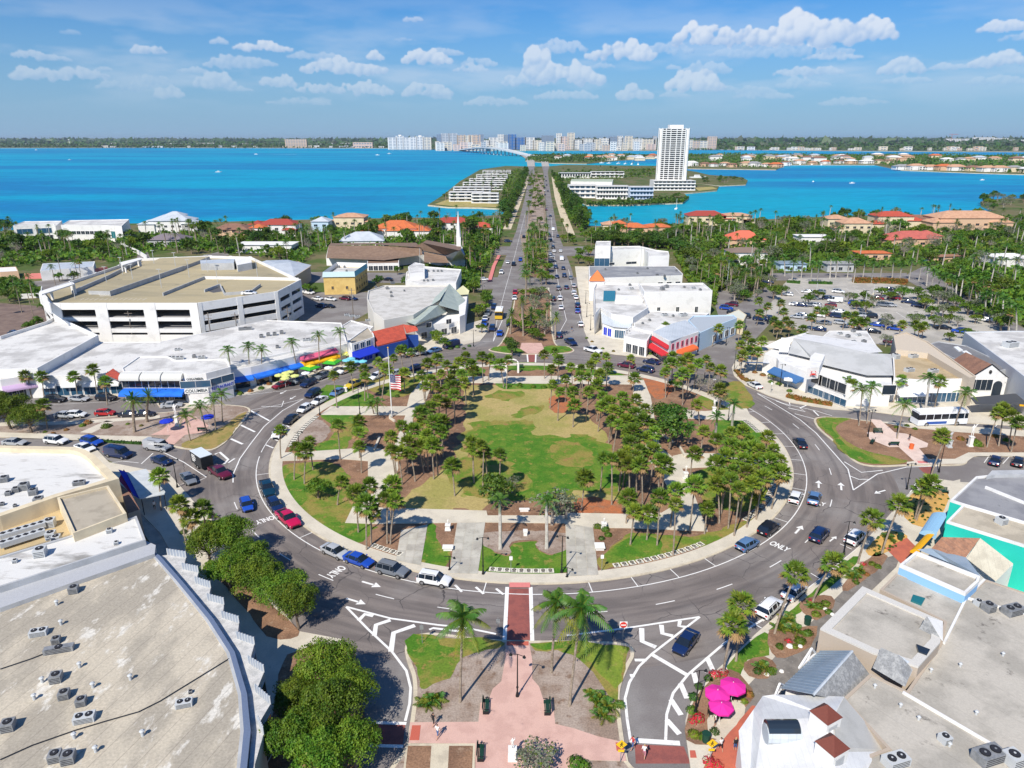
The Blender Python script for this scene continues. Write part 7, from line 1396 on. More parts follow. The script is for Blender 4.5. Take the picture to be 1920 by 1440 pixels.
b = MB(); b.prism(P([(1712,1115),(1735,1122),(1728,1134),(1708,1126)], 5.5), 5.32, 5.55, m_wint); b.build('skylight', S43)
for x, y, s, pl, k in ((1854,1138,1.3,False,0),(1900,1143,1.7,False,1),(1835,1130,.9,True,0),(1772,1385,1.0,True,0),(1855,1415,1.9,False,1),(1900,1422,1.5,True,0),(1680,1425,1.6,True,1)): ac(x, y, 5.3, s, pl, kind=k)
for x, y in ((1640,1290),(1688,1326),(1722,1350),(1745,1260),(1800,1250),(1830,1340),(1880,1230),(1780,1400)): vent(x, y, 5.3, .12, .4)
S44, q44 = b_('tan_shop', 'tan walled shop with a pale grey roof and wide white parapet', [(1538,1178),(1617,1099),(1767,1164),(1763,1204),(1722,1250),(1637,1224)], 6.6, m_tanw, m_rg, .2, th=.9, capm=mat('pale_parapet', (.58,.56,.52), .8))
solid('dormer', S44, [[(1724,1178,6.6),(1768,1202,6.6),(1738,1156,8.2)],[(1738,1156,8.2),(1768,1202,6.6),(1768,1165,6.8)]], m_wall); solid('dormer_roof', S44, [[(1723,1179,6.62),(1766,1201,6.62),(1738,1155,8.3)]], m_shg)
solid('shingle_pyramid', S44, [[(1636,1252,5.8),(1652,1214,7.6),(1684,1228,7.6),(1697,1288,5.8)],[(1684,1228,7.6),(1714,1248,6.4),(1697,1288,5.8)]], m_shg); solid('pyramid_edge', S44, [[(1684,1227,7.62),(1715,1247,6.45),(1706,1268,6.0)]], m_metl)
b = MB(); b.prism(P([(1718,1208),(1744,1218),(1738,1228),(1722,1222)], 6.9), 6.65, 6.95, m_win); b.build('skylight', S44)
S45 = root_at('gable_shop', P([(1530,1290)], 0), 'shop with a ribbed blue-grey metal gable and a grey shingle slope', 'building'); b = MB(); b.prism(P([(1475,1285),(1530,1225),(1600,1225),(1632,1265),(1585,1315)], 4.2), 0, 4.1, m_wall); b.build('wall', S45)
EA, EB, RA, RB = V3((1463,1290,4.3)), V3((1537,1221,4.3)), V3((1526,1302,7.0)), V3((1598,1221,7.2)); b = MB(); b.face([EA, RA, RB, EB], m_met); b.build('metal_roof', S45)
for k in range(17): t = k/16; a = EA.lerp(EB, t); c2 = RA.lerp(RB, t); b = MB(); b.tube([a+Vector((0,0,.04)), c2+Vector((0,0,.04))], .055, m_met, 4); b.build('roof_rib', S45)
solid('shingle_slope', S45, [[(1526,1302,7.0),(1598,1221,7.2),(1632,1266,4.6),(1590,1318,4.6)]], m_shg); b = MB(); b.tube([RA,RB], .14, m_metl, 6); b.build('ridge_cap', S45)
for nm, (a, c2, tp) in (('porch_gable', ((1498,1253),(1530,1225),(1522,1216))),('porch_gable', ((1452,1308),(1470,1285),(1462,1282)))):
 pa, pb_, pc_ = G(*a,4.2), G(*c2,4.2), G(*tp,5.6); b = MB()
 for u, v in ((pa,pb_),(pa,pc_),(pb_,pc_)): b.tube([u,v], .13, m_wall, 4)
 b.tube([(pa+pb_)/2, pc_], .1, m_wall, 4); b.build(nm, S45)
# white standing-seam house with dormers
S46 = root_at('white_metal_house', P([(1500,1400)], 0), 'white metal roofed house with brown capped dormers and a cupola', 'building')
b = MB(); b.prism(P([(1405,1450),(1387,1375),(1412,1333),(1445,1305),(1585,1310),(1662,1405),(1580,1560),(1420,1560)], 4.2), 0, 4.1, m_wall); b.build('wall', S46)
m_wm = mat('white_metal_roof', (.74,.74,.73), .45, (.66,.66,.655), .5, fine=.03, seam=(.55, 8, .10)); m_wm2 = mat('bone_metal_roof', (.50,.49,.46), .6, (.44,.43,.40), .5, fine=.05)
solid('roof', S46, [[(1385,1370,4.2),(1413,1330,4.2),(1430,1350,5.4),(1560,1345,7.4),(1568,1470,7.4),(1400,1560,4.2)],[(1413,1330,4.2),(1430,1305,4.2),(1452,1302,5.0),(1560,1345,7.4),(1430,1350,5.4)],[(1452,1302,5.0),(1582,1306,6.4),(1560,1345,7.4)],[(1582,1306,6.4),(1667,1406,4.2),(1590,1560,4.2),(1568,1470,7.4),(1560,1345,7.4)]], m_wm)
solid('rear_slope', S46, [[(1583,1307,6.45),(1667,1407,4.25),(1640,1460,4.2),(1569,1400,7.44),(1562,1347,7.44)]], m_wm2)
o = MB(); p = V3((1475,1378,6.2)); pts = []
b = MB(); A_, B_ = G(1435,1375,6.4), G(1498,1375,6.4); b.tube([A_, B_], .9, m_metl, 12); b.build('barrel_dormer', S46); b = MB(); A_, B_ = G(1436,1370,6.6), G(1495,1370,6.6); b.tube([A_+Vector((0,.0,.25)), B_+Vector((0,0,.25))], .8, m_win, 12); b.build('skylight', S46); b = MB(); pc_ = G(1470,1392,5.4); b.box((pc_.x,pc_.y,4.6), (3.3,.5,1.2), m_wm); b.build('dormer_face', S46)
for (x, y, z) in ((1548,1342,6.8),(1560,1400,7.0)):
 p = G(x, y, z+1.2); b = MB(); b.box((p.x,p.y,z-1.2), (1.9,1.9,2.6), m_wall, rz=.5); b.build('cupola', S46); b = MB(); q4_ = [(p.x+1.45*cos(.5+pi/4+k*pi/2), p.y+1.45*sin(.5+pi/4+k*pi/2), z+1.4) for k in range(4)]
 for k in range(4): b.face([q4_[k], q4_[(k+1)%4], (p.x,p.y,z+2.5)], mat('rust_brown_roof', (.17,.05,.035), .6))
 b.build('cupola_roof', S46); b = MB(); b.box((p.x+.3,p.y-.98,z+.1), (1.1,.1,.9), m_greyw, rz=.5); b.build('louvre', S46)
# ---------------------------------------------------------------- villas in the waterfront belts
def villa(x, y, wd, dp, h, label, wall=None, roof=None, rz=0.0, hip=2.2, wings=(), wins=(2,4), rh=None, base=True):
 """hip-roofed house standing with its near wall foot at pixel (x,y); wings = (dx, dy, w, d, h)"""
 wall = wall or m_wall; roof = roof or m_to; B = G(x, y) ; B = Vector((B.x, B.y+dp/2, 0)); r_ = empty('villa', (B.x, B.y, 0), rz); tag(r_, label, 'house'); HOUSES_KEEP.append((B.x, B.y, max(wd, dp)*.5))
 for i, (dx, dy, w_, d_, hh) in enumerate([(0,0,wd,dp,h)]+list(wings)):
  b = MB(); b.box((dx,dy,0), (w_,d_,hh), wall); o = b.build('wall'); o.parent = r_
  ov = .6; X, Y = w_/2+ov, d_/2+ov; rr_ = min(X, Y)*.95; b = MB(); hp = hip if i == 0 else hip*.75
  if X >= Y: r0, r1 = (dx-(X-rr_),dy,hh+hp), (dx+(X-rr_),dy,hh+hp)
  else: r0, r1 = (dx,dy-(Y-rr_),hh+hp), (dx,dy+(Y-rr_),hh+hp)
  c = [(dx-X,dy-Y,hh),(dx+X,dy-Y,hh),(dx+X,dy+Y,hh),(dx-X,dy+Y,hh)]
  if X >= Y: fs = [[c[0],c[1],r1,r0],[c[1],c[2],r1],[c[2],c[3],r0,r1],[c[3],c[0],r0]]
  else: fs = [[c[0],c[1],r0],[c[1],c[2],r1,r0],[c[2],c[3],r1],[c[3],c[0],r0,r1]]
  for f in fs: b.face(f, roof)
  b.face(c[::-1], wall); o = b.build('roof'); o.parent = r_
  rows, cols = wins if i == 0 else (1, 2)
  if i == 0:
   me = win_mesh(max(.9, w_/cols*.42), 1.3, m_win, wall, 1)
   for k in range(cols):
    for j in range(rows): o = link('window', me, r_, (dx-w_/2+w_*(k+.5)/cols, dy-d_/2, .9+j*3.0), pi)
    if j == 0 or True: o = link('window', me, r_, (dx+w_/2, dy-d_/2+d_*(k+.5)/cols, .9), -pi/2)
 return r_
def flatvilla(px, h, label, **k):
 r_, q_ = bld('modern_villa', label, px, h, m_wall, m_rw, .3, cat='house', **k); HOUSES_KEEP.append((r_.location.x, r_.location.y, max((p-Vector((r_.location.x,r_.location.y,p.z))).length for p in q_)*.8)); return r_, q_
r1, q1 = flatvilla([(24,423),(100,420),(104,424),(116,414),(45,415)], 8.5, 'left one of two white flat roofed modern villas by the bay'); windows(r1, q1[0], q1[1], 1, 2, 8.0, 3.0, 3.6, g=m_winb, mull=2); windows(r1, q1[0], q1[1], 1, 4, 3.0, 2.0, .4, g=m_win)
r2, q2 = flatvilla([(114,422),(192,422),(228,424),(242,411),(130,413)], 9.0, 'right one of two white flat roofed modern villas by the bay'); windows(r2, q2[0], q2[1], 1, 9, 2.2, 1.8, 4.0, g=m_win); windows(r2, q2[1], q2[2], 1, 1, 3.2, 4.0, 2.0, g=m_wint)
r3, q3 = flatvilla([(20,448),(52,446),(54,440),(24,440)], 5.0, 'small white flat roofed wing before the left modern villa'); windows(r3, q3[0], q3[1], 1, 2, 4.0, 2.4, .6, g=m_win)
villa(318,438,26,16,8.0,'grand white villa with pale blue metal hip roofs and chimneys',m_wall,m_metl,.05,3.2,[(-14,-3,10,12,6),(13,-2,10,12,6),(0,4,12,10,10.5)],(2,6)); villa(310,462,20,14,3.6,'low house with a dark grey shingle roof before the grand white villa',m_greyw,mat('plum_grey_roof',(.20,.17,.19),.85),0,3,(),(1,4))
villa(432,448,22,15,5.5,'brown roofed house behind the trees left of the red house',m_peach,m_tb,0,3,[(9,-4,12,10,4)],(2,4)); villa(520,443,24,14,7.0,'white villa with dark red tile roof and orange wing',m_wall,mat('deep_red_tiles',(.33,.06,.045),.85,fine=.1),0,3,[(-13,-2,9,10,7),(8,-5,8,8,4)],(2,5))
villa(483,446,9,9,6,'small orange roofed wing house beside the red villa',m_wall,m_to,0,2,(),(1,2)); villa(601,436,11,12,7.0,'narrow pale house with a light blue metal roof',mat('pale_blue_wall'),m_metl,0,2.6,(),(2,2)); villa(655,432,20,16,8.5,'cream three-storey villa with a layered tan roof',m_cream,m_tp,0,2.2,[(-9,-2,8,10,5.5),(9,-2,8,10,5.5)],(2,4))
villa(495,474,30,13,4.2,'long low white house with a white flat roof behind trees',m_wall,m_wall,0,.4,(),(1,6)); villa(676,464,24,17,3.6,'low house with a light blue-grey metal pyramid roof',m_wall,m_metl,.1,4.2,(),(1,4)); villa(742,447,26,18,6.0,'large villa with bright orange layered tile roofs',m_wall,m_to,0,4,[(-14,-4,13,12,4.6),(14,-4,13,12,4.6),(0,-9,10,8,5)],(2,5))
villa(848,434,24,13,5.6,'white villa with a dark red hip roof left of the avenue',m_wall,mat('deep_red_tiles'),0,3,[(-15,-3,9,9,3.2)],(2,5)); villa(902,437,15,11,3.6,'small house with a red hip roof beside the avenue trees',m_wall,m_tr,0,2.8,(),(1,3)); villa(792,433,10,9,3.2,'small red-brown roofed pavilion left of the dark red villa',m_wall,mat('deep_red_tiles'),0,2,(),(1,2))
# garden wall, long grey roof
def gwall(px, ht, th, m, label, nm='garden_wall'):
 pts = P(px); c = pts[len(pts)//2]; b = MB(); [b.beam(u, v, th, ht, m) for u, v in zip(pts, pts[1:])]; o = b.build(nm, at=(c.x,c.y,0)); tag(o, label, 'wall')
gwall([(48,523),(95,522),(150,518),(203,510)], 2.4, .5, m_pinkw, 'long coral pink garden wall with palm shadows on the left'); gwall([(918,528),(926,500),(936,480)], .5, 1.6, m_pinkw, 'low pink planter wall beside the avenue'); gwall([(40,560),(78,558),(80,545)], 1.8, .3, m_wall, 'white fence around the pool left of the car park'); gwall([(228,462),(262,478),(276,487)], 2.2, .4, m_wall, 'white slanting garden wall behind the car park')
bld('long_house', 'long low house with a pale metal roof behind the pink wall', [(75,508),(175,500),(178,490),(80,494)], 4.2, m_wall, m_metl, .05, cat='house'); bld('garage_house', 'low white house at the left edge by the pink wall', [(-60,512),(0,510),(34,508),(30,500),(-60,504)], 3.4, m_peach, m_wall, .1, cat='house')
HOUSES_KEEP += [(G(125,505).x, G(125,505).y, 22), (G(10,515).x, G(10,515).y, 16)]
# right hand belt
villa(1190,442,16,12,5.0,'villa with an orange tile roof right of the avenue',m_peach,m_to,0,2.4,[(-9,2,8,8,7)],(1,4)); villa(1232,440,18,11,4.6,'low villa with an orange-red roof and arches by the right bay',m_peach,m_to,0,1.8,(),(1,6)); villa(1150,434,14,11,4.4,'cream roofed villa at the bay end of the avenue trees',m_cream,m_tp,0,2,(),(1,3)); villa(1325,424,26,14,7,'cream villa with dark red and terracotta roofs by the right bay',m_cream,mat('deep_red_tiles'),0,3,[(12,-2,14,11,5)],(2,5)); villa(1382,424,20,13,7,'white villa with cream flat towers by the right bay',m_cream,m_tp,0,1.6,[(8,-2,8,9,4.6)],(2,4))
villa(1400,465,20,15,4.6,'house with a bright coral hip roof among the trees',m_peach,mat('coral_roof',(.68,.15,.09),.8,fine=.1),0,4.2,(),(1,3)); villa(1403,497,18,11,6.0,'two-storey white house with a brown shingle roof by the lot',m_wall,mat('brown_grey_roof',(.22,.16,.13),.85,fine=.1),0,1.8,(),(1,3)); villa(1533,458,20,12,4.2,'low white flat roofed house among palms right of centre',m_wall,m_wall,0,.5,(),(1,4))
villa(1570,432,14,12,7.5,'peach tower villa behind palms by the right bay',m_cream,m_tp,0,2.2,(),(2,3)); villa(1607,440,18,14,7.0,'cream villa with a rounded peach roof behind palms',m_cream,m_tp,0,3,[(-10,-2,8,8,4)],(2,4)); villa(1677,430,24,15,8.5,'large cream villa with a red tile roof and white columns',m_cream,m_tr,0,2.8,[(14,-3,12,10,5.6),(-12,-6,10,9,3.8)],(2,5)); villa(1722,428,16,12,6.5,'white villa with brown roof right of the red tile villa',m_wall,m_tb,0,2,(),(2,4))
villa(1822,434,44,20,8.5,'peach waterfront mansion with a long peach tile roof',m_peach,m_tp,0,4,[(-20,-6,16,14,6),(18,-5,14,14,6)],(2,8)); villa(1716,462,26,17,4.2,'sprawling house with salmon tile roofs above the street',m_peach,mat('salmon_tiles',(.50,.13,.10),.8,(.42,.11,.09),.5,fine=.12),.1,3.6,[(13,4,13,12,4.6),(-12,-3,10,10,3.6)],(1,4)); villa(1640,487,16,9,3.2,'small house with a flat rust roof in the palm grove',m_peach,m_to,0,.8,(),(1,3))
villa(1487,508,12,9,3.2,'small blue-grey garden pavilion behind the lot palms',mat('pale_blue_wall'),m_met,0,.6,(),(1,2)); villa(1905,505,18,14,5,'white house with a white roof at the right edge',m_wall,m_wall,0,1.5,(),(1,3)); villa(1575,510,12,8,3.6,'pale house with a gravel roof behind the lot',m_greyw,m_shg,0,.8,(),(1,3)); villa(1775,490,16,6,2.4,'low terracotta garden building right of the salmon house',m_peach,mat('brown_tiles'),.2,.6,(),(1,2))

# trees that can be told apart
belt([(-40,450),(20,436),(70,452),(180,452),(260,440),(430,432),(560,424),(700,425),(880,412),(945,410),(940,470),(880,480),(800,460),(600,470),(560,498),(400,478),(280,474),(210,498),(80,500),(-60,505)], 225, ['broad','coco','royal','broad','date','coco','oak','bare','dark'], .9, 1.8, 3)
belt([(800,470),(935,440),(925,480),(900,515),(870,500),(860,478)], 24, ['date','broad','sabal','dark'], .7, 1.0, 8)
belt([(1098,430),(1300,424),(1500,416),(1700,410),(1850,408),(2000,410),(2000,480),(1960,560),(1900,600),(1800,560),(1730,500),(1600,508),(1440,515),(1350,530),(1290,500),(1260,470),(1110,455)], 340, ['broad','royal','coco','date','broad','oak','royal','oak','bare','grey'], .9, 1.8, 5)
belt([(1110,455),(1270,460),(1300,500),(1262,470),(1120,462)], 40, ['dark','dark','broad'], .9, 1.4, 15)
belt([(945,405),(957,390),(984,325),(990,322),(978,356),(962,392),(950,425)], 80, ['column','dark','broad','broad'], 1.2, 1.9, 6)
belt([(1034,328),(1050,345),(1072,372),(1094,405),(1104,424),(1090,440),(1070,420),(1058,385),(1045,350)], 95, ['broad','dark','column','broad'], 1.2, 1.9, 7)
belt([(992,330),(1018,330),(1022,430),(987,430)], 70, ['oak','date','broad'], .7, 1.1, 17)
belt([(988,440),(1026,440),(1030,535),(980,535)], 60, ['date','oak','coco'], .8, 1.2, 18)
belt([(0,520),(60,530),(100,560),(70,640),(0,650),(-60,600)], 12, ['sabal','broad','coco'], .6, .9, 19); belt([(110,525),(200,515),(260,500),(215,520),(90,545)], 9, ['coco','sabal','broad'], .7, .9, 20)
belt([(1340,540),(1380,520),(1460,525),(1440,545),(1400,575),(1360,560)], 34, ['oak','date','grey','broad'], .8, 1.2, 21); belt([(1690,560),(1760,560),(1870,600),(1900,640),(1840,600),(1740,565)], 24, ['sabal','grey','broad'], .8, 1.2, 22)
belt([(1500,556),(1700,556),(1850,600),(1850,640),(1560,630)], 26, ['grey','oak','broad'], .7, .95, 24)
belt([(968,552),(1026,552),(1034,638),(955,638)], 16, ['oak','date','grey','oak'], .7, 1.0, 45); belt([(908,560),(925,560),(905,628),(885,640)], 5, ['broad','oak'], .6, .8, 46)
belt([(1838,378),(1870,373),(2000,368),(2000,400),(1850,396)], 34, ['oak','dark','grey'], 1.0, 1.5, 23)

# ---------------------------------------------------------------- the keys and the tower
def slab(x0, x1, yb, h, label, dp=14, rows=3, wall=None, roof=None, skew=0.0, cols=None, glass=None):
 A = G(x0, yb); B = G(x1, yb); B = Vector((B.x, B.y+skew, 0)); d = (B-A).normalized(); n_ = Vector((-d.y, d.x, 0)); pts = [A, B, B+n_*dp, A+n_*dp]; wall = wall or m_wall
 r_ = root_at('condominium', pts, label, 'building'); b = MB(); b.prism(pts, 0, h, wall, roof or m_rw); b.build('wall', r_); L = (B-A).length; nc = cols or int(L/7); dz = h/rows
 for j in range(rows):
  b = MB(); a2 = A-n_*.9; b2 = B-n_*.9; b.beam((a2.x,a2.y,j*dz+dz*.0),(b2.x,b2.y,j*dz+dz*.0),1.8,.35 if j else .1,wall); b.beam((a2.x,a2.y-.6,j*dz+.1),(b2.x,b2.y-.6,j*dz+.1),.12,dz*.30,wall); b.build('balcony', r_)
 b = MB(); b.beam((a2.x,a2.y,h-.3),(b2.x,b2.y,h-.3),2.0,.35,wall); b.build('eave', r_)
 windows(r_, A, B, rows, nc, L/nc*.62, dz*.55, dz*.25, dz, g=glass or m_win, fr=wall, mull=1)
 return r_
LK = [(842,905,378,'nearest of the white condominium slabs, left half',3,9.0),(884,935,381,'nearest of the white condominium slabs, right half',3,9.0),(850,920,366,'second row condominium slab on the left key',3,8.5),(868,942,356,'third row condominium slab on the left key',3,8.5),(880,948,347,'fourth row condominium slab on the left key',3,8),(893,952,338,'fifth row condominium slab on the left key',3,8),(905,958,329,'farthest long condominium slab on the left key',3,8)]
for x0, x1, yb, lb, rw_, hh in LK: slab(x0, x1, yb, hh, lb, 13, rw_)
belt([(830,372),(850,360),(880,340),(950,330),(955,380),(940,386),(905,386),(840,384)], 60, ['dark','date','broad','coco'], .7, 1.1, 31)
poly('lawn', [(815,383),(840,374),(940,384),(930,389),(860,388)], .12, m_dry)
slab(1066,1118,371,12.5,'left part of the long white office building by the right water',18,3,glass=m_winb,cols=5); slab(1118,1180,373,12.5,'middle part of the long white office building with small windows',18,3,cols=11); slab(1180,1224,375,12.5,'right part of the long white office building with blue glass',18,3,mat('blue_white_wall',(.52,.60,.72),.6),glass=m_winb,cols=7)
bld('green_roof_hall', 'low hall with a pale green roof behind the long white office', [(1070,340),(1148,341),(1150,336),(1072,336)], 9, m_wall, mat('sage_roof',(.40,.46,.34),.8), .1);
slab(1048,1108,334,8,'long white hall with a columned front behind the office',14,1,roof=m_metl,cols=12); slab(1108,1170,333,9,'white clubhouse with a pale roof by the far water',14,2); slab(1225,1303,357,11.0,'white three-storey base building of the high-rise tower',26,3,cols=10)
HT = topz(1262,356,241); tc_ = [G(1229,355), G(1284,356)]; d = (tc_[1]-tc_[0]).normalized(); n_ = Vector((-d.y,d.x,0)); L = (tc_[1]-tc_[0]).length
tw = root_at('residential_tower', [tc_[0], tc_[1], tc_[1]+n_*24, tc_[0]+n_*24], 'tall white residential high-rise with rows of balconies', 'tower')
Bz = 11.0; core = [tc_[0]+n_*1.6+d*.5, tc_[1]+n_*1.6-d*.5, tc_[1]+n_*24, tc_[0]+n_*24]; b = MB(); b.prism(core, 0, HT, m_wall, m_rw); b.build('wall', tw)
nf_ = 25; fz_ = (HT-Bz)/nf_
for j in range(nf_):
 z = Bz+j*fz_; b = MB(); a0 = tc_[0]+d*L*.10; a1 = tc_[1]-d*L*.10; b.beam((a0.x,a0.y,z),(a1.x,a1.y,z),1.9,.25,m_wall); b.beam((a0.x,a0.y-.9,z),(a1.x,a1.y-.9,z),.12,.75,m_wall); b.build('balcony', tw)
 b = MB(); a0 = tc_[0]+d*L*.26+n_*1.5; a1 = tc_[1]-d*L*.26+n_*1.5; b.beam((a0.x,a0.y,z+.3),(a1.x,a1.y,z+.3),.2,fz_-.5,m_win); b.build('window_band', tw)
 for s_ in (.14,.80): b = MB(); a0 = tc_[0]+d*L*s_+n_*1.5; a1 = a0+d*L*.075; b.beam((a0.x,a0.y,z+.5),(a1.x,a1.y,z+.5),.24,fz_-.8,m_win); b.build('window', tw)
for s_ in (.0,.11,.24,.40,.60,.76,.89,1.0): b = MB(); a0 = tc_[0]+d*(L*s_)-n_*.6; b.box((a0.x,a0.y+.6,Bz), (.8,2.2,HT-Bz+.6), m_wall); b.build('pier', tw)
b = MB(); a0 = tc_[0]+d*L*.35+n_*10; b.box((a0.x+6,a0.y,HT), (16,12,4.2), m_wall); b.build('roof_house', tw); b = MB(); b.box(((tc_[0].x+tc_[1].x)/2,tc_[0].y+1.0,HT-4.2), (L*.55,1.4,3.4), m_winb); b.build('penthouse_glass', tw)
belt([(1130,382),(1285,378),(1290,370),(1275,366),(1225,372),(1120,377)], 30, ['dark','broad'], .45, .7, 33); belt([(1180,322),(1225,322),(1225,332),(1180,336)], 10, ['broad','dark'], .8, 1.0, 34); belt([(1310,345),(1400,342),(1402,338),(1380,334),(1310,336)], 26, ['oak','grey','dark'], .7, 1.1, 35); belt([(1048,340),(1066,365),(1070,375),(1054,350)], 10, ['broad'], .7, 1.0, 36); belt([(1060,322),(1220,318),(1225,324),(1060,328)], 12, ['dark','broad'], .6, .9, 37)
poly('lawn', [(1303,352),(1335,350),(1345,354),(1310,358)], .12, m_dry)
# hedge-like mangroves as one mass along the shores
def mass(name, px, n, ht, m, seed, leaf=2.4, label='dense low mangrove thicket lining the shore', cat='thicket'):
 r = random.Random(seed); pts = P(px); mb = MB(); x0, x1 = min(p.x for p in pts), max(p.x for p in pts); y0, y1 = min(p.y for p in pts), max(p.y for p in pts); k = 0; t_ = 0
 while k < n and t_ < n*30:
  t_ += 1; x = r.uniform(x0, x1); y = r.uniform(y0, y1); c = False
  for i in range(len(pts)):
   a, b = pts[i], pts[i-1]
   if (a.y > y) != (b.y > y) and x < (b.x-a.x)*(y-a.y)/(b.y-a.y)+a.x: c = not c
  if not c or any(hypot(x-a, y-b) < rr for a, b, rr in HOUSES_KEEP): continue
  k += 1; h = ht*(.45+.75*mnoise.noise(Vector((x*.02/leaf*2.4,y*.01/leaf*2.4,seed)))+r.uniform(0,.35)); h = max(ht*.25, h); p = Vector((x,y,h*r.uniform(.35,1))); v = Vector((r.gauss(0,.8), r.gauss(-.3,.8), r.gauss(.5,.8))).normalized(); t = v.orthogonal().normalized(); t = Matrix.Rotation(r.uniform(0,6.28),3,v) @ t; u = v.cross(t); s_ = leaf*r.uniform(.5,1.2)
  mb.face([p-t*s_, p-u*s_*.7, p+t*s_, p+u*s_*.7], m[k % len(m)])
 o = mb.build(name); tag(o, label, cat, kind='stuff'); return o
mass('mangrove', [(1100,385),(1180,385),(1282,380),(1292,371),(1270,376),(1180,381),(1100,381)], 2600, 4.5, [m_leafd, m_leaf], 4, 1.1, 'dark mangrove fringe along the water below the white office')
mass('key_trees', [(985,301),(1035,305),(1100,306),(1160,300),(1228,297),(1228,291),(1100,291),(1000,291)], 5200, 8, [m_leafd, m_leaf, m_leafd], 5, 3.0, 'dark tree mass on the key beyond the causeway')
mass('key_trees', [(1290,313),(1455,315),(1475,307),(1640,307),(1690,317),(1820,322),(2000,328),(2000,293),(1700,291),(1290,290)], 12000, 9, [m_leafd, m_leaf, m_leafd], 6, 3.0, 'tree mass between the waterfront houses of the far right key')
# houses of the far key, one by one
kr = random.Random(12)
def small_house(x, y, wd, h, wall, roof, near=False, grp='houses on the far right key', word='far key'):
 B = G(x, y); nm = {id(m_wall): 'white', id(m_cream): 'cream', id(m_peach): 'peach', id(m_greyw): 'grey'}[id(wall)]; rn = {id(m_tp): 'peach', id(m_to): 'orange', id(m_tb): 'brown', id(m_wall): 'white', id(m_metl): 'pale metal', id(m_shg): 'grey', id(m_tr): 'red'}[id(roof)]
 r_ = empty('house', (B.x, B.y, 0)); later(r_, 'distant %s house with %s roof' % (nm, rn), 'house', grp, B)
 b = MB(); b.box((0,0,0), (wd,wd*.6,h), wall);
 if near: b.box((-wd*.2,-wd*.3-1,0), (wd*.4,2,h*.8), wall)
 b.build('wall').parent = r_; b = MB(); X, Y, z = wd*.54, wd*.34, h; c = [(-X,-Y,z),(X,-Y,z),(X,Y,z),(-X,Y,z)]; a0, a1 = (-X*.4,0,z+wd*.13), (X*.4,0,z+wd*.13)
 for f in ([c[0],c[1],a1,a0],[c[1],c[2],a1],[c[2],c[3],a0,a1],[c[3],c[0],a0]): b.face(f, roof)
 b.build('roof').parent = r_
 if near:
  me = win_mesh(wd*.12, 1.8, m_win, wall, 0)
  for k in range(5):
   for j in range(2): o = link('window', me, r_, (-wd/2+wd*(k+.5)/5, -wd*.3-.1-(1.0 if k < 3 and k > 0 else 0)*1.0, .8+j*3.2), pi)
RF = [m_tp, m_to, m_tb, m_wall, m_metl, m_shg, m_tp, m_tb]; WF = [m_wall, m_wall, m_cream, m_peach, m_wall]
for x in range(1690, 1940, 26): small_house(x+kr.uniform(-4,4), 318+ (x-1690)*.022+kr.uniform(-.5,.5), kr.uniform(24,34), kr.uniform(6,8.5), kr.choice(WF), kr.choice(RF), True)
for x in range(1500, 1690, 24): small_house(x+kr.uniform(-4,4), 307.5+kr.uniform(-1,1), kr.uniform(20,30), kr.uniform(5,8), kr.choice(WF), kr.choice(RF), True)
for x in range(1300, 1490, 19): small_house(x+kr.uniform(-4,4), 313+kr.uniform(-3,1), kr.uniform(18,28), kr.uniform(5,8), kr.choice(WF), kr.choice(RF), True)
for i in range(44): small_house(kr.uniform(1295,1935), kr.uniform(294,305), kr.uniform(20,34), kr.uniform(7,11), kr.choice(WF), kr.choice(RF))
for i in range(16): small_house(kr.uniform(1040,1225), kr.uniform(293,302), kr.uniform(18,28), kr.uniform(6,9), kr.choice(WF), kr.choice(RF))
# ---------------------------------------------------------------- mainland: wood, skyline
for k, (y0, y1, n, ht, lf) in enumerate(((277.2,274.5,5200,11,7),(274.5,271,5200,14,12),(271,267,4200,22,24),(267,263.6,3800,40,60))):
 mass('far_wood', [(-60,y0),(735,y0+.6),(735,y1),(-60,y1)], int(n*.55), ht, [m_leafd, m_far, m_leafd], 20+k, lf, 'far wooded mainland shore left of the city, band %s' % ['at the waterline','behind the waterline','farther inland','at the horizon'][k], 'wood')
 mass('far_wood', [(1240,y0+4.5),(1500,y0+4),(2000,y0+6.5),(2000,y1+2*(k<3)),(1240,y1+2*(k<3))], int(n*.9), ht, [m_leafd, m_far, m_leafd], 30+k, lf, 'far wooded mainland shore right of the tower, band %s' % ['at the waterline','behind the waterline','farther inland','at the horizon'][k], 'wood')
 mass('far_wood', [(735,y0+2),(1240,y0+4),(1240,y1),(735,y1)], int(n*.35), ht, [m_leafd, m_far], 40+k, lf, 'far trees between the skyline towers, band %s' % ['at the waterline','behind the waterline','farther inland','at the horizon'][k], 'wood')
cols_ = {'white': mat('city_white', (.70,.69,.67), .8), 'cream': mat('city_cream', (.66,.60,.50), .8), 'tan': mat('city_tan', (.58,.44,.34), .8), 'blue': mat('city_blue', (.03,.14,.42), .3, fine=0), 'slate': mat('city_slate', (.20,.26,.36), .5), 'grey': mat('city_grey', (.45,.47,.50), .8), 'pink': mat('city_pink', (.64,.50,.45), .8)}
m_cwin = mat('city_windows', (.20,.25,.31), .4, fine=0)
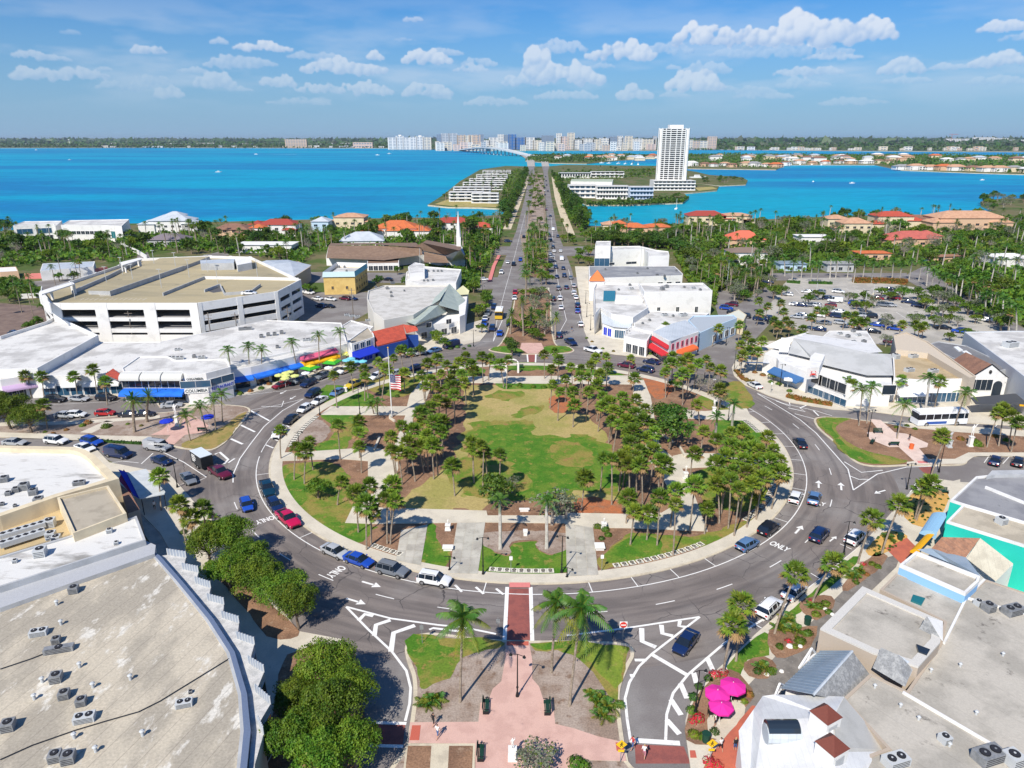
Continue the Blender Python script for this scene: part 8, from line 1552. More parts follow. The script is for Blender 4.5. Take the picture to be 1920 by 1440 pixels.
def city(x0, x1, yt, col, yb=280.5, dp=30, rows=None, step=0, piers=None):
 A = G(x0, yb); B = G(x1, yb); c = (A+B)/2; wd = (B-A).length; h = max(8, topz(c.x and (x0+x1)/2, yb, yt)); m = cols_[col]
 r_ = empty('city_building', (c.x, c.y, 0)); later(r_, '%s distant city tower block' % col if h > 45 else '%s distant low city building' % col, 'building', 'skyline buildings', c)
 b = MB(); b.box((0,dp/2,0), (wd,dp,h), m)
 if step: b.box((0,dp/2,h), (wd*.4,dp*.5,h*.06+2), m)
 b.build('wall').parent = r_; rows = rows or max(2, int(h/7.5)); n_ = piers or max(2, int(wd/16)); b = MB()
 for j in range(rows): b.box((0,-.2,h*(j+.35)/rows), (wd*.94,.5,h/rows*.42), m_cwin);
 o = b.build('window_band'); o.parent = r_; o['kind'] = 'stuff'
 b = MB()
 for i in range(n_+1): b.box((-wd/2+wd*i/n_,-.5,0), (wd/n_*.28,1.0,h+.5), m)
 o = b.build('pier'); o.parent = r_; o['kind'] = 'stuff'
for a in ((729,745,258,'white'),(744,757,255,'white',280.5,30,None,1),(756,768,258,'white'),(770,782,257,'white'),(781,795,256,'white',280.5,30,None,1),(794,808,257.5,'cream'),(820,828,252,'slate'),(829,843,250,'grey'),(842,857,250,'grey'),(858,872,253,'tan'),(871,884,254,'cream'),(880,900,253,'tan'),(898,907,252,'slate'),(908,918,263,'white'),(918,932,258,'white'),(934,944,252,'white'),(945,955,253,'slate'),(954,967,252,'blue'),(967,985,258,'blue'),(985,1001,258,'white'),(1000,1014,263,'cream'),(1016,1038,254,'slate'),(1043,1052,250,'white'),(1052,1065,256,'pink'),(1064,1076,249,'cream'),(1076,1092,262,'white'),(1092,1112,260,'white'),(1112,1125,261,'cream'),(1124,1142,259,'white'),(1142,1156,256,'slate'),(1157,1166,255,'white'),(1166,1174,258,'grey'),(1172,1184,255,'cream'),(1186,1203,260,'white'),(1205,1228,261,'cream'),(1225,1230,255,'grey'),(1290,1298,262,'cream'),(1299,1310,264,'tan'),(1311,1325,264,'cream'),(1327,1334,256,'tan'),(1335,1342,256,'tan'),(536,575,261,'tan',277.3,30,6,0,8),(663,698,267,'pink',277.5,30,2)):
 city(*a)
for i in range(46): x = kr.uniform(815,1225); wd = kr.uniform(6,16); city(x, x+wd, kr.uniform(265,275), kr.choice(['white','cream','white','grey','pink','tan']), kr.uniform(280.5,283.5), 25)
for i in range(24): x = kr.uniform(180,720); city(x, x+kr.uniform(4,11), kr.uniform(272.6,274.6), kr.choice(['white','cream','white','grey']), 276.9, 15)
for i in range(34): x = kr.uniform(1345,1915); city(x, x+kr.uniform(5,15), kr.uniform(274.5,278.5), kr.choice(['cream','cream','tan','white']), 281+ (x-1300)/600*2.2, 15)
for i in range(14): x = kr.uniform(40,700); city(x, x+kr.uniform(8,40), 267.6+kr.uniform(0,3), 'white', 271, 30)
for i in range(16): x = kr.uniform(1345,1900); city(x, x+kr.uniform(8,40), 267.6+kr.uniform(0,3), 'white', 271.5, 30)
for x0, x1, yt in ((1765,1780,262),(1778,1800,260),(1808,1830,260),(1828,1862,257.5),(1860,1888,259),(1898,1920,262)): city(x0, x1, yt, 'white', 270.5, 60, 4)
b = MB(); p = G(131,271); b.tube([(0,0,0),(0,0,38)], 3, cols_['white'], 8); b.ball((0,0,42), 9, cols_['white'], .6, 10, 6); o = b.build('water_tower'); o.location = (p.x,p.y,0); tag(o, 'far white water tower above the left mainland woods', 'water tower')
b = MB(); p = G(1782,270.5); b.tube([(0,0,0),(0,0,95)], 2, m_tr, 4); b.beam((-30,0,93),(60,0,93),3,3,m_tr); o = b.build('tower_crane'); o.location = (p.x,p.y,0); tag(o, 'far construction crane over the white hospital blocks', 'crane')
# bridge
bp = [(856,281.8,281.0),(872,283.6,280.0),(887,285.4,278.0),(900,286.8,276.6),(912,288.2,276.2),(926,289.6,277.2),(940,290.6,279.0),(954,291.4,281.8),(968,292.0,285.0),(984,292.6,289.2),(1000,293.8,292.6)]
bz = [(G(x, yb), topz(x, yb, yt)) for x, yb, yt in bp]; br = root_at('causeway_bridge', [p for p, z in bz], 'long arching concrete bridge over the bay towards the city', 'bridge'); m_brc = mat('bridge_concrete', (.55,.57,.58), .8); b = MB(); b2 = MB()
for (p, z), (q_, z2) in zip(bz, bz[1:]):
 d = (q_-p).normalized(); n_ = Vector((-d.y,d.x,0))*14; up_ = Vector((0,0,1)); vs = [p-n_+up_*z, p+n_+up_*z, q_+n_+up_*z2, q_-n_+up_*z2]; b.faces(vs+[v-up_*3 for v in vs], [(0,1,2,3),(4,5,6,7),(0,3,7,4),(1,2,6,5)], m_brc)
 for s_ in (-1,1): w0 = p+n_*s_+up_*z; w1 = q_+n_*s_+up_*z2; b2.faces([w0, w1, w1+up_*1.4, w0+up_*1.4], [(0,1,2,3)], m_brc)
b.build('deck', br); b2.build('parapet', br)
for (p, z), (q_, z2) in zip(bz[:-1], bz[1:]):
 for t in (0,.5):
  c = p.lerp(q_, t); zz_ = z+(z2-z)*t
  if zz_ > 5: b = MB(); b.box((c.x,c.y,WZ), (5,8,zz_-3+1.3), m_brc); b.box((c.x,c.y,zz_-5.5), (12,20,2.6), m_brc); b.build('bridge_pier', br)
# boats
m_hull = mat('boat_hull', (.82,.82,.80), .3); m_wake = mat('wake_foam', (.62,.74,.80), .6)
def boat(x, y, L, label, rz=0.0, sail=False, wake=0, cabin=True):
 p = G(x, y, WZ); o = empty('boat', (p.x,p.y,WZ), rz); tag(o, label, 'boat'); b = MB(); w_ = L*.15
 b.faces([(-L/2,-w_,0),(L*.2,-w_,0),(L/2,0,0),(L*.2,w_,0),(-L/2,w_,0),(-L/2,-w_*1.1,L*.12),(L*.2,-w_*1.15,L*.12),(L*.56,0,L*.16),(L*.2,w_*1.15,L*.12),(-L/2,w_*1.1,L*.12)], [(0,1,6,5),(1,2,7,6),(2,3,8,7),(3,4,9,8),(4,0,5,9),(5,6,7,8,9)], m_hull); b.build('hull').parent = o
 if cabin: b = MB(); b.box((-L*.05,0,L*.12), (L*.35,w_*1.4,L*.12), m_hull, taper=.85); b.box((-L*.05,0,L*.16), (L*.3,w_*1.45,L*.03), m_win); b.build('cabin').parent = o
 if sail: b = MB(); b.tube([(0,0,0),(0,0,L*1.3)], .12, m_hull, 5); b.build('mast').parent = o
 if wake: b = MB(); b.face([(-L*.5,-.6,.08),(-L*.5,.6,.08),(-L*.5-wake,wake*.045,.08),(-L*.5-wake,-wake*.045,.08)], m_wake); q_ = b.build('wake'); q_.parent = o
boat(480,289.5,13,'white motor boat trailing a long wake on the left bay',pi,wake=150); boat(708,291,14,'white boat near the skyline shore trailing a short wake',0,wake=70); boat(730,288.5,15,'white cruiser nearest the white skyline slabs',.3); boat(68,281.5,13,'small white boat far out at the left',.2); boat(131,300,10,'tiny boat alone on the left bay',.6); boat(410,323,11,'small pale boat in the middle of the left bay',.4,wake=12)
boat(1598,344,8,'small white boat in the middle of the right bay',.2); boat(1525,341,6,'tiny white boat left of the one in the right bay',1.0); boat(1842,338,7,'small white boat near the right edge of the bay',.2); boat(1268,392,7,'little white sail boat below the mangrove fringe',1.2,sail=True,cabin=False); boat(1308,335,24,'large white yacht moored beside the tower base',.1)
for i, x in enumerate((1128,1142,1160,1173,1185,1196)): boat(x, 306+i*.6, 12, '%s sail boat moored in the channel behind the office, counted from the left' % ['first','second','third','fourth','fifth','sixth'][i], .3*i, sail=True)
for i, x in enumerate((1475,1483,1500,1522,1540)): boat(x, 309.5+i*.1, 12, '%s white boat at the far key docks, counted from the left' % ['first','second','third','fourth','fifth'][i], 1.2)
# bushes filling the gardens between houses and trees, one mass per belt
UG = [m_leaf, m_leafy, m_leaf, m_leafd]
for i, (px, n, ht) in enumerate((([(-40,452),(20,438),(260,441),(560,426),(945,412),(935,470),(880,480),(800,462),(600,472),(560,498),(440,476),(300,470),(200,495),(80,500),(-60,505)],15000,3.6),
 ([(800,472),(935,445),(925,480),(905,512),(870,500)],2200,3.2),([(1100,432),(1300,426),(1500,418),(1850,410),(2000,412),(2000,480),(1700,500),(1450,512),(1350,520),(1290,500),(1262,470),(1110,457)],19000,3.6),([(1740,505),(1990,470),(2000,640),(1960,640),(1900,600),(1800,545)],4500,2.6),
 ([(948,405),(959,388),(986,324),(989,324),(978,356),(962,392),(950,430)],4200,5),([(1036,330),(1050,345),(1072,372),(1094,405),(1106,426),(1088,436),(1068,415),(1056,385),(1044,350)],5200,5),([(0,520),(60,532),(90,560),(60,560),(0,548)],700,2),([(930,330),(975,318),(984,325),(968,360),(957,385),(938,382),(945,350)],2600,5),([(1040,326),(1225,316),(1228,332),(1180,336),(1060,345)],3200,5),([(1290,500),(1350,520),(1400,530),(1345,545),(1340,575),(1290,530),(1262,475)],3000,3.2),([(800,500),(860,505),(905,515),(895,545),(870,552),(860,520)],1200,2.6))):
 mass('undergrowth', px, n, ht, UG, 60+i, 1.15, 'mixed garden bushes filling the ground, %s' % ['left waterfront','church garden','right waterfront','right edge gardens','left causeway bank','right causeway bank','left edge corner','left key','right key','grove behind the white block','lawn left of the avenue'][i], 'undergrowth')
belt([(1290,505),(1345,520),(1440,528),(1400,560),(1345,545),(1330,570)], 26, ['sabal','broad','oak','grey'], .8, 1.3, 41)
belt([(1050,322),(1225,312),(1228,334),(1180,335),(1060,342)], 26, ['broad','dark','sabal'], .7, 1.1, 42)
belt([(1045,445),(1110,450),(1110,500),(1085,510),(1075,480)], 14, ['broad','oak','sabal'], .7, 1.1, 43); belt([(880,480),(935,455),(925,520),(890,560),(870,545)], 18, ['sabal','broad','coco'], .7, 1.1, 44)
# ---------------------------------------------------------------- street furniture, people, small things
m_iron = mat('black_iron', (.015,.016,.018), .45, fine=0); m_bench = mat('bench_green', (.012,.055,.035), .5, fine=0); m_globe = mat('lamp_globe', (.75,.74,.70), .3, fine=0); m_stone = mat('white_marble', (.78,.76,.72), .6, fine=.04)
LT = MB(); LT.cyl((0,0,0), .22, .5, m_iron, 8, .12); LT.tube([(0,0,.5),(0,0,4.9)], [.09,.055], m_iron, 6); LT.cyl((0,0,1.0), .13, .15, m_iron, 8); LTm = LT.mesh('post')
AR = MB(); AR.tube([(-.75,0,4.75),(0,0,4.9),(.75,0,4.75)], .035, m_iron, 4); ARm = AR.mesh('arm'); HD = MB(); HD.cyl((0,0,-.1), .20, .28, m_iron, 8, .06); HD.ball((0,0,-.14), .17, m_globe, .8, 8, 4); HDm = HD.mesh('lantern')
ZZ = MB(); ZZ.cyl((0,0,0), .55, .35, m_iron, 8, .4); ZZm = ZZ.mesh('planter_base')
def lamp(x, y, h=1.0, z0=.17, rz=0.0, two=True, grp='black street lamps'):
 B = G(x, y); o = empty('street_lamp', (B.x, B.y, z0), rz); later(o, 'black %s street lamp' % ('twin' if two else 'single'), 'street lamp', grp, B); link('post', LTm, o).scale = (1,1,h); link('arm', ARm, o, (0,0,4.9*(h-1)))
 for s_ in ((-1,1) if two else (1,)): link('lantern', HDm, o, (s_*.75,0,4.9*(h-1)+4.72))
for x, y, h, two in ((970,1308,1.15,1),(906,1078,1.2,1),(1053,1075,1.2,1),(600,779,1.1,0),(563,855,1.0,0),(1296,783,1.1,1),(675,778,1.3,0),(1303,1340,1.15,0),(1582,1040,1.1,0),(1627,820,1.2,1),(1760,886,1.2,1),(1700,918,1.0,1),(216,740,1.15,1),(232,742,1.15,1),(1174,654,1.1,0),(1376,697,1.15,0),(1462,725,1.15,0),(1107,620,1.0,0),(1100,595,1.0,0),(1098,570,1.0,0),(1361,648,1.1,0),(333,915,1.1,1),(888,650,1.0,0),(843,1070,.45,0),(1791,700,1.2,0),(1397,655,1.0,0),(300,760,1.0,0),(1365,790,1.0,0),(1063,1083,.3,0),(1790,752,1.1,0),(905,560,1.0,0),(900,600,1.0,0)):
 lamp(x, y, h, rz=rnd.uniform(-.3,.3), two=bool(two))
# tall plain poles and power poles
for x, y, t, lb in ((1200,520,462,'tall pale pole left of the grove behind the grey roof'),(1362,545,492,'tall light mast left of the big lot'),(1505,570,545,'parking lot light mast nearest the left white cars'),(1530,553,530,'second parking lot light mast from the left'),(1622,571,545,'parking lot light mast with yellow foot by the blue car'),(1637,553,532,'parking lot light mast at the back of the lot'),(1715,600,585,'parking lot light mast on the right'),(788,500,465,'church flag pole with white mast')):
 B = G(x, y); h = topz(x, y, t); o = empty('light_mast', (B.x,B.y,0)); tag(o, lb, 'pole', 'tall masts'); b = MB(); b.tube([(0,0,0),(0,0,h)], [.16,.08], m_acl, 6); b.build('pole').parent = o; b = MB(); b.box((0,0,h), (1.4,.25,.12), m_iron); b.build('lamp_head').parent = o; b = MB(); b.cyl((0,0,0), .3, .9, m_yelc if 'yellow' in lb else m_conc, 8); b.build('foot').parent = o
m_wood = mat('pole_wood', (.20,.17,.145), .9, fine=.15)
for i, (x, y, t) in enumerate(((160,636,582),(250,642,583),(398,648,586),(447,640,586),(543,622,575),(663,600,540))):
 B = G(x, y); h = topz(x, y, t); o = empty('utility_pole', (B.x,B.y,0)); tag(o, 'wooden power pole with transformers, %s from the left before the car park' % ['first','second','third','fourth','fifth','sixth'][i], 'power pole', 'wooden power poles')
 b = MB(); b.tube([(0,0,0),(0,0,h)], [.18,.12], m_wood, 6); b.build('pole').parent = o; b = MB(); b.box((0,0,h-.8), (2.4,.14,.14), m_wood); b.box((0,0,h-1.8), (1.8,.14,.14), m_wood); b.build('crossarm').parent = o; b = MB(); b.cyl((.35,-.2,h-3.2), .28, .9, m_acg, 8); b.build('transformer').parent = o
# flag
B = G(735,783); fh = topz(735,783,654); o = empty('flagpole', (B.x,B.y,.15)); tag(o, 'tall white flagpole with a hanging US flag in the park', 'flagpole'); b = MB(); b.tube([(0,0,0),(0,0,fh)], [.14,.06], m_wpl, 8); b.ball((0,0,fh+.1), .18, m_yelc, 1, 6, 4); b.build('pole').parent = o
m_fr, m_fb = mat('flag_red', (.50,.02,.04), .8, fine=0), mat('flag_blue', (.02,.03,.20), .8, fine=0); fl = empty('flag', (0,0,0)); fl.parent = o; FW, FH, zt = 2.2, 3.4, topz(735,783,703)
def fpt(u, v): return (.12+u*FW, -.35*sin(u*5+v*2)*u, zt-v*FH-.35*u*FH*.25)
for k in range(13):                                   # stripes hang: each stripe runs along the fly, drooping
 b = MB(); v0, v1 = k/13, (k+1)/13
 for i in range(8):
  u0, u1 = i/8, (i+1)/8
  if k < 7 and u1 <= .5: continue
  b.face([fpt(u0,v0), fpt(u1,v0), fpt(u1,v1), fpt(u0,v1)], m_fr if k % 2 == 0 else m_wpl)
 b.build('stripe').parent = fl
b = MB()
for k in range(7):
 for i in range(4): b.face([fpt(i/8,k/13), fpt((i+1)/8,k/13), fpt((i+1)/8,(k+1)/13), fpt(i/8,(k+1)/13)], m_fb)
b.build('canton').parent = fl; b = MB()
for r_ in range(9):
 for c_ in range(6 if r_ % 2 == 0 else 5):
  u = (.05+c_*.078+(0 if r_ % 2 == 0 else .039)); v = .03+r_*.058; p = fpt(u, v); b.faces([(p[0]+.09*cos(2*pi*q_/5+pi/2)*(1 if True else 0), p[1]-.03, p[2]+.09*sin(2*pi*q_/5+pi/2)) for q_ in (0,2,4,1,3)], [(0,1,2,3,4)], m_wpl)
st_ = b.build('stars'); st_.parent = fl
# benches
BN = MB()
for k in range(4): BN.box((0,-.2+k*.14,.43), (1.8,.11,.04), m_bench)
BNs = BN.mesh('seat'); BN = MB()
for k in range(4): BN.box((0,.33+k*.03,.50+k*.13), (1.8,.04,.10), m_bench)
BNb = BN.mesh('backrest'); BN = MB(); BN.box((0,0,0), (.06,.6,.45), m_iron); BN.box((0,.32,0), (.06,.06,.95), m_iron); BN.box((0,-.1,.62), (.06,.5,.05), m_iron); BNl = BN.mesh('leg')
def bench(x, y, rz, label, z=ZS+.03):
 B = G(x, y, z); o = empty('bench', (B.x,B.y,z), rz); tag(o, label, 'bench', 'dark green slatted benches'); link('seat', BNs, o); link('backrest', BNb, o)
 for s_ in (-.85,.85): link('leg', BNl, o, (s_,0,0))
for a in ((912,1328,pi/2,'dark green bench at the left edge of the south plaza'),(1025,1330,-pi/2,'dark green bench at the right edge of the south plaza'),(902,1415,pi/2,'dark green bench lower left by the small beds'),(1635,830,-2.2,'dark green long bench on the west rim of the east plaza'),(1675,835,pi,'dark green bench on the south rim of the east plaza'),(1646,812,0,'teal bench at the top of the east plaza'),(975,690,0,'dark bench under the garden arch of the park'),(1767,925,0,'dark bench near the south-east crosswalk'),(380,808,pi,'dark bench on the west plaza')): bench(*a)
# white stone benches / plinths of the park
for x, y, w_, d_, h_, lb in ((840,1032,1.6,1.0,.55,'white stone block bench in the left sand bed'),(1124,1030,1.5,1.5,.6,'white stone block bench in the right sand bed'),(983,960,1.7,.5,.5,'white stone bench on the mulch at the lawn edge'),(985,1005,.7,.7,.9,'grey stone pedestal between the two royal palms')):
 B = G(x, y); b = MB(); b.box((0,0,0), (w_*.8,d_*.8,h_*.7), m_stone); b.box((0,0,h_*.7), (w_,d_,h_*.3), m_stone); o = b.build('stone_block'); o.location = (B.x,B.y,.15); tag(o, lb, 'stone bench', 'stone blocks of the park')
# statues
def statue(x, y, h, label, m=m_stone, z=.17, arm=True):
 B = G(x, y); o = empty('statue', (B.x,B.y,z)); tag(o, label, 'statue', 'statues'); b = MB(); b.box((0,0,0), (.9,.9,.25), m); b.box((0,0,.25), (.65,.65,h*.38), m); b.box((0,0,.25+h*.38), (.85,.85,.12), m); b.build('pedestal').parent = o; z1 = .37+h*.38; s = h*.55/1.75
 me = figure_mesh(m, m, m, m, 0 if not arm else 1); f = link('figure', me, o, (0,0,z1)); f.scale = (s,)*3
FM = {}
def figure_mesh(skin, top, low, hair, pose=0, key=None):
 """one continuous skinned body: walking (0), standing with a raised arm (1), standing (2)"""
 k = (skin.name, top.name, low.name, hair.name, pose)
 if k in FM: return FM[k]
 st = .24 if pose == 0 else .04
 J = dict(pel=(0,0,.95), wai=(0,0,1.12), che=(0,.0,1.36), nec=(0,0,1.50), hea=(0,.01,1.63), top=(0,.01,1.74),
  sl=(-.17,0,1.42), sr=(.17,0,1.42), el=(-.24,-.12*(pose==0)-.02,1.16), er=(.24,.12*(pose==0),1.16), hl=(-.25,.10 if pose == 0 else .05,.92), hr=(.26,.22 if pose == 0 else .05,.96),
  ll=(-.09,0,.90), lr=(.09,0,.90), kl=(-.10,st*.6,.50), kr=(.10,-st*.35,.50), al=(-.10,st,.09), ar=(.10,-st*1.2,.12), tl=(-.10,st+.15,.03), tr=(.10,-st*1.2+.14,.04))
 if pose == 1: J['er'] = (.32,0,1.58); J['hr'] = (.30,.05,1.84)
 R = dict(pel=.14, wai=.125, che=.155, nec=.06, hea=.105, top=.085, sl=.07, sr=.07, el=.045, er=.045, hl=.04, hr=.04, ll=.09, lr=.09, kl=.06, kr=.06, al=.042, ar=.042, tl=.04, tr=.04)
 names = list(J); E_ = [('pel','wai'),('wai','che'),('che','nec'),('nec','hea'),('hea','top'),('che','sl'),('che','sr'),('sl','el'),('sr','er'),('el','hl'),('er','hr'),('pel','ll'),('pel','lr'),('ll','kl'),('lr','kr'),('kl','al'),('kr','ar'),('al','tl'),('ar','tr')]
 me = bpy.data.meshes.new('b'); me.from_pydata([J[n_] for n_ in names], [(names.index(a), names.index(b)) for a, b in E_], []); o = bpy.data.objects.new('b', me); COL.objects.link(o)
 sk = o.modifiers.new('s', 'SKIN'); sk.use_smooth_shade = True; o.modifiers.new('d', 'SUBSURF').levels = 1
 for i, n_ in enumerate(names): r_ = R[n_]; me.skin_vertices[0].data[i].radius = (r_, r_*(.72 if n_ in ('che','wai','pel') else 1)); me.skin_vertices[0].data[i].use_root = (n_ == 'pel')
 bpy.context.view_layer.update(); m2 = bpy.data.meshes.new_from_object(o.evaluated_get(bpy.context.evaluated_depsgraph_get())); bpy.data.objects.remove(o); m2.name = 'body'; m2.materials.clear()
 for m_ in (skin, top, low, hair): m2.materials.append(m_)
 for p in m2.polygons:
  c = p.center; i = 0
  if c.z > 1.66 or (c.z > 1.56 and c.y < -.03): i = 3
  elif 1.02 < c.z < 1.50 and abs(c.x) < .22: i = 1
  elif .48 < c.z <= 1.02 and abs(c.x) < .2: i = 2
  elif c.z < .07: i = 3
  p.material_index = i; p.use_smooth = True
 FM[k] = m2; return m2
statue(1818,838,4.6,'white marble statue on a pedestal among shrubs east of the circle'); statue(333,800,5.0,'white marble statue on the pink west plaza'); statue(961,1425,2.4,'white marble statue beside the silver-leaved tree'); statue(1779,840,3.2,'grey stone figure on the east median',m_acl); statue(1285,900,2.6,'white statue where the park paths meet on the right'); statue(840,995,1.6,'small white statue on a post by the left slab walk'); statue(1132,992,1.6,'small white statue by the right slab walk'); statue(648,735,1.6,'pale statue on the small lawn by the ring pavement'); statue(1338,778,3.4,'white statue beside the upper right park path')
sk = mat('skin', (.50,.28,.19), .6, fine=0); skd = mat('skin_dark', (.16,.08,.05), .6, fine=0); cl = lambda n_, c: mat(n_, c, .8, fine=.05); hb = cl('dark_hair', (.02,.015,.012)); hbl = cl('blond_hair', (.45,.32,.16))
def person(x, y, top, low, rz, label, pose=0, skin=None, hair=None, z=ZS+.03, s=1.0):
 B = G(x, y); o = empty('person', (B.x,B.y,z), rz); tag(o, label, 'person', 'people walking'); f = link('body', figure_mesh(skin or sk, top, low, hair or hb, pose), o); f.scale = (s,)*3
 b = MB(); b.ball((0,.075*s,1.62*s), .012, sk, 1, 4, 3); b.ball((-.035*s,.095*s,1.64*s), .014, hb, 1, 4, 3); b.ball((.035*s,.095*s,1.64*s), .014, hb, 1, 4, 3); b.box((0,.10*s,1.57*s), (.05,.02,.012), mat('lips', (.4,.1,.1), .6, fine=0)); b.build('face').parent = o
tk, wh_, pn, bl_, rd_ = cl('black_cloth', (.02,.02,.025)), cl('white_cloth', (.75,.75,.75)), cl('pink_cloth', (.6,.25,.3)), cl('denim', (.06,.12,.28)), cl('red_cloth', (.5,.05,.05))
person(813,1364,tk,tk,-.6,'person in black walking on the pink path at lower left'); person(821,1386,wh_,bl_,2.6,'person in a white top and blue shorts walking on the pink path',hair=hb); person(1186,1408,rd_,bl_,2.0,'person in a red top by the kerb of the red crosswalk'); person(1207,1424,wh_,pn,-.4,'person in light clothes crossing on the red crosswalk',hair=hbl)
person(1350,1411,wh_,tk,.3,'person in a white top and black trousers on the red path'); person(1377,1411,tk,bl_,0,'person in a black top on the red path',pose=2,hair=hbl); person(401,984,pn,wh_,1.2,'person in pink near the palms behind the big street trees'); person(374,1010,tk,bl_,.4,'person in black by the left kerb'); person(291,958,wh_,tk,.5,'person seated edge side of the cafe canopy',pose=2); person(1072,622,tk,bl_,0,'person in black crossing the avenue on the right'); person(1108,552,bl_,tk,0,'person beside the right avenue pavement'); person(687,668,wh_,bl_,0,'person in white before the royal blue awning')
person(1340,1365,wh_,tk,1,'person in white by the pink umbrellas',pose=2); person(1704,828,tk,tk,0,'person in black on the pink east plaza',pose=2)
# umbrellas
UM = {}
def umbrella(x, y, r, h, m, label, seg=8, z=ZK, cone=.32, m2=None, phrase=None, grp=None):
 c = G(x, y, h); k = (m.name, round(r,1), round(h,1), seg, m2.name if m2 else '')
 if k not in UM:
  pan = []
  for i in range(seg):
   a0, a1 = 2*pi*i/seg, 2*pi*(i+1)/seg; b = MB(); ap = (0,0,h+r*cone); e0 = (r*cos(a0), r*sin(a0), h); e1 = (r*cos(a1), r*sin(a1), h)
   if m2:
    i0 = tuple(.5*(p+q_) for p, q_ in zip(ap, e0)); i1 = tuple(.5*(p+q_) for p, q_ in zip(ap, e1)); b.face([ap,i0,i1], m2); b.face([i0,e0,e1,i1], m)
   else: b.face([ap,e0,e1], m)
   b.face([e0,(e0[0],e0[1],h-.2),(e1[0],e1[1],h-.2),e1], m); b.tube([ap, e0], .02, m, 3); pan.append(b.mesh('canopy_panel'))
  b = MB(); b.tube([(0,0,0),(0,0,h+r*cone+.1)], .035, m_wpl, 5); UM[k] = (pan, b.mesh('pole'))
 o = empty('umbrella', (c.x,c.y,z), rnd.uniform(0,.7));
 if phrase: later(o, phrase, 'umbrella', grp, c)
 else: tag(o, label, 'umbrella', grp)
 for p in UM[k][0]: link('canopy_panel', p, o)
 link('pole', UM[k][1], o); return o
mg = mat('magenta_canvas', (.72,.03,.33), .7, fine=.03); umbrella(1345,1302,1.35,2.5,mg,'magenta umbrella on the left of the three'); umbrella(1374,1288,1.4,2.6,mg,'magenta umbrella farthest right of the three'); umbrella(1352,1326,1.3,2.4,mg,'magenta umbrella nearest the viewer of the three')
mb_ = mat('pale_blue_canvas', (.30,.52,.78), .7, fine=.03); mly = mat('lime_canvas', (.62,.66,.22), .7, fine=.03); mgn = mat('leaf_green_canvas', (.05,.38,.03), .7, fine=.03); myl = mat('bright_yellow_canvas', (.75,.62,.03), .7, fine=.03); mwh = mat('white_canvas'); mrd = mat('red_canvas'); mcy = mat('cyan_canvas', (.18,.55,.66), .7, fine=.03)
for x in (307,324,341,358): umbrella(x,734,1.05,2.3,mb_,None,phrase='pale blue cafe umbrella',grp='blue cafe umbrellas')
for x, y in ((523,704),(536,705),(534,710),(543,698),(553,705),(648,665),(536,700)): umbrella(x,y,1.1,2.4,mly,None,phrase='pale lime cafe umbrella',grp='lime cafe umbrellas')
umbrella(582,690,2.6,2.9,mgn,'big square green and yellow umbrella, nearer one',4,m2=myl); umbrella(623,679,2.6,2.9,mgn,'big square green and yellow umbrella, farther one',4,m2=myl)
for x, y in ((573,700),(616,690),(490,668),(510,674),(545,668),(578,662),(609,656)): umbrella(x,y,1.1,2.6,mwh,None,phrase='white cafe umbrella',grp='white cafe umbrellas')
for x, y in ((493,679),(528,672),(562,665),(593,659),(625,653)): umbrella(x,y,1.15,3.2,mrd if x < 500 else m_pinkc,None,phrase='coral red cafe umbrella',grp='red cafe umbrellas')
for x, y in ((658,673),(665,678),(650,676),(680,678)): umbrella(x,y,1.2,2.4,mcy,None,phrase='turquoise cafe umbrella',grp='turquoise cafe umbrellas')
for x, y, m_ in ((645,661,myl),(1209,637,m_blk),(1125,548,m_redc),(1124,555,mb_),(1478,712,mwh),(390,782,m_blued),(312,790,m_blued)): umbrella(x,y,1.4,2.5,m_,{'645':'yellow umbrella at the end of the yellow awning','1209':'black parasol before the corner cafe','1125':'red umbrella by the avenue pavement','1124':'light blue umbrella by the avenue pavement','1478':'white square tent before the crab restaurant','390':'dark blue umbrella on the west plaza','312':'dark blue umbrella near the west statue'}[str(x)],4 if x == 1478 else 8)
# cafe tables
def table(x, y, label=None):
 B = G(x, y); o = empty('cafe_table', (B.x,B.y,ZK)); later(o, 'small white round cafe table', 'table', 'cafe tables', B); b = MB(); b.cyl((0,0,.72), .45, .04, m_wpl, 12); b.build('table_top').parent = o; b = MB(); b.cyl((0,0,0), .05, .72, m_blk, 6); b.cyl((0,0,0), .28, .04, m_blk, 8); b.build('leg').parent = o
for x, y in ((1372,1312),(1337,1337),(1350,1348),(322,750),(340,750),(355,750),(330,745),(1340,718),(590,700),(560,712),(250,940),(1360,1335)): table(x, y)
CH = MB(); CH.box((0,0,.42), (.45,.45,.05), m_blk); CH.box((0,.22,.45), (.45,.04,.45), m_blk)
for s_ in (-.2,.2):
 for t_ in (-.2,.2): CH.box((s_,t_,0), (.04,.04,.42), m_blk)
CHm = CH.mesh('chair')
for i, (x, y) in enumerate(((1366,1316),(1378,1316),(1332,1330),(1344,1352),(1356,1344),(318,752),(327,752),(337,753),(346,752),(359,752),(1366,1340),(1331,1345))): B = G(x, y); o = link('chair', CHm, None, (B.x,B.y,ZK), i*1.3); later(o, 'black cafe chair', 'chair', 'cafe chairs', B)
# planters and bins
for x, y, c_, lb in ((1323,1392,m_bench,'dark green litter bin at the lower right garden corner'),(1513,1172,m_bench,'dark green bin beside the clump palms'),(1687,1013,m_bench,'dark green box bin on the red paving'),(1573,732,m_redc,'bright red newspaper box near the crab restaurant'),(1708,843,m_orc,'orange traffic marker on the pink east path')): B = G(x, y); b = MB(); b.cyl((0,0,0), .38, .95, c_, 10, .42); b.cyl((0,0,.95), .45, .1, c_, 10); o = b.build('bin' if 'bin' in lb else 'marker'); o.location = (B.x,B.y,ZK); tag(o, lb, 'bin' if 'bin' in lb else 'box')
